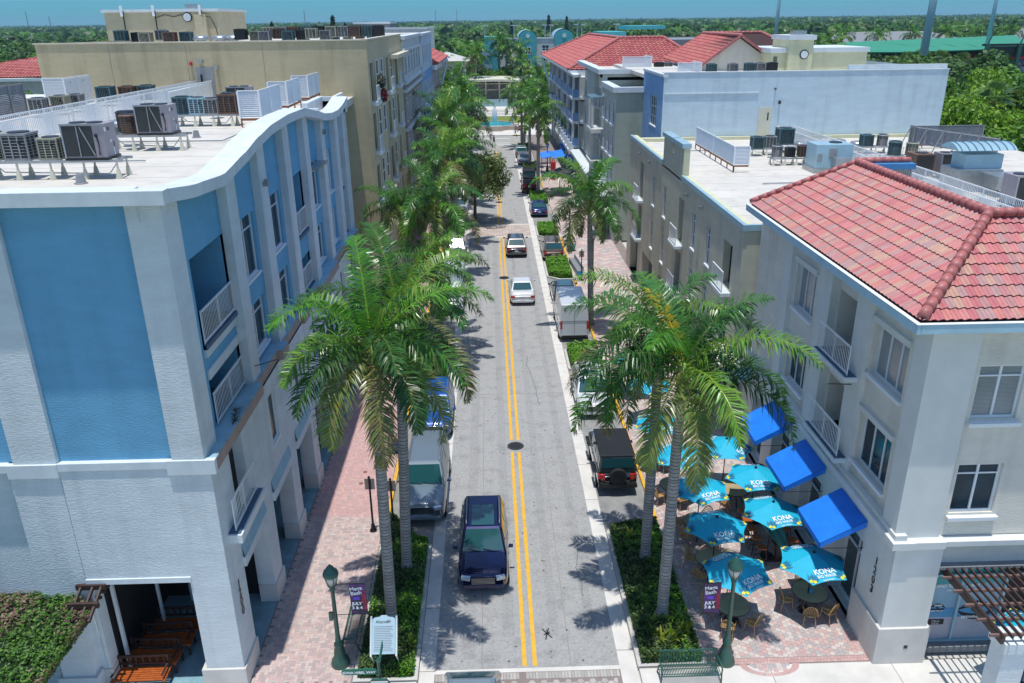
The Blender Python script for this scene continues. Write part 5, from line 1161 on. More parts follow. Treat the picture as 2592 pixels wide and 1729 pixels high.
def louvre(x0, x1, y0, y1, z0, h, lb, mat=None, near=True, brace=None, side='R', sidex=None):
    """L shaped louvred screen: a panel facing the camera and one running back along the street."""
    t = thing('louvred_screen', lb, 'screen', ((x0 + x1) / 2, y0, z0), 'louvred screens around the roof equipment'); mat = mat or m_whiteclean
    mb = MB(); n = int(h / .085); xs_ = x1 if side == 'R' else x0
    for k in range(n):
        z = z0 + .05 + k * .085
        mb.add([(x0, y0 - .02, z), (x1, y0 - .02, z), (x1, y0 + .04, z + .07), (x0, y0 + .04, z + .07)], [(0, 1, 2, 3)])
        o = .02 if side == 'R' else -.02
        mb.add([(xs_ + o, y0, z), (xs_ + o, y1, z), (xs_ - 2 * o, y1, z + .07), (xs_ - 2 * o, y0, z + .07)], [(0, 1, 2, 3)])
    mb.build('slats', mat, t); mb = MB()
    for (x, y) in ((x0, y0), (x1, y0), (xs_, y1), (xs_, (y0 + y1) / 2)): mb.box(x - .04, x + .04, y - .04, y + .04, z0, z0 + h)
    mb.box(x0, x1, y0 - .03, y0 + .03, z0 + h, z0 + h + .04); mb.box(xs_ - .03, xs_ + .03, y0, y1, z0 + h, z0 + h + .04); mb.build('frame', mat, t); mb = MB()
    mb.box(x0, x1, y0 - .03, y0 + .03, z0 - .1, z0); mb.box(xs_ - .03, xs_ + .03, y0, y1, z0 - .1, z0)
    k = max(2, int((y1 - y0) / 1.4))
    for i in range(k + 1): y = y0 + (y1 - y0) * i / k; mb.box(xs_ - .03, xs_ + .03, y - .03, y + .03, z0 - .4, z0 - .1)
    mb.box(x0 - .0, x0 + .06, y0 - .03, y0 + .03, z0 - .4, z0 - .1); mb.build('base_frame', m_rust, t)
    if brace:
        mb = MB()
        for i in range(brace): y = y0 + (y1 - y0) * (i + .5) / brace; s_ = -1 if side == 'R' else 1; mb.bar((xs_, y, z0 + h * .85), (xs_ + s_ * .9, y, z0 - .3), .05)
        mb.build('brace', m_grey, t)
louvre(-11.45, -10.5, 38.7, 42.6, RZ + .4, 1.2, 'nearest white louvred screen beside the wavy parapet'); louvre(-11.55, -10.6, 44.5, 47.6, RZ + .4, 1.2, 'middle white louvred screen beside the wavy parapet'); louvre(-11.4, -10.5, 49.4, 52.6, RZ + .4, 1.2, 'farthest white louvred screen against the beige wall')
louvre(-26.1, -24.9, 50.3, 53.6, RZ + .1, 1.5, 'white louvred screen beyond the left rails near the beige wall', side='R', brace=2); louvre(-29.5, -25.0, 43.2, 46, RZ + .1, 1.5, 'dark backed louvred screen at the left edge of the picture', mat=m_grey, brace=2)
louvre(15.4, 16.35, 51.05, 61.0, R2Z + .45, 1.15, 'long white louvred screen with rusty legs on the right roof', side='L'); louvre(31.1, 36.2, 59.6, 60.0, R2Z + .3, 1.3, 'grey louvred screen with diagonal braces at the far right of the roof', mat=m_grey, side='L', brace=1)
tq = thing('louvred_screen', 'grey louvred screen seen from behind running along the right roof edge', 'screen', (31.2, 56, R2Z), 'louvred screens around the roof equipment'); mb = MB()
for k in range(14): z = R2Z + .4 + k * .085; mb.add([(31.0, 60.0, z), (33.4, 53.0, z), (33.45, 53.0, z + .07), (31.05, 60.0, z + .07)], [(0, 1, 2, 3)])
mb.build('slats', m_grey, tq); mb = MB()
for i in range(6): t_ = i / 5; x, y = 31.0 + 2.4 * t_, 60 - 7 * t_; mb.box(x - .04, x + .04, y - .04, y + .04, R2Z + .35, R2Z + 1.65); mb.bar((x, y, R2Z + 1.5), (x - .8, y - .3, R2Z + .1), .05)
mb.build('brace', m_grey, tq)
louvre(14.0, 17.0, 88.0, 92.0, 14.6, 1.3, 'white louvred screen on the sage building in front of the large red roof'); louvre(16.2, 18.2, 72.0, 75.0, 15.3, .75, 'low white louvred screen peeking over the light blue wall by the gable')
put_ac('louv', m_blackm, 17.8, 88.2, 14.4, 'black condenser beside the louvred screen on the sage building', 1.2); put_ac('grid', m_grey, 18.9, 89, 14.4, 'grey condenser beside the louvred screen on the sage building', 1.2)
for i, (x, m) in enumerate(((19.2, m_teal_ac), (21.1, m_grey), (22.6, m_teal_ac), (23.6, m_grey), (24.7, m_blackm))): put_ac('louv' if i % 2 else 'grid', m, x, 72.5 + .2 * i, 15.1, ORD[i] + ' condenser from the left peeking over the light blue wall', 1.05)
# blue air handler and curved hood
t = thing('air_handler', 'pale blue air handling box with a fan behind the red tile ridge', 'air conditioner', (21.4, 51, R2Z)); mb = MB()
mb.box(20.3, 22.6, 50.3, 52.0, R2Z + .3, R2Z + 1.75); mb.build('housing', m_bluepale, t, bevel=.02); mb = MB(); mb.lathe([(.4, 1.75), (.4, 1.8), (.3, 1.78)], (21.8, 51.2, R2Z), 18); mb.build('fan', m_fan, t)
mb = MB(); mb.box(21.3, 22.3, 49.6, 50.3, R2Z + .4, R2Z + 1.0); mb.box(20.2, 22.7, 50.2, 52.1, R2Z + .0, R2Z + .3); mb.build('duct', m_galv, t); mb = MB(); mb.box(20.4, 20.7, 50.28, 50.3, R2Z + .7, R2Z + 1.2); mb.box(21.1, 21.6, 50.28, 50.3, R2Z + .9, R2Z + 1.5); mb.build('panel', m_grey, t)
t = thing('kitchen_exhaust', 'large kitchen exhaust with a ribbed pale blue curved hood on the right roof', 'exhaust hood', (27.2, 44.8, R2Z)); mb = MB()
n = 10; pr = [(-1.1 + 0, 0)] 
arc = [(44.0 - .0 + 1.9 * (k / n), 1.95 + .62 * math.sin(PI * (.08 + .84 * k / n)) ** .6) for k in range(n + 1)]
mb.add([(x, y, R2Z + z) for x in (25.6, 28.9) for y, z in arc], [tuple(range(n, -1, -1)), tuple(range(n + 1, 2 * n + 2))] + [(k, k + 1, n + 2 + k, n + 1 + k) for k in range(n)] + [(0, n, 2 * n + 1, n + 1)])
mb.build('curved_hood', m_bluepale, t); mb = MB()
for i in range(8): x = 25.8 + i * .42; mb.tube([(x, y, R2Z + z + .02) for y, z in arc], .03, 5)
mb.build('rib', M('dark_blue_seam', (.10, .22, .30), .5), t); mb = MB(); mb.box(26.2, 28.3, 44.2, 45.6, R2Z + 1.2, R2Z + 1.98); mb.build('fan_box', m_bluepale, t); mb = MB(); mb.box(25.8, 28.2, 43.8, 45.8, R2Z, R2Z + 1.2); mb.box(27.0, 29.2, 42.2, 43.8, R2Z + .4, R2Z + 1.1); mb.build('duct', m_galv, t)
t = thing('brown_roof_unit', 'large dark brown glossy roof unit left of the curved blue hood', 'air conditioner', (25.9, 48.2, R2Z)); mb = MB(); mb.box(25.2, 26.4, 47.6, 48.8, R2Z + .2, R2Z + 1.5); mb.build('housing', m_brown_ac, t, bevel=.02); mb = MB(); mb.box(25.3, 26.3, 47.57, 47.6, R2Z + .3, R2Z + 1.4); mb.build('coil', m_coil, t); mb = MB(); mb.lathe([(.35, 1.5), (.35, 1.54)], (25.8, 48.2, R2Z), 14); mb.build('fan', m_fan, t)

# ---------------------------------------------------------------- street furniture
def street_lamp(x, y, lb, h=4.1):
    t = thing('street_lamp', lb, 'street lamp', (x, y, 0), 'green street lamps with acorn lanterns'); mb = MB()
    mb.lathe([(.30, 0), (.31, .08), (.27, .14), (.28, .2), (.2, .3), (.17, .6), (.12, .75), (.15, .8), (.15, .86), (.10, .92), (.075, 1.2), (.06, h - .75), (.09, h - .72), (.07, h - .66)], (x, y, 0), 16); mb.build('post', m_green, t, smooth=True)
    mb = MB(); mb.lathe([(.08, h - .66), (.13, h - .6), (.15, h - .55)], (x, y, 0), 12); mb.build('collar', m_green, t)
    mb = MB(); mb.lathe([(.13, h - .55), (.21, h - .3), (.22, h - .18)], (x, y, 0), 12); mb.build('glass', M('frosted_glass', (.45, .48, .46), .2, spec=.8), t, smooth=True)
    mb = MB()
    for k in range(6): a = k * PI / 3; mb.bar((x + .14 * math.cos(a), y + .14 * math.sin(a), h - .56), (x + .23 * math.cos(a), y + .23 * math.sin(a), h - .18), .022)
    mb.lathe([(.24, h - .2), (.25, h - .15), (.22, h - .05), (.12, h + .05), (.11, h + .1), (.05, h + .15), (.03, h + .2)], (x, y, 0), 16); mb.build('cap', m_green, t, smooth=True)
    return t
la = street_lamp(-5.25, 20.85, 'green street lamp with a lantern on the left sidewalk by the bench', 3.75); lb_ = street_lamp(7.35, 20.43, 'green street lamp with a lantern in front of the restaurant terrace', 3.95)
for x, y, lb in ((8.09, 62.3, 'far green street lamp behind the right side palm trunk'), (7.37, 74.5, 'far green street lamp above the turquoise flower pot'), (7.9, 112, 'farthest dark street lamp beside the blue canopies')): dup(lb_, (x, y, 0), 0, lb)
mb = MB(); mb.box(-5.42, -5.30, 20.7, 20.78, 1.9, 2.2); tag(mb.build('utility_box', m_green, origin=(-5.36, 20.74, 1.9)), 'small green box strapped to the left street lamp post', 'box')
def banner(x, y, z0, lb, side):
    t = thing('banner', lb, 'banner', (x, y, z0), 'festival banners on the street lamps'); w_, h_ = .52, 1.15; x0, x1 = (x, x + w_)
    mb = MB(); mb.box(x0, x1, y - .008, y + .008, z0, z0 + h_); mb.build('cloth', M('dark_purple_banner', (.03, .02, .05), .6, col2=(.10, .03, .16), vs=3, var=.3), t)
    mb = MB(); mb.tube([(x0 - .5, y, z0 + h_ + .02), (x1, y, z0 + h_ + .02)], .012, 5); mb.tube([(x0 - .5, y, z0 - .02), (x1, y, z0 - .02)], .012, 5); mb.build('bracket', m_blackm, t)
    def tt(s, sz, dx, dz, m, rot=0, b=.004):
        xd = (math.cos(rot), 0, math.sin(rot)); yd = (-math.sin(rot), 0, math.cos(rot)); text(s, sz, t, m, frame4((x0 + dx, y - .014, z0 + dz), xd, yd), extrude=.001, bold=b)
    tt('Mega', .19, .2, .98, m_wprint, .15); tt('Bash', .19, .2, .81, m_wprint, .15); tt('JULY', .15, .2, .40, m_wprint, b=.008); tt('3 & 4', .15, .2, .24, m_wprint, b=.008)
    tt('BASEBALL', .17, .45, .55, M('red_print', (.5, .02, .05), .6), PI / 2)
    mb = MB(); mb.box(x0 + .1, x0 + .3, y - .012, y - .009, z0 + .55, z0 + .66); mb.build('emblem', M('violet_print', (.14, .05, .6), .6), t)
banner(-4.72, 20.86, 2.02, 'dark festival banner on the left street lamp', 1); banner(6.45, 20.42, 2.02, 'dark festival banner on the restaurant side street lamp', -1)
def bench(mat):
    t = thing('park_bench', 'x', 'bench', (0, 0, 0), 'metal slatted park benches'); L_ = .95; mb = MB()
    for k in range(36):
        x = -L_ + .04 + k * (2 * L_ - .08) / 35
        mb.tube([(x, -.22, .40), (x, -.27, .43), (x, -.1, .44), (x, .15, .43), (x, .22, .5), (x, .33, .84), (x, .40, .86)], .013, 4)
    mb.build('slats', mat, t); mb = MB(); mb.tube([(-L_, -.27, .42), (L_, -.27, .42)], .02, 6); mb.tube([(-L_, .38, .87), (L_, .38, .87)], .022, 6); mb.tube([(-L_, .2, .44), (L_, .2, .44)], .02, 6); mb.build('rail', mat, t)
    for sx in (-L_, L_):
        mb = MB(); mb.tube([(sx, -.25, 0), (sx, -.22, .42), (sx, -.24, .62), (sx, .0, .66), (sx, .3, .62)], .025, 6); mb.build('armrest', mat, t)
        mb = MB(); mb.tube([(sx, .38, 0), (sx, .22, .42)], .025, 6); mb.build('leg', mat, t)
    return t
b1 = bench(m_green); b1.location = (6.0, 19.70, .002); b1.rotation_euler = (0, 0, 0); b1['label'] = 'dark slatted metal bench at the bottom right beside the planting bed'
dup(b1, (-4.98, 22.2, .004), PI / 2 + PI, 'green slatted metal bench beside the left street lamp'); 
def boxbench(x, y, rz, lb):
    t = thing('stone_bench', lb, 'bench', (x, y, 0), 'grey benches with blue ends', rz); mb = MB(); OR[t.name] = Vector((0, 0, 0)); mb.box(-.25, .25, -2, 2, 0, .48); mb.build('seat', m_grey, t, bevel=.02); mb = MB(); mb.box(-.24, .24, -2.03, -2.0, .08, .44); mb.build('end_panel', M('cyan_panel', (.02, .30, .52), .5), t); mb = MB(); mb.box(.2, .28, -2, 2, .48, .8); mb.build('backrest', m_grey, t)
boxbench(7.05, 65.2, .08, 'long grey bench with a blue end on the right sidewalk'); boxbench(-4.95, 46.9, 0, 'long grey bench with a blue end beside the left hedge')
# small sign posts
def signpost(x, y, lb, h=2.5, face=1, pan=m_brown):
    t = thing('sign_post', lb, 'sign', (x, y, 0), 'small parking sign posts'); mb = MB(); mb.lathe([(.16, 0), (.15, .06), (.09, .14), (.08, .3), (.045, .36), (.04, h), (.06, h + .04), (.03, h + .1)], (x, y, 0), 10); mb.build('post', m_blackm, t, smooth=True)
    mb = MB(); mb.box(x - .2, x + .2, y + .05, y + .07, h - .55, h - .05); mb.build('sign_panel', pan, t)
signpost(-5.15, 28.3, 'black post with a brown sign back on the left sidewalk'); signpost(-4.35, 28.6, 'brown sign back behind the second left palm trunk', 2.2); signpost(7.17, 62.1, 'black post with a small dark sign beside the grey bench'); signpost(7.3, 45.5, 'sign post with a yellow panel behind the right palm fronds', 2.2, pan=m_yel); signpost(-5.0, 52, 'pale framed yellow sign on the left sidewalk under the palms', 2.6, pan=m_yel)
t = thing('stop_sign', 'red stop sign at the far crossing on the right', 'stop sign', (5.4, 142.5, 0)); mb = MB(); mb.tube([(5.4, 142.5, 0), (5.4, 142.5, 2.4)], .05, 6); mb.build('post', m_grey, t)
mb = MB(); mb.add([(5.4 + .5 * math.cos(PI / 8 + k * PI / 4), y, 2.3 + .5 * math.sin(PI / 8 + k * PI / 4)) for y in (142.42, 142.46) for k in range(8)], [tuple(range(8)), tuple(range(8, 16))] + [(k, (k + 1) % 8, 8 + (k + 1) % 8, 8 + k) for k in range(8)]); mb.build('sign_panel', M('sign_red', (.45, .01, .02), .4), t); text('STOP', .3, t, m_wprint, frame4((5.4, 142.4, 2.3), (1, 0, 0), (0, 0, 1)), bold=.01)
# directory board
t = thing('directory_board', 'pale blue directory board with lines of small text by the left street corner', 'sign', (-3.65, 20.45, 0))
DM = Matrix.Translation((-3.68, 20.35, 1.55)) @ Matrix.Rotation(-.0, 4, 'Z') @ Matrix.Rotation(math.radians(-35), 4, 'X')
def dxf(x, y, z=0): return tuple(DM @ Vector((x, z, y)))
mb = MB(); pl = [(-.36, -.55), (.36, -.55), (.36, .5), (.3, .55), (.14, .57), (.08, .62), (-.08, .62), (-.14, .57), (-.3, .55), (-.36, .5)]
mb.add([dxf(x, y, z) for z in (0, .05) for x, y in pl], [tuple(range(10)), tuple(range(10, 20))] + [(k, (k + 1) % 10, 10 + (k + 1) % 10, 10 + k) for k in range(10)]); mb.build('board', M('sign_pale_blue', (.40, .55, .62), .5, var=.05), t)
xd = DM.to_3x3() @ Vector((1, 0, 0)); yd = DM.to_3x3() @ Vector((0, 0, 1))
text('Abacoa', .13, t, m_blackm, frame4(dxf(-.06, .42, -.006), xd, yd), extrude=.001)
mb = MB()
for k in range(15):
    y = .27 - k * .052; L_ = .5 + .12 * rnd.random(); mb.add([dxf(-.3, y, -.004), dxf(-.3 + L_, y, -.004), dxf(-.3 + L_, y + .018, -.004), dxf(-.3, y + .018, -.004)], [(0, 1, 2, 3)])
mb.add([dxf(.16 + .07 * math.cos(a * PI / 5), .43 + .05 * math.sin(a * PI / 5), -.004) for a in range(10)], [tuple(range(10))])
mb.build('text_line', m_grime, t)
for sx in (-.4, .4): mb = MB(); mb.tube([dxf(sx, .6, .03), dxf(sx, -.6, .03), (-3.68 + sx, 20.7, 0)], .035, 6); mb.build('post', m_white, t)
# street name sign and brewery sign at the bottom
t = thing('street_name_sign', 'green EDNA HIBEL WAY street sign on a post with a brewery sign below', 'street sign', (-3.42, 17.75, 0)); mb = MB(); mb.tube([(-3.42, 17.75, 0), (-3.42, 17.75, 2.95)], .045, 8); mb.lathe([(.05, 2.95), (.08, 3.0), (.02, 3.1)], (-3.42, 17.75, 0), 8); mb.build('post', m_green, t)
mb = MB(); n = 8
ca = lambda cx_, s: [(cx_ + s * .1 * math.sin(PI * k / n), .1 * math.cos(PI * k / n)) for k in range(n + 1)]
pl = ca(-3.58, 1) + ca(-4.38, -1)[::-1]
mb.add([(x, y, 2.62 + z) for y in (17.72, 17.75) for x, z in pl], [tuple(range(len(pl))), tuple(range(len(pl), 2 * len(pl)))] + [(k, (k + 1) % len(pl), len(pl) + (k + 1) % len(pl), len(pl) + k) for k in range(len(pl))]); mb.build('name_blade', M('sign_green', (.01, .16, .10), .4), t)
text('EDNA HIBEL WAY', .115, t, m_wprint, frame4((-3.98, 17.70, 2.62), (1, 0, 0), (0, 0, 1)), extrude=.001, bold=.003)
mb = MB(); mb.box(-3.435, -3.405, 17.75, 18.6, 2.72, 2.92); mb.build('cross_blade', M('sign_green', (.01, .16, .10), .4), t)
mb = MB(); pl = [(-.3, -.2), (.3, -.2), (.3, .1), (.2, .24), (-.2, .24), (-.3, .1)]
mb.add([(-3.42 + x, y, 2.2 + z) for y in (17.6, 17.66) for x, z in pl], [tuple(range(6)), tuple(range(6, 12))] + [(k, (k + 1) % 6, 6 + (k + 1) % 6, 6 + k) for k in range(6)]); mb.build('sign_frame', m_green, t)
mb = MB(); mb.box(-3.66, -3.18, 17.585, 17.6, 2.02, 2.38); mb.build('sign_panel', m_white, t)
text('CIVIL SOCIETY', .068, t, m_blackm, frame4((-3.42, 17.575, 2.30), (1, 0, 0), (0, 0, 1)), extrude=.001, bold=.002); text('BREWING CO.', .068, t, m_blackm, frame4((-3.42, 17.575, 2.20), (1, 0, 0), (0, 0, 1)), extrude=.001, bold=.002)
# manholes
for x, y, r, lb in ((.98, 35.35, .42, 'round iron manhole cover nearest the camera on the yellow line'), (.96, 63.6, .42, 'round iron manhole cover beside the white saloon'), (.95, 93.3, .42, 'farthest round iron manhole cover on the yellow line')):
    t = thing('manhole_cover', lb, 'manhole cover', (x, y, G), 'manhole covers in the road'); mb = MB(); mb.lathe([(r, G), (r, G + .012), (r * .86, G + .012)], (x, y, 0), 24); mb.build('frame', m_iron, t)
    mb = MB()
    for k in range(9): a = -r * .7 + k * r * .175; w_ = math.sqrt(max(0, (r * .75) ** 2 - a * a)); mb.box(x - w_, x + w_, y + a - .012, y + a + .012, G + .012, G + .02)
    mb.build('grid', m_blackm, t)
for x, y, lb in ((-6.15, 33.0, 'small rust coloured lid in the herringbone paving, farther one'), (-6.2, 32.0, 'small rust coloured lid in the herringbone paving, nearer one')):
    mb = MB(); mb.lathe([(.1, .004), (.1, .012)], (x, y, 0), 12); tag(mb.build('valve_lid', m_rust, origin=(x, y, 0)), lb, 'lid', 'small lids in the paving')
# tar mark
mb = MB()
for k in range(7): a = k * 1.1; mb.bar((1.62, 22.1, G + .004), (1.62 + .22 * math.cos(a) * (.5 + (k % 3) * .3), 22.1 + .3 * math.sin(a), G + .004), .05, .004)
tag(mb.build('tar_mark', m_iron), kind='structure')
# pots
def pot(x, y, lb, mat, r=.3, h=.5, fl=None, pal=((.03, .10, .01),), fh=.5):
    t = thing('flower_pot', lb, 'planter', (x, y, 0), 'flower pots on the sidewalks'); mb = MB(); mb.lathe([(r * .65, .005), (r * .95, h * .55), (r, h), (r * 1.06, h + .02), (r * .9, h + .03)], (x, y, 0), 16); mb.build('pot', mat, t, smooth=True)
    mb = MB()
    for k in range(220):
        a = rnd.random() * 2 * PI; q = rnd.random() ** .5 * r * 1.2; z = h + rnd.random() * fh; p = Vector((x + q * math.cos(a), y + q * math.sin(a), z)); d = Vector((rnd.uniform(-1, 1), rnd.uniform(-1, 1), rnd.uniform(.2, 1))).normalized() * .09; s_ = d.cross(Vector((rnd.uniform(-1, 1), rnd.uniform(-1, 1), .3))).normalized() * .03
        mb.add([tuple(p - s_), tuple(p + s_), tuple(p + d)], [(0, 1, 2)], col=rnd.choice(pal))
    mb.build('foliage', m_leaf, t, colattr=True)
pot(-4.95, 34.9, 'blue pot of red flowers behind the left palm trunk', M('blue_glaze', (.02, .05, .22), .25), .33, .42, pal=((.35, .04, .03), (.30, .10, .05), (.04, .12, .02)), fh=.45)
pot(-6.8, 42.3, 'tall white pot with a spiky plant by the blue building', m_white, .24, .85, pal=((.03, .06, .02), (.05, .09, .02))); pot(7.25, 71.2, 'turquoise pot on the right sidewalk beside a lamp', M('turquoise_glaze', (.05, .28, .26), .3), .4, .5, pal=((.10, .10, .03), (.06, .12, .03), (.16, .12, .05)), fh=.7)
pot(8.1, 36.5, 'dark pot with a leafy plant behind the right palms', m_brown, .3, .4, pal=((.05, .14, .02), (.08, .18, .03)), fh=.6); pot(-7.1, 50.5, 'second white pot farther along the blue building', m_white, .25, .8, pal=((.03, .06, .02),))
# orange counter tables in the arcade
for i, (y, lb) in enumerate(((37.4, 'orange topped table under the arcade of the blue building, nearer'), (41.6, 'orange topped table under the arcade of the blue building, farther'))):
    t = thing('bar_table', lb, 'table', (-8.35, y, 0), 'orange topped arcade tables'); mb = MB(); mb.box(-8.6, -8.1, y - 1, y + 1, 1.02, 1.07); mb.build('tabletop', M('bright_orange', (.55, .10, .01), .4), t)
    for s_ in (-.9, .9): mb = MB(); mb.box(-8.4, -8.3, y + s_ - .04, y + s_ + .04, .012, 1.02); mb.build('leg', m_wood, t)
# pergola at the right front
t = thing('pergola', 'dark brown slatted pergola over the shop front at the right edge', 'pergola', (16, 20, 0)); mb = MB()
for x in (13.95, 16.0, 18.0): mb = MB(); mb.bar((x, 20.7, 3.42), (x, 17.3, 3.42), .10, .2); mb.build('beam', m_wood, t)
mb = MB()
for k in range(6): y = 20.5 - k * .62; mb.box(13.6, 19, y - .03, y + .03, 3.52, 3.60)
mb.build('purlin', M('weathered_pink_brown', (.20, .12, .11), .6), t); mb = MB()
for k in range(24): x = 13.9 + k * .235; mb.bar((x, 20.9, 3.64), (x + .0, 17.2, 3.64), .05, .075)
mb.build('slat', m_wood, t)
mb = MB(); mb.box(14.12, 14.82, 17.35, 17.95, 0, 2.95); mb.box(14.05, 14.89, 17.28, 18.02, 2.95, 3.3)
tag(mb.build('stucco_post', m_wblue, origin=(14.5, 17.6, 0)), 'white stucco post holding the pergola at the bottom right corner', 'post')

# ---------------------------------------------------------------- terrace: umbrellas, tables, chairs
def umb_proto():
    t = thing('cafe_umbrella', 'x', 'umbrella', (0, 0, 0), 'turquoise printed umbrellas of the terrace'); R_, ze, za = 1.24, 2.02, 2.48; cor = [(R_ * math.cos(k * PI / 3), R_ * math.sin(k * PI / 3), ze) for k in range(6)]
    mb = MB()
    for k in range(6):
        a, b = Vector(cor[k]), Vector(cor[(k + 1) % 6]); ap = Vector((0, 0, za)); n = 5
        rows = []
        for i in range(n + 1):
            s_ = i / n; row = []
            for j in range(5):
                u = j / 4; p = ap.lerp(a.lerp(b, u), s_); sag = .06 * s_ * s_ * (1 - (2 * u - 1) ** 2); p = p - Vector((p.x, p.y, 0)) * sag * 1.2; p.z += sag * .35 - .04 * s_ * (1 - s_); row.append(tuple(p))
            rows.append(row)
        base = []
        for r_ in rows: base += r_
        mb.add(base, [(i * 5 + j, i * 5 + j + 1, (i + 1) * 5 + j + 1, (i + 1) * 5 + j) for i in range(n) for j in range(4)])
    cn = mb.build('canopy', m_umb, t); md = cn.modifiers.new('s', 'SOLIDIFY'); md.thickness = .008; md.offset = -1
    lf = MB(); fl = MB()
    for k in range(6):
        a, b = Vector(cor[k]), Vector(cor[(k + 1) % 6]); ap = Vector((0, 0, za)); ex = (b - a).normalized(); m_ = (a + b) / 2; ey = (ap - m_); slope = ey.length; ey.normalize(); nn = ex.cross(ey); nn = nn if nn.z > 0 else -nn
        def Q(u, v, o=.024): 
            return tuple(m_ + ex * u + ey * v + nn * o)
        for sg in (-1, 1):
            for j in range(5):                                     # palm-leaf print
                an = PI / 2 + sg * (-.9 + j * .42) ; L_ = .34 - .02 * abs(j - 2); cx0, cy0 = sg * .47, .07; dx, dy = math.cos(an) * L_, abs(math.sin(an)) * L_; px_, py_ = -dy * .14, dx * .14
                if abs(cx0 + dx) > .62 * (1 - (cy0 + dy) / slope) + .03: dx *= .4; px_ *= .5
                lf.add([Q(cx0, cy0), Q(cx0 + dx * .5 + px_, cy0 + dy * .5 + py_), Q(cx0 + dx, cy0 + dy), Q(cx0 + dx * .5 - px_, cy0 + dy * .5 - py_)], [(0, 1, 2, 3)])
            cx0, cy0 = sg * .50, .10
            fl.add([Q(cx0 + (.05 + .025 * (q % 2)) * math.cos(q * PI / 5), cy0 + (.05 + .025 * (q % 2)) * math.sin(q * PI / 5), .030) for q in range(10)], [tuple(range(10))])
        if k in (1, 4):
            xd, yd = ex, ey
            M1 = frame4(Q(0, .42, .03), -xd if (ex.cross(ey)).z < 0 else xd, yd); text('KONA', .27, t, m_wprint, M1, 'lettering', extrude=.001, bold=.005)
            text('BIG WAVE', .145, t, m_wprint, frame4(Q(0, .245, .03), xd, yd), 'lettering', extrude=.001, bold=.002); text('Liquid Aloha', .085, t, m_wprint, frame4(Q(0, .11, .03), xd, yd), 'lettering', extrude=.001)
    lf.build('leaf_print', m_umbleaf, t); fl.build('flower_print', m_yprint, t)
    mb = MB(); mb.tube([(0, 0, 0.02), (0, 0, 2.5)], .022, 8); mb.build('pole', m_blackm, t); mb = MB(); mb.lathe([(.05, 2.46), (.06, 2.5), (.02, 2.56)], (0, 0, 0), 10); mb.build('finial', m_blackm, t)
    mb = MB()
    for c in cor: mb.tube([(0, 0, za - .05), (c[0] * .98, c[1] * .98, ze - .02)], .012, 5)
    mb.build('rib', m_blackm, t); mb = MB(); mb.lathe([(.26, .006), (.26, .05), (.05, .1)], (0, 0, 0), 16); mb.build('base', m_blackm, t)
    return t
up = umb_proto()
UM = [(10.86, 22.75, .18, 'turquoise umbrella half shaded by the nearest blue awning'), (8.1, 22.35, .5, 'turquoise umbrella behind the lamp with the banner'), (8.1, 25.0, .15, 'turquoise umbrella beside the right palm trunk, second row'), (8.15, 27.6, .35, 'turquoise umbrella beside the right palm trunk, third row'),
      (10.5, 25.9, .2, 'turquoise umbrella over the nearer end of the seafoam board'), (10.6, 28.4, 0, 'turquoise umbrella over the farther end of the seafoam board'), (7.9, 30.3, .6, 'turquoise umbrella between the two right palm trunks'), (10.1, 30.9, .9, 'turquoise umbrella shaded under the farthest awning'), (7.6, 33.2, .2, 'turquoise umbrella seen behind the palm trunks and jeep'),
      (8.0, 37.5, .4, 'turquoise umbrella glimpsed through the right palm fronds'), (7.7, 40.8, .1, 'farthest turquoise umbrella under the right palms')]
for i, (x, y, r, lb) in enumerate(UM):
    if i == 0: up.location = (x, y, 0); up.rotation_euler = (0, 0, r); up['label'] = lb
    else: dup(up, (x, y, 0), r, lb)
dup(up, (16.25, 19.0, 0), .5, 'turquoise umbrella cut off behind the stucco post at the right edge')
def table_proto():
    t = thing('cafe_table', 'x', 'table', (0, 0, 0), 'round brown terrace tables'); mb = MB(); mb.lathe([(.56, .70), (.60, .71), (.60, .745), (.57, .75)], (0, 0, 0), 28); mb.build('tabletop', m_tableb, t); mb = MB(); mb.lathe([(.61, .70), (.62, .725), (.61, .745)], (0, 0, 0), 28); mb.build('rim', m_wood, t)
    for k in range(4): a = k * PI / 2 + .4; mb = MB(); mb.tube([(.12 * math.cos(a), .12 * math.sin(a), .70), (.42 * math.cos(a), .42 * math.sin(a), 0.005)], .025, 6); mb.build('leg', m_wood, t)
    return t
tp = table_proto()
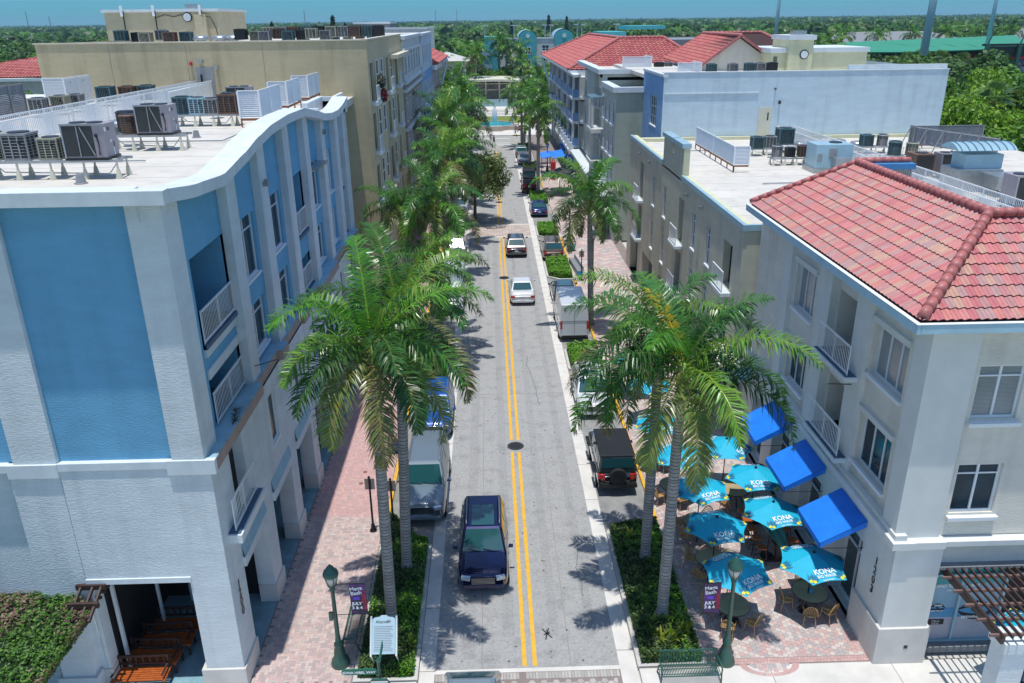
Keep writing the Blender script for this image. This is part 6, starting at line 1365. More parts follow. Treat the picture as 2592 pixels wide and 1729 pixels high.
def chair_proto():
    t = thing('rattan_chair', 'x', 'chair', (0, 0, 0), 'rattan terrace chairs'); mb = MB(); mb.lathe([(.21, .42), (.235, .44), (.22, .465)], (0, 0, 0), 14, sy=1.0); mb.build('seat', m_rattan, t)
    for sx, sy in ((-1, -1), (1, -1), (-1, 1), (1, 1)): mb = MB(); mb.tube([(sx * .17, sy * .15, .43), (sx * .21, sy * .23, .005)], .016, 5); mb.build('leg', m_rattan, t)
    mb = MB(); hoop = [(.23 * math.cos(a) * (1.05 if 0 < 1 else 1), .16 + .10 * math.sin(a), .48 + .42 * math.sin(a)) for a in [PI * k / 10 for k in range(11)]]
    mb.tube([(.22, .1, .45)] + hoop + [(-.22, .1, .45)], .016, 5)
    mb.build('back_frame', m_rattan, t); mb = MB()
    for k in range(7):
        u = -.16 + k * .053; h_ = .42 * math.sqrt(max(0, 1 - (u / .23) ** 2)); mb.tube([(u, .14, .47), (u, .16 + .10 * h_ / .42, .48 + h_)], .010, 4)
    for k in range(5): z = .55 + k * .075; h_ = (z - .48) / .42; w_ = .23 * math.sqrt(max(0, 1 - h_ * h_)); mb.tube([(-w_, .16 + .1 * h_, z), (w_, .16 + .1 * h_, z)], .010, 4)
    mb.build('backrest', m_rattan, t); mb = MB(); mb.tube([(.22, -.15, .43), (.25, -.12, .63), (.22, .14, .66)], .014, 5); mb.tube([(-.22, -.15, .43), (-.25, -.12, .63), (-.22, .14, .66)], .014, 5); mb.build('armrest', m_rattan, t)
    return t
cp = chair_proto(); first = [True, True]
TB_ = [(10.98, 22.85, 'nearest round table under the half shaded umbrella', (1.5, 3.1, 4.4, 5.3), 'the nearest table by the glass door'), (8.05, 22.3, 'round table behind the lamp post with the banner', (2.6, 4.3, 5.5, 1.2), 'the table behind the banner'),
       (8.02, 24.85, 'round table under the second row umbrella', (1.2, 2.5, 3.9), 'the second row table'), (8.1, 27.3, 'round table under the third row umbrella', (.9, 2.6, 3.8, 5.2), 'the third row table'), (10.25, 29.6, 'round table half under the farther awning', (2.7, 4.0, 1.0), 'the table near the farther awning'),
       (7.7, 30.1, 'round table between the two right palm trunks', (.8, 3.6, 5), 'the table between the palm trunks'), (7.5, 33.1, 'round table behind the jeep side palm', (.5, 3.9, 5.1), 'the table beyond the palm trunks')]
for i, (x, y, lb, angs, lc) in enumerate(TB_):
    if i == 0: tp.location = (x, y, 0.005); tp['label'] = lb
    else: dup(tp, (x, y, .005), i * .3, lb)
    WH_ = []
    for j, a in enumerate(angs):
        cx_, cy_ = x + .80 * math.cos(a), y + .80 * math.sin(a); where = ['right', 'far right', 'far', 'far left', 'left', 'near left', 'near', 'near right'][int(((a + PI / 8) % (2 * PI)) / (PI / 4))]
        l = 'rattan chair at the %s side of %s' % (where, lc)
        rz = a - PI / 2
        if first[0]: cp.location = (cx_, cy_, .005); cp.rotation_euler = (0, 0, rz); cp['label'] = l; first[0] = False
        else: dup(cp, (cx_, cy_, .005), rz, l)
mb = MB(); mb.box(10.9, 11.0, 22.72, 22.8, .755, .93); tag(mb.build('menu_holder', M('cyan_panel', (.02, .30, .52), .5), origin=(10.95, 22.76, .755)), 'small light blue menu holder on the nearest round table', 'menu holder')
t = thing('surfboard_table', 'seafoam striped surfboard bar table between the terrace umbrellas', 'table', (10.75, 26.9, 0)); mb = MB(); n = 24; L_ = 1.95
pts = []
for k in range(2 * n):
    a = PI * k / n; u = math.cos(a); pts.append((10.78 + .38 * math.sin(a) * (1 - .25 * u * u) - .02 * u, 26.85 + L_ * u))
mb.prism(pts, 1.0, 1.06); mb.build('tabletop', m_seafoam, t, bevel=.02); mb = MB()
for y in (25.6, 28.1): mb.box(10.70, 10.86, y - .08, y + .08, .1, 1.0); mb.box(10.3, 11.26, y - .08, y + .08, .005, .1)
mb.box(10.74, 10.82, 25.6, 28.1, .5, .6); mb.build('trestle', m_wood, t)
t = None
def stool():
    t = thing('bar_stool', 'x', 'stool', (0, 0, 0), 'bar stools along the surfboard table'); mb = MB(); mb.box(-.17, .17, -.17, .17, .70, .74); mb.build('seat', m_orange, t)
    for sx in (-1, 1):
        for sy in (-1, 1): mb = MB(); mb.tube([(sx * .14, sy * .14, .70), (sx * .19, sy * .19, .005)], .017, 5); mb.build('leg', m_blackm, t)
    mb = MB(); mb.box(-.17, .17, -.18, -.16, .25, .28); mb.box(-.17, .17, .16, .18, .25, .28); mb.build('footrest', m_blackm, t); return t
s0 = stool()
for i in range(5):
    l = '%s bar stool from the camera along the left side of the seafoam board' % ORD[i]
    if i == 0: s0.location = (10.1, 25.5, .005); s0['label'] = l
    else: dup(s0, (10.1 - .0, 25.5 + i * .62, .005), 0, l)
for i in range(3): dup(s0, (11.45, 25.9 + i * .8, .005), 0, '%s bar stool from the camera on the shaded side of the seafoam board' % ORD[i])
# distant blue canopies and black umbrellas
for i, (x, y, w_, d_, lb) in enumerate(((7.6, 110.5, 1.5, 5, 'small blue canopy left of the far lamp'), (9.3, 111, 1.6, 6, 'blue striped canopy right of the far lamp'), (11.1, 118, 1.7, 7, 'farthest blue striped canopy against the white building'), (11.0, 107.5, 1.9, 6, 'nearest blue striped canopy with a turquoise corner'))):
    t = thing('fabric_canopy', lb, 'canopy', (x, y, 0), 'blue canopies of the far restaurant'); mb = MB(); n = 9
    for k in range(n): a = y - d_ / 2 + d_ * k / n; mb.add([(x - w_ / 2, a, 2.5), (x + w_ / 2, a, 2.8), (x + w_ / 2, a + d_ / n, 2.8), (x - w_ / 2, a + d_ / n, 2.5), (x, a + d_ / n / 2, 2.48)], [(0, 1, 4), (1, 2, 4), (2, 3, 4), (3, 0, 4)])
    mb.build('cloth', m_canvas, t); mb = MB()
    for sx in (-1, 1):
        for sy in (-1, 1): mb.box(x + sx * w_ * .48 - .04, x + sx * w_ * .48 + .04, y + sy * d_ * .48 - .04, y + sy * d_ * .48 + .04, .005, 2.55)
    mb.build('post', m_blackm, t)
for x, y, lb in ((8.6, 99.5, 'dark grey umbrella beyond the right palm, rear one'), (8.3, 96.5, 'dark grey umbrella beyond the right palm, front one')):
    t = thing('grey_umbrella', lb, 'umbrella', (x, y, 0), 'dark grey far umbrellas'); mb = MB(); mb.lathe([(1.5, 2.2), (.02, 2.8)], (x, y, 0), 8); mb.build('canopy', M('charcoal_canvas', (.04, .045, .05), .7), t); mb = MB(); mb.tube([(x, y, .005), (x, y, 2.6)], .03, 6); mb.build('pole', m_blackm, t)
t = thing('red_kiosk', 'small red vending kiosk under the far blue canopies', 'kiosk', (8.35, 106.6, 0)); mb = MB(); mb.box(8.0, 8.6, 106.2, 107, .005, 2.3); mb.build('cabinet', m_red, t, bevel=.04); mb = MB(); mb.box(8.1, 8.5, 106.18, 106.2, .9, 1.2); mb.build('label_panel', m_wprint, t)
# fountain
t = thing('fountain', 'plaza fountain with turquoise water and a white jet', 'fountain', (2.0, 161, 0)); mb = MB()
mb.lathe([(3.9, .04), (3.9, .85), (3.5, .85), (3.5, .6)], (1.3, 162.0, 0), 24, sx=1.0, sy=1.25); mb.box(-.1, 2.6, 156.4, 157.6, .04, .95); mb.box(2.6, 5.3, 158.2, 159, .04, .75); mb.build('basin_wall', M('tan_stone', (.42, .36, .31), .8, var=.15), t)
mb = MB(); mb.lathe([(3.45, .7), (3.45, .72)], (1.3, 162, 0), 24, sy=1.25); mb.build('water', m_water, t, smooth=False); mb = MB(); mb.lathe([(1.0, .72), (.9, 1.0), (.85, 1.05)], (1.1, 162, 0), 12); mb.build('spout', m_teal, t)
mb = MB(); mb.lathe([(.35, 1.0), (.5, 2.0), (.42, 3.2), (.2, 4.0), (.05, 4.2)], (1.1, 162, 0), 10); mb.build('water_jet', m_foam, t, smooth=True)
for sx in (-1.9, 4.3): mb = MB(); mb.lathe([(.2, .85), (.18, 1.7), (.26, 1.75), (.1, 2.1)], (1.1 + sx * .8, 161.5, 0), 8); mb.build('finial', m_white, t)
mb = MB(); mb.box(11.4, 12.3, 138, 139, .005, 1.1); tag(mb.build('litter_bin', m_blackm, origin=(11.8, 138.5, 0)), 'dark litter bin on the far right sidewalk', 'litter bin')
# ---------------------------------------------------------------- vehicles
def wheel(t, x, y, r, w_=.22):
    mb = MB(); sg = 1 if x > 0 else -1
    mb.tube([(x - sg * w_, y, r), (x - sg * .02, y, r), (x, y, r)], [r, r, r * .93], 18); wo = mb.build('wheel', m_tyre, t, smooth=False)
    mb = MB(); mb.tube([(x, y, r), (x + sg * .012, y, r)], [r * .64, r * .60], 14); mb.build('rim', m_rim, wo)
    mb = MB(); mb.tube([(x - sg * .02, y, r), (x - sg * .012, y, r)], [r * 1.22, r * 1.22], 18, cap=True); mb.build('wheel_arch', m_blackm, t)
def loft(mb, st, mi=None):
    n = len(st[0]); vs = [p for s_ in st for p in s_]
    fs = [(i * n + j, i * n + j + 1, (i + 1) * n + j + 1, (i + 1) * n + j) for i in range(len(st) - 1) for j in range(n - 1)]
    fs += [tuple(range(n)), tuple((len(st) - 1) * n + j for j in range(n - 1, -1, -1))]
    return mb.add(vs, fs, mi)
def car(name, label, cat, x, y, toward, col, L=4.8, W=1.9, H=1.68, hood=1.02, belt=1.05, hoodlen=1.15, wsl=.75, rearl=.35, decklen=0., deckh=None, gc=.25, box=False, sunroof=None, grp='cars parked and driving along the street', rails=False, z=G, body_only=False, rearh=None):
    """Front of the car at -Y; toward=True faces the camera."""
    t = thing(name, label, cat, (0, 0, 0), grp); OR[t.name] = Vector((0, 0, 0))
    hw = W / 2; yf, yr = -L / 2, L / 2; deckh = deckh or belt; pm = paint(*col)
    def ring(y, w_, zb, zs, zt, cr=.03):
        h = hw * w_; half = [(0, zb), (h * .88, zb), (h * .985, zb + .10), (h, (zb + zs) / 2), (h * .985, zs), (h * .86, zt), (h * .45, zt + cr), (0, zt + cr * 1.2)]
        return [(-a, y, b) for a, b in half[::-1]][:-0 or None] + [(a, y, b) for a, b in half[1:]] if False else [(-a, y, b) for a, b in half[::-1]] + [(a, y, b) for a, b in half[1:]]
    if box: k = (.97, .99, 1, 1)
    else: k = (.78, .90, .985, 1)
    sh = .16
    st = [ring(yf, k[0], gc + .1, hood - .38, hood - .30), ring(yf + .08, k[1], gc + .02, hood - .26, hood - .16), ring(yf + .35, k[2], gc, hood - sh, hood - .05), ring(yf + hoodlen * .7, 1, gc, hood - sh * .8, hood),
          ring(yf + hoodlen + .1, 1, gc, belt - .12, belt - .02), ring(0, 1, gc, belt - .1, belt), ring(yr - max(decklen, .5) - .2, 1, gc, belt - .1, belt)]
    if decklen: st += [ring(yr - decklen * .8, .99, gc, deckh - .12, deckh), ring(yr - .18, .95, gc, deckh - .14, deckh - .03)]
    else: st += [ring(yr - .2, .98, gc, belt - .08, belt)]
    st += [ring(yr - .04, k[1] if not box else .98, gc + .05, (deckh if decklen else belt) - .28, (deckh if decklen else belt) - .12), ring(yr, k[0] + .08 if not box else .96, gc + .12, (deckh if decklen else belt) - .4, (deckh if decklen else belt) - .3)]
    mb = MB(); loft(mb, st); mb.build('body', pm, t, smooth=True, sub=1)
    # cabin
    y0, y3 = yf + hoodlen, yr - decklen - (.06 if not decklen else .05); y1, y2 = y0 + wsl, y3 - rearl; zb = belt - .06; zt = H
    wb, wt = hw * .93, hw * (.74 if not box else .84)
    mb = MB(); B = [(-wb, y0, zb), (wb, y0, zb), (wb, y3, zb), (-wb, y3, zb)]; T = [(-wt, y1, zt - .04), (wt, y1, zt - .04), (wt, y2, zt - .04), (-wt, y2, zt - .04)]
    T2 = [(-wt * .8, y1 + .12, zt), (wt * .8, y1 + .12, zt), (wt * .8, y2 - .1, zt), (-wt * .8, y2 - .1, zt)]
    mb.add(B + T + T2, [(0, 1, 5, 4), (1, 2, 6, 5), (2, 3, 7, 6), (3, 0, 4, 7), (4, 5, 9, 8), (5, 6, 10, 9), (6, 7, 11, 10), (7, 4, 8, 11), (8, 9, 10, 11)]); mb.build('cabin', pm, t, bevel=.075)
    def pane(a, b, c, d_, ins, nm, mt=m_cglass, off=.012):
        a, b, c, d_ = map(Vector, (a, b, c, d_)); n = (b - a).cross(d_ - a).normalized(); cen = (a + b + c + d_) / 4
        if n.dot(cen - Vector((0, (y0 + y3) / 2, zb + .2))) < 0: n = -n
        U = lambda u, v: tuple((a.lerp(b, u)).lerp(d_.lerp(c, u), v) + n * off)
        i0, i1, j0, j1 = ins
        m2 = MB(); m2.add([U(i0, j0), U(i1, j0), U(i1, j1), U(i0, j1)], [(0, 1, 2, 3)]); return m2.build(nm, mt, t)
    pane(B[0], B[1], T[1], T[0], (.05, .95, .10, .93), 'windshield')
    pane(B[3], B[2], T[2], T[3], (.07, .93, .22 if not box else .3, .92), 'rear_window') if rearl >= 0 else None
    for sd in (0, 1):
        a, b, c, d_ = (B[1], B[2], T[2], T[1]) if sd else (B[0], B[3], T[3], T[0])
        for (u0, u1) in (((.08, .46), (.50, .80), (.83, .95)) if not decklen else ((.10, .50), (.54, .88))): pane(a, b, c, d_, (u0, u1, .16, .88), 'side_window')
    if sunroof: m2 = MB(); m2.add([(-wt * .62, sunroof[0], zt + .008), (wt * .62, sunroof[0], zt + .008), (wt * .62, sunroof[1], zt + .008), (-wt * .62, sunroof[1], zt + .008)], [(0, 1, 2, 3)]); m2.build('sunroof', m_cglass, t)
    if rails:
        for sg in (-1, 1): m2 = MB(); m2.tube([(sg * wt * .9, y1 + .2, zt), (sg * wt * .92, y1 + .3, zt + .05), (sg * wt * .92, y2 - .3, zt + .05), (sg * wt * .9, y2 - .2, zt)], .02, 5); m2.build('roof_rail', m_galv, t)
        if rails == 2:
            m2 = MB()
            for q in range(-3, 4): m2.box(q * wt * .23 - .012, q * wt * .23 + .012, y1 + .2, y2 - .15, zt - .002, zt + .01)
            m2.build('roof_ribs', pm, t)
    r = .36 if H > 1.55 else .33
    for sg in (-1, 1):
        for yy in (yf + .92, yr - .95): wheel(t, sg * (hw + .005), yy, r)
        m2 = MB(); m2.cbox((sg * (hw + .11), y0 + .32, belt + .04), (.17, .09, .13)); m2.cbox((sg * (hw + .02), y0 + .32, belt - .02), (.06, .05, .05)); m2.build('mirror', pm, t, bevel=.02)
        m2 = MB(); m2.cbox((sg * hw * .66, yf + .07, hood - .27), (.34, .22, .15), rot=Matrix.Rotation(sg * .28, 3, 'Z')); m2.build('headlight', m_head, t, bevel=.02)
        m2 = MB(); zt_ = (deckh if decklen else belt) - .28; m2.cbox((sg * hw * .78, yr - .07, zt_), (.32, .16, .16 if not box else .3), rot=Matrix.Rotation(-sg * .2, 3, 'Z')); m2.build('tail_light', m_tail, t, bevel=.02)
        m2 = MB(); m2.cbox((sg * (hw + .0), .05, belt - .2), (.02, .16, .03)); m2.cbox((sg * (hw + .0), 1.0, belt - .2), (.02, .16, .03)); m2.build('door_handle', m_rim, t)
    m2 = MB(); m2.box(-hw * .46, hw * .46, yf - .022, yf + .1, hood - .52, hood - .24); go = m2.build('grille', m_blackm, t)
    m2 = MB()
    for q in range(5): m2.box(-hw * .45, hw * .45, yf - .032, yf - .02, hood - .50 + q * .055, hood - .485 + q * .055)
    m2.build('grille_bar', m_rim, go)
    m2 = MB(); m2.box(-hw * .8, hw * .8, yf - .03, yf + .15, gc + .08, gc + .26); m2.box(-hw * .8, hw * .8, yr - .15, yr + .03, gc + .08, gc + .26); m2.build('bumper', m_blackm if box else pm, t, bevel=.03)
    m2 = MB(); m2.box(-.16, .16, yr + .035, yr + .045, gc + .32, gc + .47); m2.build('licence_plate', m_plate, t)
    m2 = MB(); m2.bar((-.05, y0 + .02, belt + .01), (-.55, y0 + .12, belt + .07), .02); m2.bar((.5, y0 + .02, belt + .01), (.0, y0 + .12, belt + .07), .02); m2.build('wiper', m_blackm, t)
    m2 = MB(); m2.bar((-hw * .5, yf + .35, hood + .022), (-hw * .62, y0 - .1, hood + .012), .02, .012); m2.bar((hw * .5, yf + .35, hood + .022), (hw * .62, y0 - .1, hood + .012), .02, .012); m2.build('hood_crease', pm, t)
    t.location = (x, y, z); t.rotation_euler = (0, 0, 0 if toward else PI)
    return t
BLK = ('black', (.012, .014, .02)); 
car('parked_suv', 'long silver-blue sport utility vehicle parked behind the near palms', 'car', -3.15, 31.3, True, ('silver_blue', (.17, .22, .26), .7), L=5.4, W=1.98, H=1.92, hood=1.20, belt=1.22, hoodlen=1.35, wsl=.75, rearl=.25, gc=.3, rails=2)
car('driving_suv', 'glossy black sport utility vehicle with blue reflections in its paint driving towards the camera', 'car', -.57, 26.55, True, ('black_blue_reflection', (.002, .005, .06), .5), L=4.75, W=1.9, H=1.66, hood=1.05, belt=1.08, hoodlen=1.15, wsl=.85, rearl=.45, sunroof=(-.3, 1.1), rails=True)  # blue reflection on black bodywork is put into the base colour
car('blue_suv', 'bright blue sport utility vehicle parked under the palm fronds on the left', 'car', -3.15, 38.4, True, ('bright_blue', (.01, .09, .38), .4), L=4.7, W=1.88, H=1.70, hood=1.06, belt=1.08, hoodlen=1.1, wsl=.8, rearl=.35, rails=True)
car('white_pickup', 'white vehicle parked behind the box truck on the left', 'car', -3.25, 70.4, True, ('white', (.62, .64, .66), .1), L=4.9, W=1.92, H=1.72, hood=1.1, belt=1.12, hoodlen=1.25, wsl=.7, rearl=.4)
car('white_crossover', 'white car parked farther left, half hidden by palm fronds', 'car', -3.45, 88.6, True, ('white', (.62, .64, .66), .1), L=4.7, W=1.86, H=1.6)
car('grey_crossover', 'brownish grey crossover driving away near the brick crossing', 'car', 2.2, 71.7, False, ('brown_grey', (.10, .09, .09), .6), L=4.6, W=1.88, H=1.62, rearl=.7, hood=1.0, belt=1.05)
car('white_saloon', 'white saloon with a dark rear window driving away on the road', 'car', 2.22, 58.8, False, ('pearl_white', (.66, .68, .70), .1), L=4.7, W=1.86, H=1.44, hood=.92, belt=.93, hoodlen=1.1, wsl=.9, rearl=.85, decklen=.62, deckh=1.0, gc=.2)
car('brown_suv', 'brown sport utility vehicle parked under palm fronds on the right', 'car', 5.4, 70.4, False, ('bronze', (.16, .11, .08), .6), L=4.7, W=1.86, H=1.68)
car('black_saloon', 'black car with a shiny blue roof parked behind the white van', 'car', 5.35, 57.6, False, BLK, L=4.9, W=1.86, H=1.46, hood=.95, belt=.96, hoodlen=1.15, wsl=.85, rearl=.8, decklen=.55, sunroof=(-.6, .9), gc=.2)
car('white_parked_car', 'white car with a teal windscreen parked between the van and the jeep', 'car', 5.3, 40.3, True, ('white', (.62, .64, .66), .1), L=4.7, W=1.9, H=1.6, hood=1.02, belt=1.04, wsl=.85, sunroof=(-.2, .6))
car('blue_coupe', 'dark blue car parked beyond the second right hedge', 'car', 5.2, 87.3, False, ('navy', (.01, .03, .12), .4), L=4.6, W=1.84, H=1.42, decklen=.6, rearl=.8, hood=.92, belt=.94)
car('silver_saloon', 'silver saloon parked behind the black jeep far down the street', 'car', 5.0, 120.9, False, ('silver', (.42, .43, .44), .7), L=4.7, W=1.84, H=1.44, decklen=.6, rearl=.8, hood=.92, belt=.94)
car('grey_estate', 'blue-grey car at the far end of the right parking row', 'car', 4.9, 127.3, False, ('steel', (.16, .20, .22), .6), L=4.7, W=1.88, H=1.66)
car('near_car', 'pale blue-grey car roof cut off by the bottom edge of the picture', 'car', -.87, 17.2, True, ('pale_steel', (.20, .26, .31), .5), L=4.6, W=1.85, H=1.55, rearl=.8, wsl=.9)
def jeep(x, y, col, label, rack=False, spare=True):
    t = car('jeep', label, 'jeep', x, y, False, col, L=4.3, W=1.78, H=1.86, hood=1.15, belt=1.16, hoodlen=1.35, wsl=.3, rearl=.06, box=True, gc=.42)
    OR[t.name] = Vector((0, 0, 0)); mb = MB(); mb.box(-.78, .78, -.55, 2.02, 1.80, 1.90); mb.build('soft_top', M('black_canvas', (.008, .010, .014), .7, var=.1), t, bevel=.04)
    for sg in (-1, 1):
        for yy in (-1.23, 1.2): mb = MB(); mb.box(sg * .80, sg * 1.0, yy - .48, yy + .48, .84, .90); mb.build('fender', m_blackm, t, bevel=.03)
    mb = MB(); mb.tube([(0, 2.2, 1.0), (0, 2.42, 1.0)], .38, 20); so = mb.build('spare_wheel', m_tyre, t); mb = MB(); mb.tube([(0, 2.42, 1.0), (0, 2.44, 1.0)], .22, 12); mb.build('rim', m_rim if col[0] == 'red' else m_blackm, so)
    mb = MB(); mb.box(-.85, .85, 2.15, 2.35, .45, .62); mb.build('rear_bumper', m_blackm, t); return t
jeep(5.35, 32.9, ('dark_green_black', (.03, .045, .045), .3), 'black soft top jeep with a rear spare wheel parked nearest on the right'); jeep(4.75, 99.9, ('red', (.40, .01, .01), .2), 'red jeep with a black top parked far down the right side'); jeep(4.95, 105.0, BLK, 'black jeep parked in front of the red one')
# van
t = car('delivery_van', 'tall white delivery van parked beside the right palm', 'van', 5.28, 51.9, False, ('white', (.62, .64, .66), .1), L=5.6, W=1.98, H=1.9, hood=1.1, belt=1.14, hoodlen=.7, wsl=.7, rearl=-.0, box=True)
OR[t.name] = Vector((0, 0, 0)); mb = MB(); mb.add([(-.95, -1.5, 1.0), (.95, -1.5, 1.0), (.95, 2.88, .5), (-.95, 2.88, .5), (-.86, -1.25, 2.55), (.86, -1.25, 2.55), (.88, 2.84, 2.62), (-.88, 2.84, 2.62)], [(0, 1, 5, 4), (1, 2, 6, 5), (2, 3, 7, 6), (3, 0, 4, 7), (4, 5, 6, 7)]); mb.build('cargo_body', MATS['car_paint_white'], t, bevel=.07)
mb = MB(); mb.box(-.01, .01, 2.86, 2.90, .6, 2.5); mb.box(-.85, .85, 2.86, 2.89, 1.5, 1.52); mb.build('door_seam', m_grime, t)
for sg in (-1, 1): mb = MB(); mb.box(sg * .80, sg * .93, 2.85, 2.92, .95, 1.5); mb.build('rear_lamp', m_tail, t)
# box truck
t = car('box_truck', 'white box truck parked on the left behind the big palm crown', 'truck', -3.1, 57.6, True, ('white', (.62, .64, .66), .1), L=6.0, W=1.95, H=1.95, hood=1.1, belt=1.2, hoodlen=.5, wsl=.4, rearl=.05, box=True)
OR[t.name] = Vector((0, 0, 0)); mb = MB(); mb.box(-.98, .98, -1.0, 3.0, .75, 2.95); mb.build('cargo_box', M('pale_blue_white_panel', (.58, .68, .70), .4, var=.04), t, bevel=.05); mb = MB(); mb.box(-.99, .99, -1.01, 3.01, 2.80, 2.84); mb.box(.80, .83, -.95, 2.95, 2.95, 2.97); mb.build('trim', m_white, t)

# ---------------------------------------------------------------- vegetation
def leafmat(name, trans=.35, rough=.5, var=.15):
    m = M(name, (1, 1, 1), rough, attr=True, var=var, vs=2.5, spec=.4); nt = m.node_tree; b = nt.nodes['Principled BSDF']; out = nt.nodes['Material Output']
    tr = nt.nodes.new('ShaderNodeBsdfTranslucent'); mx = nt.nodes.new('ShaderNodeMixShader'); mx.inputs[0].default_value = trans
    src = b.inputs['Base Color'].links[0].from_socket; nt.links.new(src, tr.inputs['Color']); nt.links.new(b.outputs[0], mx.inputs[1]); nt.links.new(tr.outputs[0], mx.inputs[2]); nt.links.new(mx.outputs[0], out.inputs['Surface']); return m
m_pleaf = leafmat('palm_frond_leaf', .26, .30); m_tleaf = leafmat('tree_leaf', .3, .5)
FP = [(.08, .24, .025), (.055, .17, .022), (.12, .29, .03), (.033, .10, .02), (.15, .30, .04), (.065, .19, .04), (.042, .12, .022)]
def frond(mb, az, el, L_, r, droop=1.0, pal=FP, dens=.034, lw=.024, ll=.80, base=(0, 0, 0)):
    h = Vector((math.cos(az), math.sin(az), 0)); up = Vector((0, 0, 1)); p = Vector(base); n = 18; pts = [p.copy()]; dirs = []
    e = el; side0 = h.cross(up)
    curl = r.uniform(-.25, .25)
    for i in range(n):
        e -= droop * (.030 + .100 * (i / n) ** 1.1) * (.7 + .5 * math.cos(e)); a2 = az + curl * (i / n) ** 2
        d = Vector((math.cos(a2) * math.cos(e), math.sin(a2) * math.cos(e), math.sin(e))); p = p + d * (L_ / n); pts.append(p.copy()); dirs.append(d)
    dirs.append(dirs[-1])
    tone = r.choice(pal); mb.tube(pts, [.032 - .026 * i / n for i in range(n + 1)], 5, col=(tone[0] * 1.7 + .05, tone[1] * 1.4 + .04, tone[2]), cap=False)
    m = int(L_ * .9 / dens)
    for k in range(m):
        t_ = .10 + .90 * k / m; f_ = t_ * n; i = min(int(f_), n - 1); q = pts[i].lerp(pts[i + 1], f_ - i); d = dirs[i]; s_ = d.cross(up); s_ = s_.normalized() if s_.length > .05 else side0; u_ = s_.cross(d)
        ln = ll * (math.sin(PI * min(1, .12 + t_ * .86)) ** .55) * r.uniform(.85, 1.08) * (1 if t_ < .9 else .8)
        for sg in (-1, 1):
            lift = r.choice((-.45, .05, .55, .8)) + r.uniform(-.2, .2); fw = .35 + .55 * t_
            v = (s_ * sg * 1.0 + u_ * lift + d * fw).normalized(); w_ = v.cross(u_).normalized() * lw * r.uniform(.8, 1.15)
            c = tuple(x_ * r.uniform(.8, 1.25) for x_ in tone)
            mid = q + v * ln * .5 + up * (-.03 * ln); tip = q + v * ln * .92 + up * (-.34 * ln * (.4 + 1.0 * r.random()))
            mb.add([tuple(q - w_ * .4), tuple(q + w_ * .4), tuple(mid + w_), tuple(mid - w_), tuple(tip)], [(0, 1, 2, 3), (3, 2, 4)], col=c)
def crown_mesh(seed, nf=15, L_=3.5, yellow=0, dens=.036, lw=.028, spread=None, up_=1.25):
    r = random.Random(seed); mb = MB()
    for i in range(nf):
        t_ = i / (nf - 1); el = up_ - (up_ + .38) * t_ ** .95 + r.uniform(-.12, .12); az = i * 2.399 + r.uniform(-.35, .35) + seed
        old = t_ > .72
        frond(mb, az, el, L_ * r.uniform(.78, 1.08) * (.8 if i == 0 else 1), r, droop=.95 + .35 * t_, pal=FP if not old else [(.10, .20, .03), (.18, .24, .06), (.08, .17, .03), (.20, .20, .07)], dens=dens, lw=lw, base=(.05 * math.cos(az), .05 * math.sin(az), -.25 * t_))
    mb.tube([(0, 0, 0), (.12, .05, 1.2), (.3, .1, 2.3)], [.035, .02, .004], 5, col=(.10, .22, .04))
    return mb
cm = []
for s_, nf, L_ in ((11, 20, 4.4), (23, 19, 4.3), (5, 20, 4.5), (42, 19, 4.3)):
    o = crown_mesh(s_, nf, L_).build('crown', m_pleaf, colattr=True); cm.append(o.data); bpy.data.objects.remove(o)
cmf = []
for s_ in (3, 8, 17):
    o = crown_mesh(s_, 16, 4.3, dens=.075, lw=.055).build('crown', m_pleaf, colattr=True); cmf.append(o.data); bpy.data.objects.remove(o)
m_ring = M('ringed_palm_trunk', (1, 1, 1), .85, attr=True, var=.20, vs=6, bump=.006, bs=20)
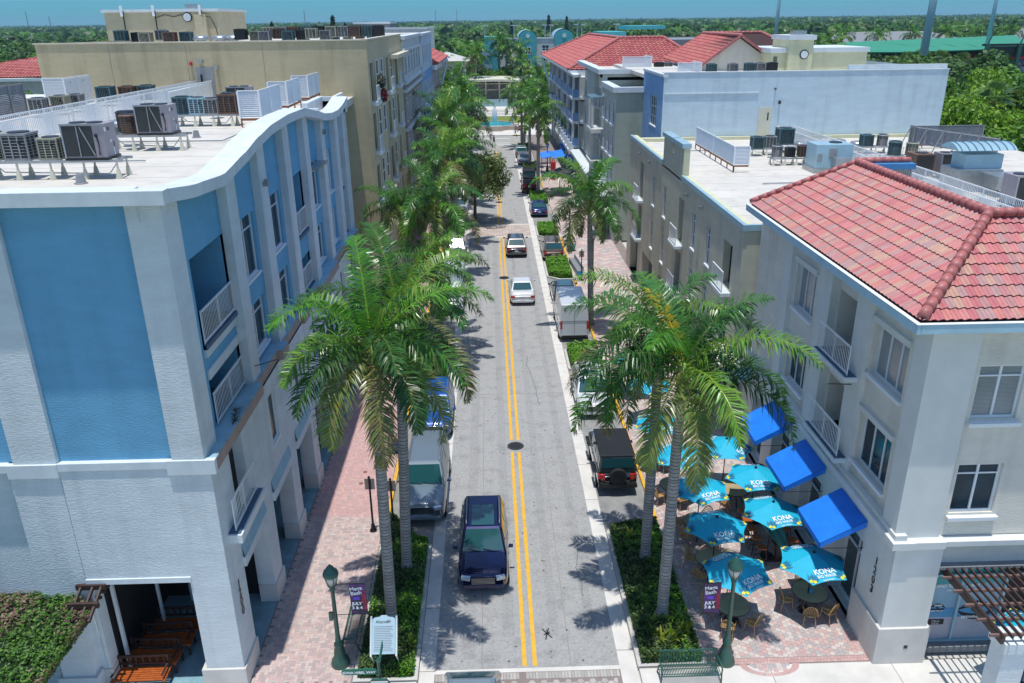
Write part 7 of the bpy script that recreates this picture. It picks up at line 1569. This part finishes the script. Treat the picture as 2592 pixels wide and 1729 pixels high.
def palm(x, y, h, label, top=None, var=0, s=1., near=True, rz=0., r0=.20, shaft=1.1):
    top = top or (x, y); t = thing('palm_tree', label, 'palm tree', (x, y, 0), 'royal palms along the street'); mb = MB(); ht = h - shaft
    def P(z): f_ = (z / h); f_ = f_ * f_ * (3 - 2 * f_) * .3 + f_ * .7; return (x + (top[0] - x) * f_, y + (top[1] - y) * f_, z)
    def R(z): f_ = z / h; return (r0 * (1.45 - .45 * min(1, z / .5)) if z < .5 else r0 * (1 + .06 * math.sin(PI * f_)) * (1 - .22 * f_)) * s
    z = -.1; n = 14; rr = random.Random(int(x * 100 + y)); zs = []
    while z < ht: zs.append(z); z += rr.uniform(.10, .16) if near else .5
    zs.append(ht); rings = []
    for a, b in zip(zs, zs[1:]):
        rings += [(a, R(max(0, a)) * 1.03, 0), (b - .026, R(max(0, b)) * 1.0, 1)] if near else [(a, R(max(0, a)), 0)]
    rings.append((ht, R(ht), 0)); base = len(mb.v)
    for (zz_, rad, k) in rings:
        c = P(zz_)
        for j in range(n): a = 2 * PI * j / n; mb.v.append((c[0] + rad * math.cos(a), c[1] + rad * math.sin(a), zz_))
    for i in range(len(rings) - 1):
        dark = rings[i][2] == 1; g_ = rr.uniform(.85, 1.12); c = (.035, .03, .028) if dark else (.31 * g_, .30 * g_, .285 * g_)
        for j in range(n): mb.f.append([base + i * n + j, base + i * n + (j + 1) % n, base + (i + 1) * n + (j + 1) % n, base + (i + 1) * n + j]); mb.m.append(0); mb.c.append(c)
    mb.build('trunk', m_ring, t, colattr=True, smooth=False)
    mb = MB(); zt = [ht - .02, ht + .15, ht + shaft * .5, h + .05]; mb.tube([P(q) for q in zt], [R(ht) * 1.04, R(ht) * 1.12, R(ht) * .95, R(ht) * .5], 12); mb.build('crownshaft', m_shaft, t, smooth=True)
    me = (cm if near else cmf)[var % (4 if near else 3)]; c = bpy.data.objects.new('crown', me); COL.objects.link(c); c.parent = t; c.location = (top[0] - x, top[1] - y, h); c.rotation_euler = (0, 0, rz); c.scale = (s,) * 3
    return t
palm(-3.72, 22.4, 10.75, 'royal palm in front on the left beside the directory board', (-3.62, 22.3), 0, .95, rz=.9)
palm(-3.5, 25.5, 10.7, 'second royal palm on the left, right behind the front one', (-3.15, 25.5), 1, .97, rz=1.9)
palm(5.68, 22.5, 9.75, 'royal palm in front on the right with a yellowing frond', (5.8, 22.5), 2, .97, rz=.8)
palm(5.68, 25.75, 9.6, 'second royal palm on the right, just behind the front one', (5.75, 25.7), 3, .97, rz=2.6)
palm(6.72, 52, 8.9, 'single royal palm beside the white van on the right', (6.45, 52), 0, 1., rz=4.0)
palm(-3.55, 46.4, 6.2, 'shorter royal palm in the second left hedge', (-3.7, 46.4), 1, .9, rz=.4)
palm(-4.95, 51.0, 8.6, 'bright green palm close to the beige building', (-5.9, 51), 2, .72, rz=1.0)
palm(-3.6, 64.9, 9.6, 'royal palm between the box truck and the white vehicle', (-3.9, 64.9), 3, 1.08, rz=5)
palm(-3.45, 49.6, 9.3, 'tall royal palm at the far end of the second left hedge', (-3.5, 49.6), 1, .95, rz=2.2)
palm(-3.5, 74.5, 8.6, 'royal palm just before the brick crossing on the left', (-3.0, 74.5), 0, 1.05, rz=2)
palm(-3.85, 83, 10.6, 'royal palm left of the round street tree', (-4.4, 83), 1, 1.12, rz=3)
palm(-3.7, 92, 10.2, 'royal palm just beyond the round street tree', (-3.4, 92), 2, 1.12, rz=.7)
fr_ = MB(); frond(fr_, 2.0, 1.05, 2.9, random.Random(77), droop=.55, pal=[(.30, .34, .02), (.34, .30, .02)], dens=.03, lw=.022, ll=.42)
pz = [o for o in scene.objects if o.get('label', '').startswith('royal palm in front on the right')][0]
yo = fr_.build('yellowing_frond', m_pleaf, colattr=True); yo.parent = pz; yo.location = (.12, 0, 9.75)
FAR = [(5.71, 96.5, 9.9, 'far right royal palm in front of the red jeep', 0, 5.75), (5.78, 117.4, 9.0, 'far right royal palm behind the silver saloon', 1, 5.7), (5.45, 136.7, 8.8, 'far right royal palm by the stop sign', 2, 5.3), (5.6, 133.2, 9.6, 'far right royal palm just before the stop sign', 0, 6.0),
       (-3.6, 106, 9.6, 'far left royal palm, first beyond the round tree', 1, -3.3), (-3.7, 124, 9.0, 'far left royal palm, second beyond the round tree', 2, -3.8), (-3.68, 135, 8.6, 'far left royal palm at the street end, right trunk', 0, -3.7), (-4.5, 136.5, 9.6, 'far left royal palm at the street end, left trunk', 1, -4.7), (-5.6, 112, 7.6, 'far left palm close to the blue tower', 2, -6)]
for i, (x, y, h, lb, v, tx) in enumerate(FAR): palm(x, y, h, lb, (tx, y), v, 1.05, near=False, rz=i * 1.3)
for i, (x, y, h) in enumerate(((-9, 172, 7.5), (-6.5, 176, 9.5), (-3.2, 205, 12.5), (2.8, 228, 14.5), (4.6, 226, 12.5), (8.4, 206, 9.5), (10.4, 176, 8.5), (13, 180, 9.2), (-11, 188, 11), (-13, 215, 12), (-18, 228, 13.5), (-23, 235, 13.5), (7.4, 216, 13), (-5, 222, 12))):
    palm(x, y, h, ORD[i] + ' of the palms around the plaza, counted from the near left', (x + .4, y), i, 1.25, near=False, rz=i * .9)
def blob_leaves(mb, c, rad, n, size, pal, r, flat=1., shell_=.55, up=.3):
    """Leaf quads through an ellipsoidal clump."""
    cx_, cy_, cz_ = c; rx, ry, rz_ = rad
    d = r.normal(size=(n, 3)); d /= np.linalg.norm(d, axis=1)[:, None]; rr_ = (shell_ + (1 - shell_) * r.random(n)) ; P = d * rr_[:, None] * np.array([rx, ry, rz_]) + np.array([cx_, cy_, cz_])
    nn = d + r.normal(size=(n, 3)) * .55 + np.array([0, 0, up]); nn /= np.linalg.norm(nn, axis=1)[:, None]
    t1 = np.cross(nn, r.normal(size=(n, 3))); t1 /= np.linalg.norm(t1, axis=1)[:, None]; t2 = np.cross(nn, t1); s1 = size * (.6 + .8 * r.random(n)); s2 = s1 * .55
    V = np.stack([P - t1 * s1[:, None], P + t2 * s2[:, None], P + t1 * s1[:, None], P - t2 * s2[:, None]], 1).reshape(-1, 3)
    b = len(mb.v); mb.v.extend(map(tuple, V.tolist()))
    pi_ = r.integers(0, len(pal), n); g_ = .8 + .45 * r.random(n)
    for i in range(n):
        mb.f.append([b + 4 * i, b + 4 * i + 1, b + 4 * i + 2, b + 4 * i + 3]); mb.m.append(0); c_ = pal[pi_[i]]; k = g_[i]; mb.c.append((c_[0] * k, c_[1] * k, c_[2] * k))
GP = [(.06, .13, .015), (.09, .18, .02), (.045, .10, .015), (.12, .21, .025)]
def tree_meshes(seed, H, R_, nl, size, pal, clumps=22, trunk_h=None):
    r = np.random.default_rng(seed); rr = random.Random(seed); th_ = trunk_h or H * .35; tm = MB(); tm.tube([(0, 0, -.3), (.05, 0, th_ * .6), (.1, .05, th_)], [.22, .17, .13], 8)
    cm_ = MB(); cs = []
    for k in range(clumps):
        a = rr.random() * 2 * PI; q = rr.random() ** .6 * R_ * .75; z = th_ + (H - th_) * (.15 + .7 * rr.random() * (1 - .35 * (q / R_) ** 2)); cs.append((q * math.cos(a), q * math.sin(a), z))
    for c in cs:
        s_ = R_ * rr.uniform(.22, .40); blob_leaves(cm_, c, (s_, s_, s_ * .7), nl // clumps, size, pal, r)
        if rr.random() < .6: tm.tube([(.1, .05, th_ * .95), (c[0] * .5, c[1] * .5, (th_ + c[2]) / 2), c], [.09, .05, .015], 5)
    a = tm.build('trunk', m_bark, smooth=True); b = cm_.build('crown', m_tleaf, colattr=True); r_ = (a.data, b.data); bpy.data.objects.remove(a); bpy.data.objects.remove(b); return r_
def tree(x, y, label, ms, s=1., sz=None, rz=0., cat='tree', grp='leafy trees', z=0, name='leafy_tree'):
    t = thing(name, label, cat, (x, y, z), grp); 
    for nm, me in zip(('trunk', 'crown'), ms): c = bpy.data.objects.new(nm, me); COL.objects.link(c); c.parent = t
    t.scale = (s, s, sz or s); t.rotation_euler = (0, 0, rz); return t
TMs = tree_meshes(3, 7.4, 3.9, 15000, .12, [(.11, .17, .03), (.14, .20, .04), (.08, .13, .025), (.17, .22, .06)], 34, 2.6)
tree(-1.7, 83.4, 'round crowned street tree leaning over the left lane near the brick crossing', TMs, 1.0, name='street_tree')
TMa = [tree_meshes(20 + i, 9, 4.6, 12000, .16, p, 34, 2.5) for i, p in enumerate(([(.14, .30, .015), (.20, .38, .02), (.08, .18, .01), (.24, .40, .03)], [(.08, .20, .015), (.12, .26, .02), (.05, .13, .015)], [(.04, .09, .02), (.06, .12, .02), (.03, .07, .015)]))]
k = 0
for (x, y, s_) in ((40.5, 66, 1.0), (44.5, 70, 1.1), (49, 72, 1.05), (53, 76, 1.0), (42, 77, 1.15), (47.5, 83, 1.2), (55, 86, 1.2), (60, 80, 1.1), (41, 90, 1.2), (51, 95, 1.2), (62, 95, 1.2), (46, 60, .8), (57, 68, .9), (65, 104, 1.2), (70, 90, 1.2)):
    tree(x, y, ORD[k] + ' bright green tree of the thicket right of the light blue wall', TMa[0 if k % 3 else 1], s_ * 1.15, s_ * 1.3, k * 1.1, grp='bright trees right of the light blue wall'); k += 1
k = 0
for (x, y, s_) in ((-62, 112, 1.3), (-70, 122, 1.3), (-58, 138, 1.5), (-72, 146, 1.5), (-90, 140, 1.5), (-80, 165, 1.6), (-64, 172, 1.6), (-100, 170, 1.6), (-50, 150, 1.4), (-46, 128, 1.3), (-84, 100, 1.2), (-94, 118, 1.2), (-110, 150, 1.4), (-52, 168, 1.4)):
    tree(x, y, ORD[k] + ' leafy tree of the wood at the upper left beyond the roofs', TMa[k % 2], s_, s_, k * .7, grp='trees at the upper left'); k += 1
k = 0
for (x, y, s_, v) in ((-6.8, 143, 1.15, 1), (-9.5, 149, 1.3, 0), (-8, 215, 1.2, 2), (-2, 220, 1.1, 2), (1, 212, 1.0, 1), (6, 222, 1.1, 2), (9.5, 218, 1.0, 2), (12, 210, 1.1, 1), (-12, 200, 1.2, 1), (-14, 224, 1.4, 0), (-8, 232, 1.4, 1), (-20, 215, 1.3, 1), (-26, 225, 1.4, 2), (-11, 178, .95, 1), (-13, 192, 1.1, 0), (14, 192, 1.0, 2), (11.5, 168, .7, 1)):
    tree(x, y, ORD[k] + ' leafy tree around the plaza and pavilion, counted from the centre back', TMa[v], s_, s_ * .95, k * 1.7, grp='trees around the plaza'); k += 1
# fan palms with brown skirts at the right
def fan_palm(x, y, h, label, s=1.):
    t = thing('fan_palm', label, 'palm tree', (x, y, 0), 'fan palms with brown skirts'); r = random.Random(int(x * 7)); mb = MB(); mb.tube([(x, y, -.2), (x + .2, y, h * .5), (x + .5, y, h)], [.28, .2, .17], 9, col=(.25, .22, .19)); mb.build('trunk', m_ring, t, colattr=True)
    def fans(n, e0, e1, pal, nm, L0, drop):
        mb = MB()
        for i in range(n):
            az = i * 2.4 + r.random(); el = r.uniform(e0, e1); d = Vector((math.cos(az) * math.cos(el), math.sin(az) * math.cos(el), math.sin(el))); b = Vector((x + .5, y, h)); c = b + d * L0 * s; mb.tube([b, c], .02, 4, col=pal[0]); s_ = d.cross(Vector((0, 0, 1))).normalized(); u_ = s_.cross(d); col_ = r.choice(pal)
            for q in range(15):
                a = -1.25 + 2.5 * q / 14; v = d * math.cos(a) + s_ * math.sin(a); tip = c + v * .95 * s + Vector((0, 0, -drop * r.uniform(.6, 1.2))); mid = c + v * .5 * s; w_ = (s_ * math.cos(a) - d * math.sin(a)) * .06 * s
                mb.add([tuple(c), tuple(mid + w_), tuple(tip), tuple(mid - w_)], [(0, 1, 2, 3)], col=tuple(x_ * r.uniform(.85, 1.2) for x_ in col_))
        mb.build(nm, m_pleaf, t, colattr=True)
    fans(20, -.1, 1.4, [(.12, .22, .04), (.16, .26, .06), (.09, .17, .04)], 'crown', .9, .25); fans(26, -1.4, -.5, [(.26, .15, .07), (.32, .22, .12), (.20, .11, .05)], 'dead_leaf_skirt', .9, .5)
fan_palm(48.6, 80, 11.9, 'fan palm with a brown leaf skirt in front of the bright thicket', 1.15); fan_palm(51.8, 76, 11.9, 'fan palm with a brown skirt at the right edge, nearer one', 1.15); fan_palm(54, 84, 11.2, 'fan palm with a brown skirt at the right edge, rear one', 1.1)
for i, (x, y, h) in enumerate(((112, 226, 7.6), (116, 226, 8.2), (120, 224, 8.0), (126, 224, 7.4), (108, 226, 7.0))): fan_palm(x, y, h, ORD[i] + ' fan palm in front of the stadium stand above the light blue wall', 1.9)
for i, (x, y, h) in enumerate(((60, 210, 12.5), (66, 214, 13), (70, 205, 12), (76, 215, 13), (81, 208, 12.5), (85, 210, 12.8), (54, 215, 12.5), (50, 205, 12), (125, 300, 13.5), (140, 305, 13), (150, 300, 13.5), (165, 305, 13.8), (185, 300, 14), (196, 290, 14.5), (178, 310, 13))): palm(x, y, h, ORD[i] + ' distant palm behind the stadium and gable roofs, counted from the near side', (x, y), i, 1.5, near=False, rz=i)
for i, (x, y, h) in enumerate(((192, 262, 14), (200, 270, 15), (186, 255, 12))): tree(x, y, ORD[i] + ' dark tree at the right edge behind the scoreboard', TMa[2], 1.7, 1.6, i, grp='dark trees behind the scoreboard')
# hedges in the planting beds
def inpoly(p, poly):
    c = False; n = len(poly)
    for i in range(n):
        (x1, y1), (x2, y2) = poly[i], poly[(i + 1) % n]
        if (y1 > p[1]) != (y2 > p[1]) and p[0] < (x2 - x1) * (p[1] - y1) / (y2 - y1) + x1: c = not c
    return c
HP = [(.10, .28, .015), (.14, .36, .02), (.07, .20, .012), (.18, .40, .03)]
HD = [(.05, .11, .018), (.07, .14, .025), (.03, .08, .015), (.12, .15, .06)]
def hedge(label, poly, z0, h, n, size, pal, bumps=.06, alt=None, cat='hedge', grp='clipped hedges in the planting beds'):
    xs_ = [p[0] for p in poly]; ys_ = [p[1] for p in poly]; t = thing('hedge', label, cat, ((min(xs_) + max(xs_)) / 2, (min(ys_) + max(ys_)) / 2, z0), grp); r = random.Random(int(n + xs_[0] * 10)); mb = MB(); mb.prism(poly, z0, z0 + h * .7, col=(.012, .03, .006))
    import itertools
    ed = [(Vector((*poly[i], 0)), Vector((*poly[(i + 1) % len(poly)], 0))) for i in range(len(poly))]
    k = 0; f1, f2 = r.uniform(1, 3), r.uniform(1, 3)
    while k < n:
        if r.random() < .70:
            x, y = r.uniform(min(xs_), max(xs_)), r.uniform(min(ys_), max(ys_))
            if not inpoly((x, y), poly): continue
            z = z0 + h + bumps * (math.sin(x * 5 * f1) + math.sin(y * 4 * f2)) + r.uniform(-.12, .05); n_ = Vector((r.uniform(-.7, .7), r.uniform(-.7, .7), 1))
        else:
            a, b = r.choice(ed); p = a.lerp(b, r.random()); x, y = p.x + r.uniform(-.05, .05), p.y + r.uniform(-.05, .05); z = z0 + r.random() * h; n_ = Vector((r.uniform(-1, 1), r.uniform(-1, 1), .5))
        n_.normalize(); t1 = n_.cross(Vector((r.uniform(-1, 1), r.uniform(-1, 1), r.uniform(-1, 1)))).normalized() * size * r.uniform(.6, 1.3); t2 = n_.cross(t1) * .5; p = Vector((x, y, z))
        pl_ = pal if not (alt and (math.sin(x * 2.1 + 1) + math.sin(y * 1.7) + r.uniform(-.9, .9)) > .3) else alt
        c = r.choice(pl_); g_ = r.uniform(.8, 1.25); mb.add([tuple(p - t1), tuple(p + t2), tuple(p + t1), tuple(p - t2)], [(0, 1, 2, 3)], col=(c[0] * g_, c[1] * g_, c[2] * g_)); k += 1
    mb.build('foliage', m_tleaf, t, colattr=True)
p = isl_poly(-1, 20.02, 27.4, .17); hedge('long hedge with dark and bright green patches around the left front palms', p, .05, .30, 15000, .05, HD, alt=HP)
p = isl_poly(1, 20.3, 28.0, .17); hedge('long hedge with dark and bright green patches around the right front palms', p, .05, .30, 15000, .05, HD, alt=HP)
for (sd, y0, y1), lb, pl_ in zip(isl[1:7] + isl[8:], ('dark leafy hedge around the shorter palm on the left', 'hedge between the box truck and the white vehicle', 'hedge under the round street tree', 'fourth small hedge on the left beyond the round tree', 'fifth small hedge on the left', 'last small hedge on the left at the crossing',
        'small hedge beside the sign post with the yellow panel', 'square bright green hedge beside the grey bench on the right', 'hedge at the brick crossing on the right', 'hedge before the red jeep under the far palm', 'hedge between the black jeep and the silver saloon', 'last hedge on the right before the stop sign'), (HD, HP, HP, HP, HD, HD, HP, HP, HP, HP, HD, HP)):
    hedge(lb, isl_poly(sd, y0, y1, .25), .05, .42, 5200 if y0 < 70 else 2000, .07 if y0 < 70 else .12, pl_)
hp = [(-20.5, 14.5), (-12.05, 14.5), (-12.03, 17.8), (-12.0, 19.3), (-12.62, 20.0), (-13.4, 20.5), (-14.6, 21.0), (-15.5, 20.8), (-20.5, 20.9)]
hedge('dense vine canopy with reddish tips over the pergola at the bottom left corner', hp, 3.45, .25, 42000, .055, [(.06, .16, .02), (.08, .21, .02), (.03, .09, .015), (.12, .26, .03)], bumps=.05, alt=[(.26, .14, .13), (.22, .18, .10), (.10, .22, .03)], cat='vine', grp='vines on the pergolas')
def bromel(x, y, label, pal, s=1., n=26, z=.05):
    t = thing('bromeliad', label, 'plant', (x, y, z), 'strap leaved plants in the beds'); r = random.Random(int(x * 31 + y * 17)); mb = MB()
    for i in range(n):
        a = r.random() * 2 * PI; e = r.uniform(.5, 1.35); L_ = s * r.uniform(.35, .6); d = Vector((math.cos(a) * math.cos(e), math.sin(a) * math.cos(e), math.sin(e))); sd = d.cross(Vector((0, 0, 1))).normalized() * .028 * s; b = Vector((x + r.uniform(-.12, .12) * s, y + r.uniform(-.12, .12) * s, z + .1)); m_ = b + d * L_ * .6; tip = b + d * L_ + Vector((0, 0, -.10 * s)); c = r.choice(pal)
        mb.add([tuple(b - sd), tuple(b + sd), tuple(m_ + sd * 1.2), tuple(m_ - sd * 1.2), tuple(tip)], [(0, 1, 2, 3), (3, 2, 4)], col=c)
    mb.build('foliage', m_tleaf, t, colattr=True)
YG = [(.30, .34, .02), (.22, .30, .02), (.14, .26, .02), (.34, .36, .05)]; GG = [(.10, .22, .03), (.16, .28, .03), (.07, .16, .02)]
for i, (x, y, pl_, s_, lb) in enumerate(((5.3, 21.4, YG, 1.2, 'yellow strap leaved plant at the foot of the right front palm, left'), (5.75, 21.25, YG, 1.2, 'yellow strap leaved plant at the foot of the right front palm, middle'), (6.2, 21.6, YG, 1.2, 'yellow strap leaved plant at the foot of the right front palm, right'), (6.3, 22.3, GG, 1.1, 'green strap leaved plant right of the right front palm'), (5.2, 22.0, GG, 1., 'green strap leaved plant left of the right front palm'),
     (4.9, 26.5, GG, 1.2, 'green strap leaved plant at the far end of the right bed'), (5.3, 27.1, YG, 1.1, 'yellow green plant at the far corner of the right bed'), (-3.95, 26.7, GG, 1., 'green strap leaved plant left of the second left palm'), (-3.1, 26.5, YG, .9, 'yellow strap leaved plant right of the second left palm'), (-4.1, 25.9, YG, .9, 'yellow strap leaved plant between the two left palm trunks'),
     (-3.25, 23.4, [(.24, .16, .06), (.18, .20, .05)], 1., 'thin brownish plant between the two left palms'), (-3.05, 21.4, YG, .9, 'yellow strap leaved plant beside the directory board'), (-4.3, 21.7, GG, .8, 'green strap leaved plant left of the directory board'))): bromel(x, y, lb, pl_, s_)
# far forest reaching the horizon
def forest():
    r = np.random.default_rng(9); mb = MB(); V = []; F = []; C = []; nb = 0
    def crown(cx_, cy_, rad, h, n, size, base):
        nonlocal nb
        d = r.normal(size=(n, 3)); d[:, 2] = np.abs(d[:, 2]) * 1.1; d /= np.linalg.norm(d, axis=1)[:, None]; P = d * np.array([rad, rad, h * .5]) * (.8 + .25 * r.random((n, 1))) + np.array([cx_, cy_, h * .5])
        nn = d + r.normal(size=(n, 3)) * .35; nn /= np.linalg.norm(nn, axis=1)[:, None]; t1 = np.cross(nn, r.normal(size=(n, 3))); t1 /= np.linalg.norm(t1, axis=1)[:, None]; t2 = np.cross(nn, t1); s1 = size * (.7 + .7 * r.random((n, 1)))
        V.append(np.stack([P - t1 * s1, P + t2 * s1 * .7, P + t1 * s1, P - t2 * s1 * .7], 1).reshape(-1, 3)); F.append(np.arange(4 * n).reshape(n, 4) + nb); nb += 4 * n
        k = (.75 + .5 * r.random((n, 1))); C.append(np.array(base)[None, :] * k)
    pal = np.array([(.05, .13, .018), (.07, .18, .02), (.10, .24, .02), (.04, .10, .02), (.08, .15, .03)])
    def ok(x, y):
        if abs(x) < 62 and y < 268: return False
        if 62 <= x < 235 and 190 < y < 335 and x < y * .75 + 20: return False
        if -110 < x < -40 and y < 175: return False
        return abs(x) < y * .78 + 30
    n = 0
    while n < 680:
        y = 150 + 500 * r.random() ** 1.3; x = (r.random() * 2 - 1) * (y * .75 + 30)
        if not ok(x, y): continue
        nr = y < 330; crown(x, y, r.uniform(4.5, 8), r.uniform(8, 13.5), 900 if nr else 240, .42 if nr else .8 + y * .0010, pal[r.integers(5)]); n += 1
    n = 0
    while n < 2600:
        y = 620 * math.exp(r.random() * 2.3); x = (r.random() * 2 - 1) * (y * .75)
        s_ = y / 620; crown(x, y, 10 * s_ ** .8, r.uniform(8.5, 14), 34, 3.2 * s_ ** .62, pal[r.integers(5)]); n += 1
    V_ = np.concatenate(V); F_ = np.concatenate(F); C_ = np.concatenate(C); me = bpy.data.meshes.new('forest')
    me.vertices.add(len(V_)); me.vertices.foreach_set('co', V_.astype(np.float32).ravel()); me.loops.add(F_.size); me.loops.foreach_set('vertex_index', F_.astype(np.int32).ravel()); me.polygons.add(len(F_)); me.polygons.foreach_set('loop_start', np.arange(0, F_.size, 4, dtype=np.int32)); me.update(calc_edges=True)
    at = me.attributes.new('Col', 'FLOAT_COLOR', 'FACE'); at.data.foreach_set('color', np.concatenate([C_, np.ones((len(C_), 1))], 1).astype(np.float32).ravel()); me.materials.append(m_tleaf)
    o = bpy.data.objects.new('forest', me); COL.objects.link(o); o['kind'] = 'stuff'
    # closed dark understorey so the ground does not show between crowns
    mb = MB(); ra = [280, 400, 600, 900, 1400, 2200, 3400, 5200, 7500]; na = 60
    for i, q in enumerate(ra):
        for j in range(na + 1):
            a = PI / 2 + (j / na - .5) * 1.5; z = (5.5 if i else -.45) + 1.5 * r.random(); mb.v.append((q * math.cos(a), q * math.sin(a), z))
    for i in range(len(ra) - 1):
        for j in range(na): b = i * (na + 1) + j; mb.f.append([b, b + 1, b + na + 2, b + na + 1]); mb.m.append(0); mb.c.append((1, 1, 1))
    mb.build('forest_floor', M('dark_forest_green', (.025, .055, .02), .95, var=.4, vs=.05), kind='stuff')
forest()
# tall thin masts on the skyline
for i, (x, y, h, lb) in enumerate(((-292, 560, 28, 'thin radio mast at the far left skyline'), (-278, 560, 25, 'second thin mast near the left skyline'), (-183, 600, 28.5, 'thin mast right of the stair penthouse'), (-125, 600, 27.3, 'thin mast above the air conditioners'), (-53, 900, 30.4, 'thin mast left of centre on the skyline'), (-31, 900, 30.6, 'thin mast near the centre of the skyline'))):
    mb = MB(); mb.tube([(x, y, 0), (x, y, h)], [.35, .2], 6); tag(mb.build('radio_mast', m_grey, origin=(x, y, 0)), lb, 'mast', 'thin masts on the skyline')
# tall conifers on the skyline
CF = MB(); rg = np.random.default_rng(4)
for k in range(12): blob_leaves(CF, (0, 0, 2 + k * 1.25), (2.4 - k * .17, 2.4 - k * .17, 1.1), 70, .6, [(.02, .05, .015), (.03, .065, .02)], rg)
o = CF.build('crown', m_tleaf, colattr=True); cfm = o.data; bpy.data.objects.remove(o); TK = MB(); TK.tube([(0, 0, 0), (0, 0, 15)], [.4, .1], 6); o = TK.build('trunk', m_bark); tkm = o.data; bpy.data.objects.remove(o)
for i, (x, y, s_) in enumerate(((59, 640, 1.3), (45.7, 640, 1.35), (18, 640, 1.1), (-106, 430, 1.2), (-76, 430, 1.35), (-70, 430, 1.15))): tree(x, y, ORD[i] + ' dark conifer standing above the skyline wood', (tkm, cfm), s_, s_, i, grp='conifers on the skyline', name='conifer')
# climbing plant with red flowers on a balcony, fallen frond on the ledge
t = thing('balcony_plant', 'dark leafy plant with red flowers hanging from a beige balcony', 'plant', (-7.2, 56.6, 15.2), 'balcony plants'); mb = MB(); blob_leaves(mb, (-7.15, 57.0, 15.9), (.3, .45, .5), 260, .09, [(.02, .04, .02), (.04, .07, .03), (.35, .33, .30)], rg); blob_leaves(mb, (-7.1, 57.3, 15.0), (.28, .35, .5), 220, .09, [(.40, .03, .05), (.30, .02, .04), (.03, .05, .02)], rg); mb.build('foliage', m_tleaf, t, colattr=True)
mb = MB(); rj = random.Random(5); mb.tube([(-8.02, 22.2, 8.22), (-8.2, 23.2, 8.23)], .02, 4, col=(.10, .07, .04))
for k in range(40):
    q = rj.random(); p = Vector((-8.02 - .18 * q, 22.3 + .9 * q, 8.23)); d_ = Vector((rj.uniform(-1, .6), rj.uniform(.2, 1), .06)).normalized() * .28; s_ = Vector((-d_.y, d_.x, 0)) * .05; mb.add([tuple(p - s_), tuple(p + s_), tuple(p + d_)], [(0, 1, 2)], col=(.07, .06, .03))
tag(mb.build('fallen_frond', m_pleaf, colattr=True, origin=(-8.1, 22.7, 8.2)), 'dry fallen palm frond lying on the blue-grey ledge of the corner building', 'palm frond')
# pedestrian crossing at the street end
def person(x, y, label):
    t = thing('person', label, 'person', (x, y, G)); OR[t.name] = Vector((0, 0, 0)); me = bpy.data.meshes.new('body')
    J = [((0, 0, .93), .12), ((0, 0, 1.15), .12), ((0, 0, 1.38), .14), ((0, 0, 1.50), .055), ((0, -.01, 1.58), .075), ((0, -.02, 1.68), .09), ((0, -.01, 1.76), .06),
         ((.10, 0, .88), .085), ((.11, -.16, .48), .055), ((.11, -.24, .08), .04), ((.11, -.34, .03), .035), ((-.10, 0, .88), .085), ((-.11, .14, .48), .055), ((-.11, .32, .12), .04), ((-.11, .24, .03), .035),
         ((.19, 0, 1.38), .05), ((.24, .12, 1.12), .04), ((.24, .06, .88), .03), ((.24, .04, .78), .03), ((-.19, 0, 1.38), .05), ((-.24, -.12, 1.12), .04), ((-.24, -.22, .92), .03), ((-.24, -.27, .84), .03)]
    E_ = [(0, 1), (1, 2), (2, 3), (3, 4), (4, 5), (5, 6), (0, 7), (7, 8), (8, 9), (9, 10), (0, 11), (11, 12), (12, 13), (13, 14), (2, 15), (15, 16), (16, 17), (17, 18), (2, 19), (19, 20), (20, 21), (21, 22)]
    me.from_pydata([j[0] for j in J], E_, []); o = bpy.data.objects.new('body', me); COL.objects.link(o); o.parent = t; me.materials.append(M('dark_clothing', (.08, .07, .07), .8))
    md = o.modifiers.new('skin', 'SKIN')
    for v, j in zip(me.skin_vertices[0].data, J): v.radius = (j[1], j[1])
    me.skin_vertices[0].data[0].use_root = True; s2 = o.modifiers.new('s', 'SUBSURF'); s2.levels = 1; s2.render_levels = 1
    mb = MB(); mb.lathe([(.02, 1.66), (.105, 1.70), (.10, 1.77), (.05, 1.82)], (0, .0, 0), 10); mb.build('hair', m_wood, t, smooth=True); t.rotation_euler = (0, 0, .6)
person(.75, 138.6, 'person in dark clothing walking by the stop line at the far crossing')

# humid air between the camera and the skyline
hz = MB(); hz.box(-6500, 6500, -60, 8200, -2.2, 60); ho = hz.build('haze', M('air', (.5, .5, .5)), kind='stuff')
mz = bpy.data.materials.new('humid_air'); mz.use_nodes = True; mz.node_tree.nodes.clear(); ou = mz.node_tree.nodes.new('ShaderNodeOutputMaterial'); pv = mz.node_tree.nodes.new('ShaderNodeVolumePrincipled')
pv.inputs['Color'].default_value = (.45, .75, .95, 1); pv.inputs['Density'].default_value = HAZE; mz.node_tree.links.new(pv.outputs[0], ou.inputs['Volume']); ho.data.materials.clear(); ho.data.materials.append(mz)
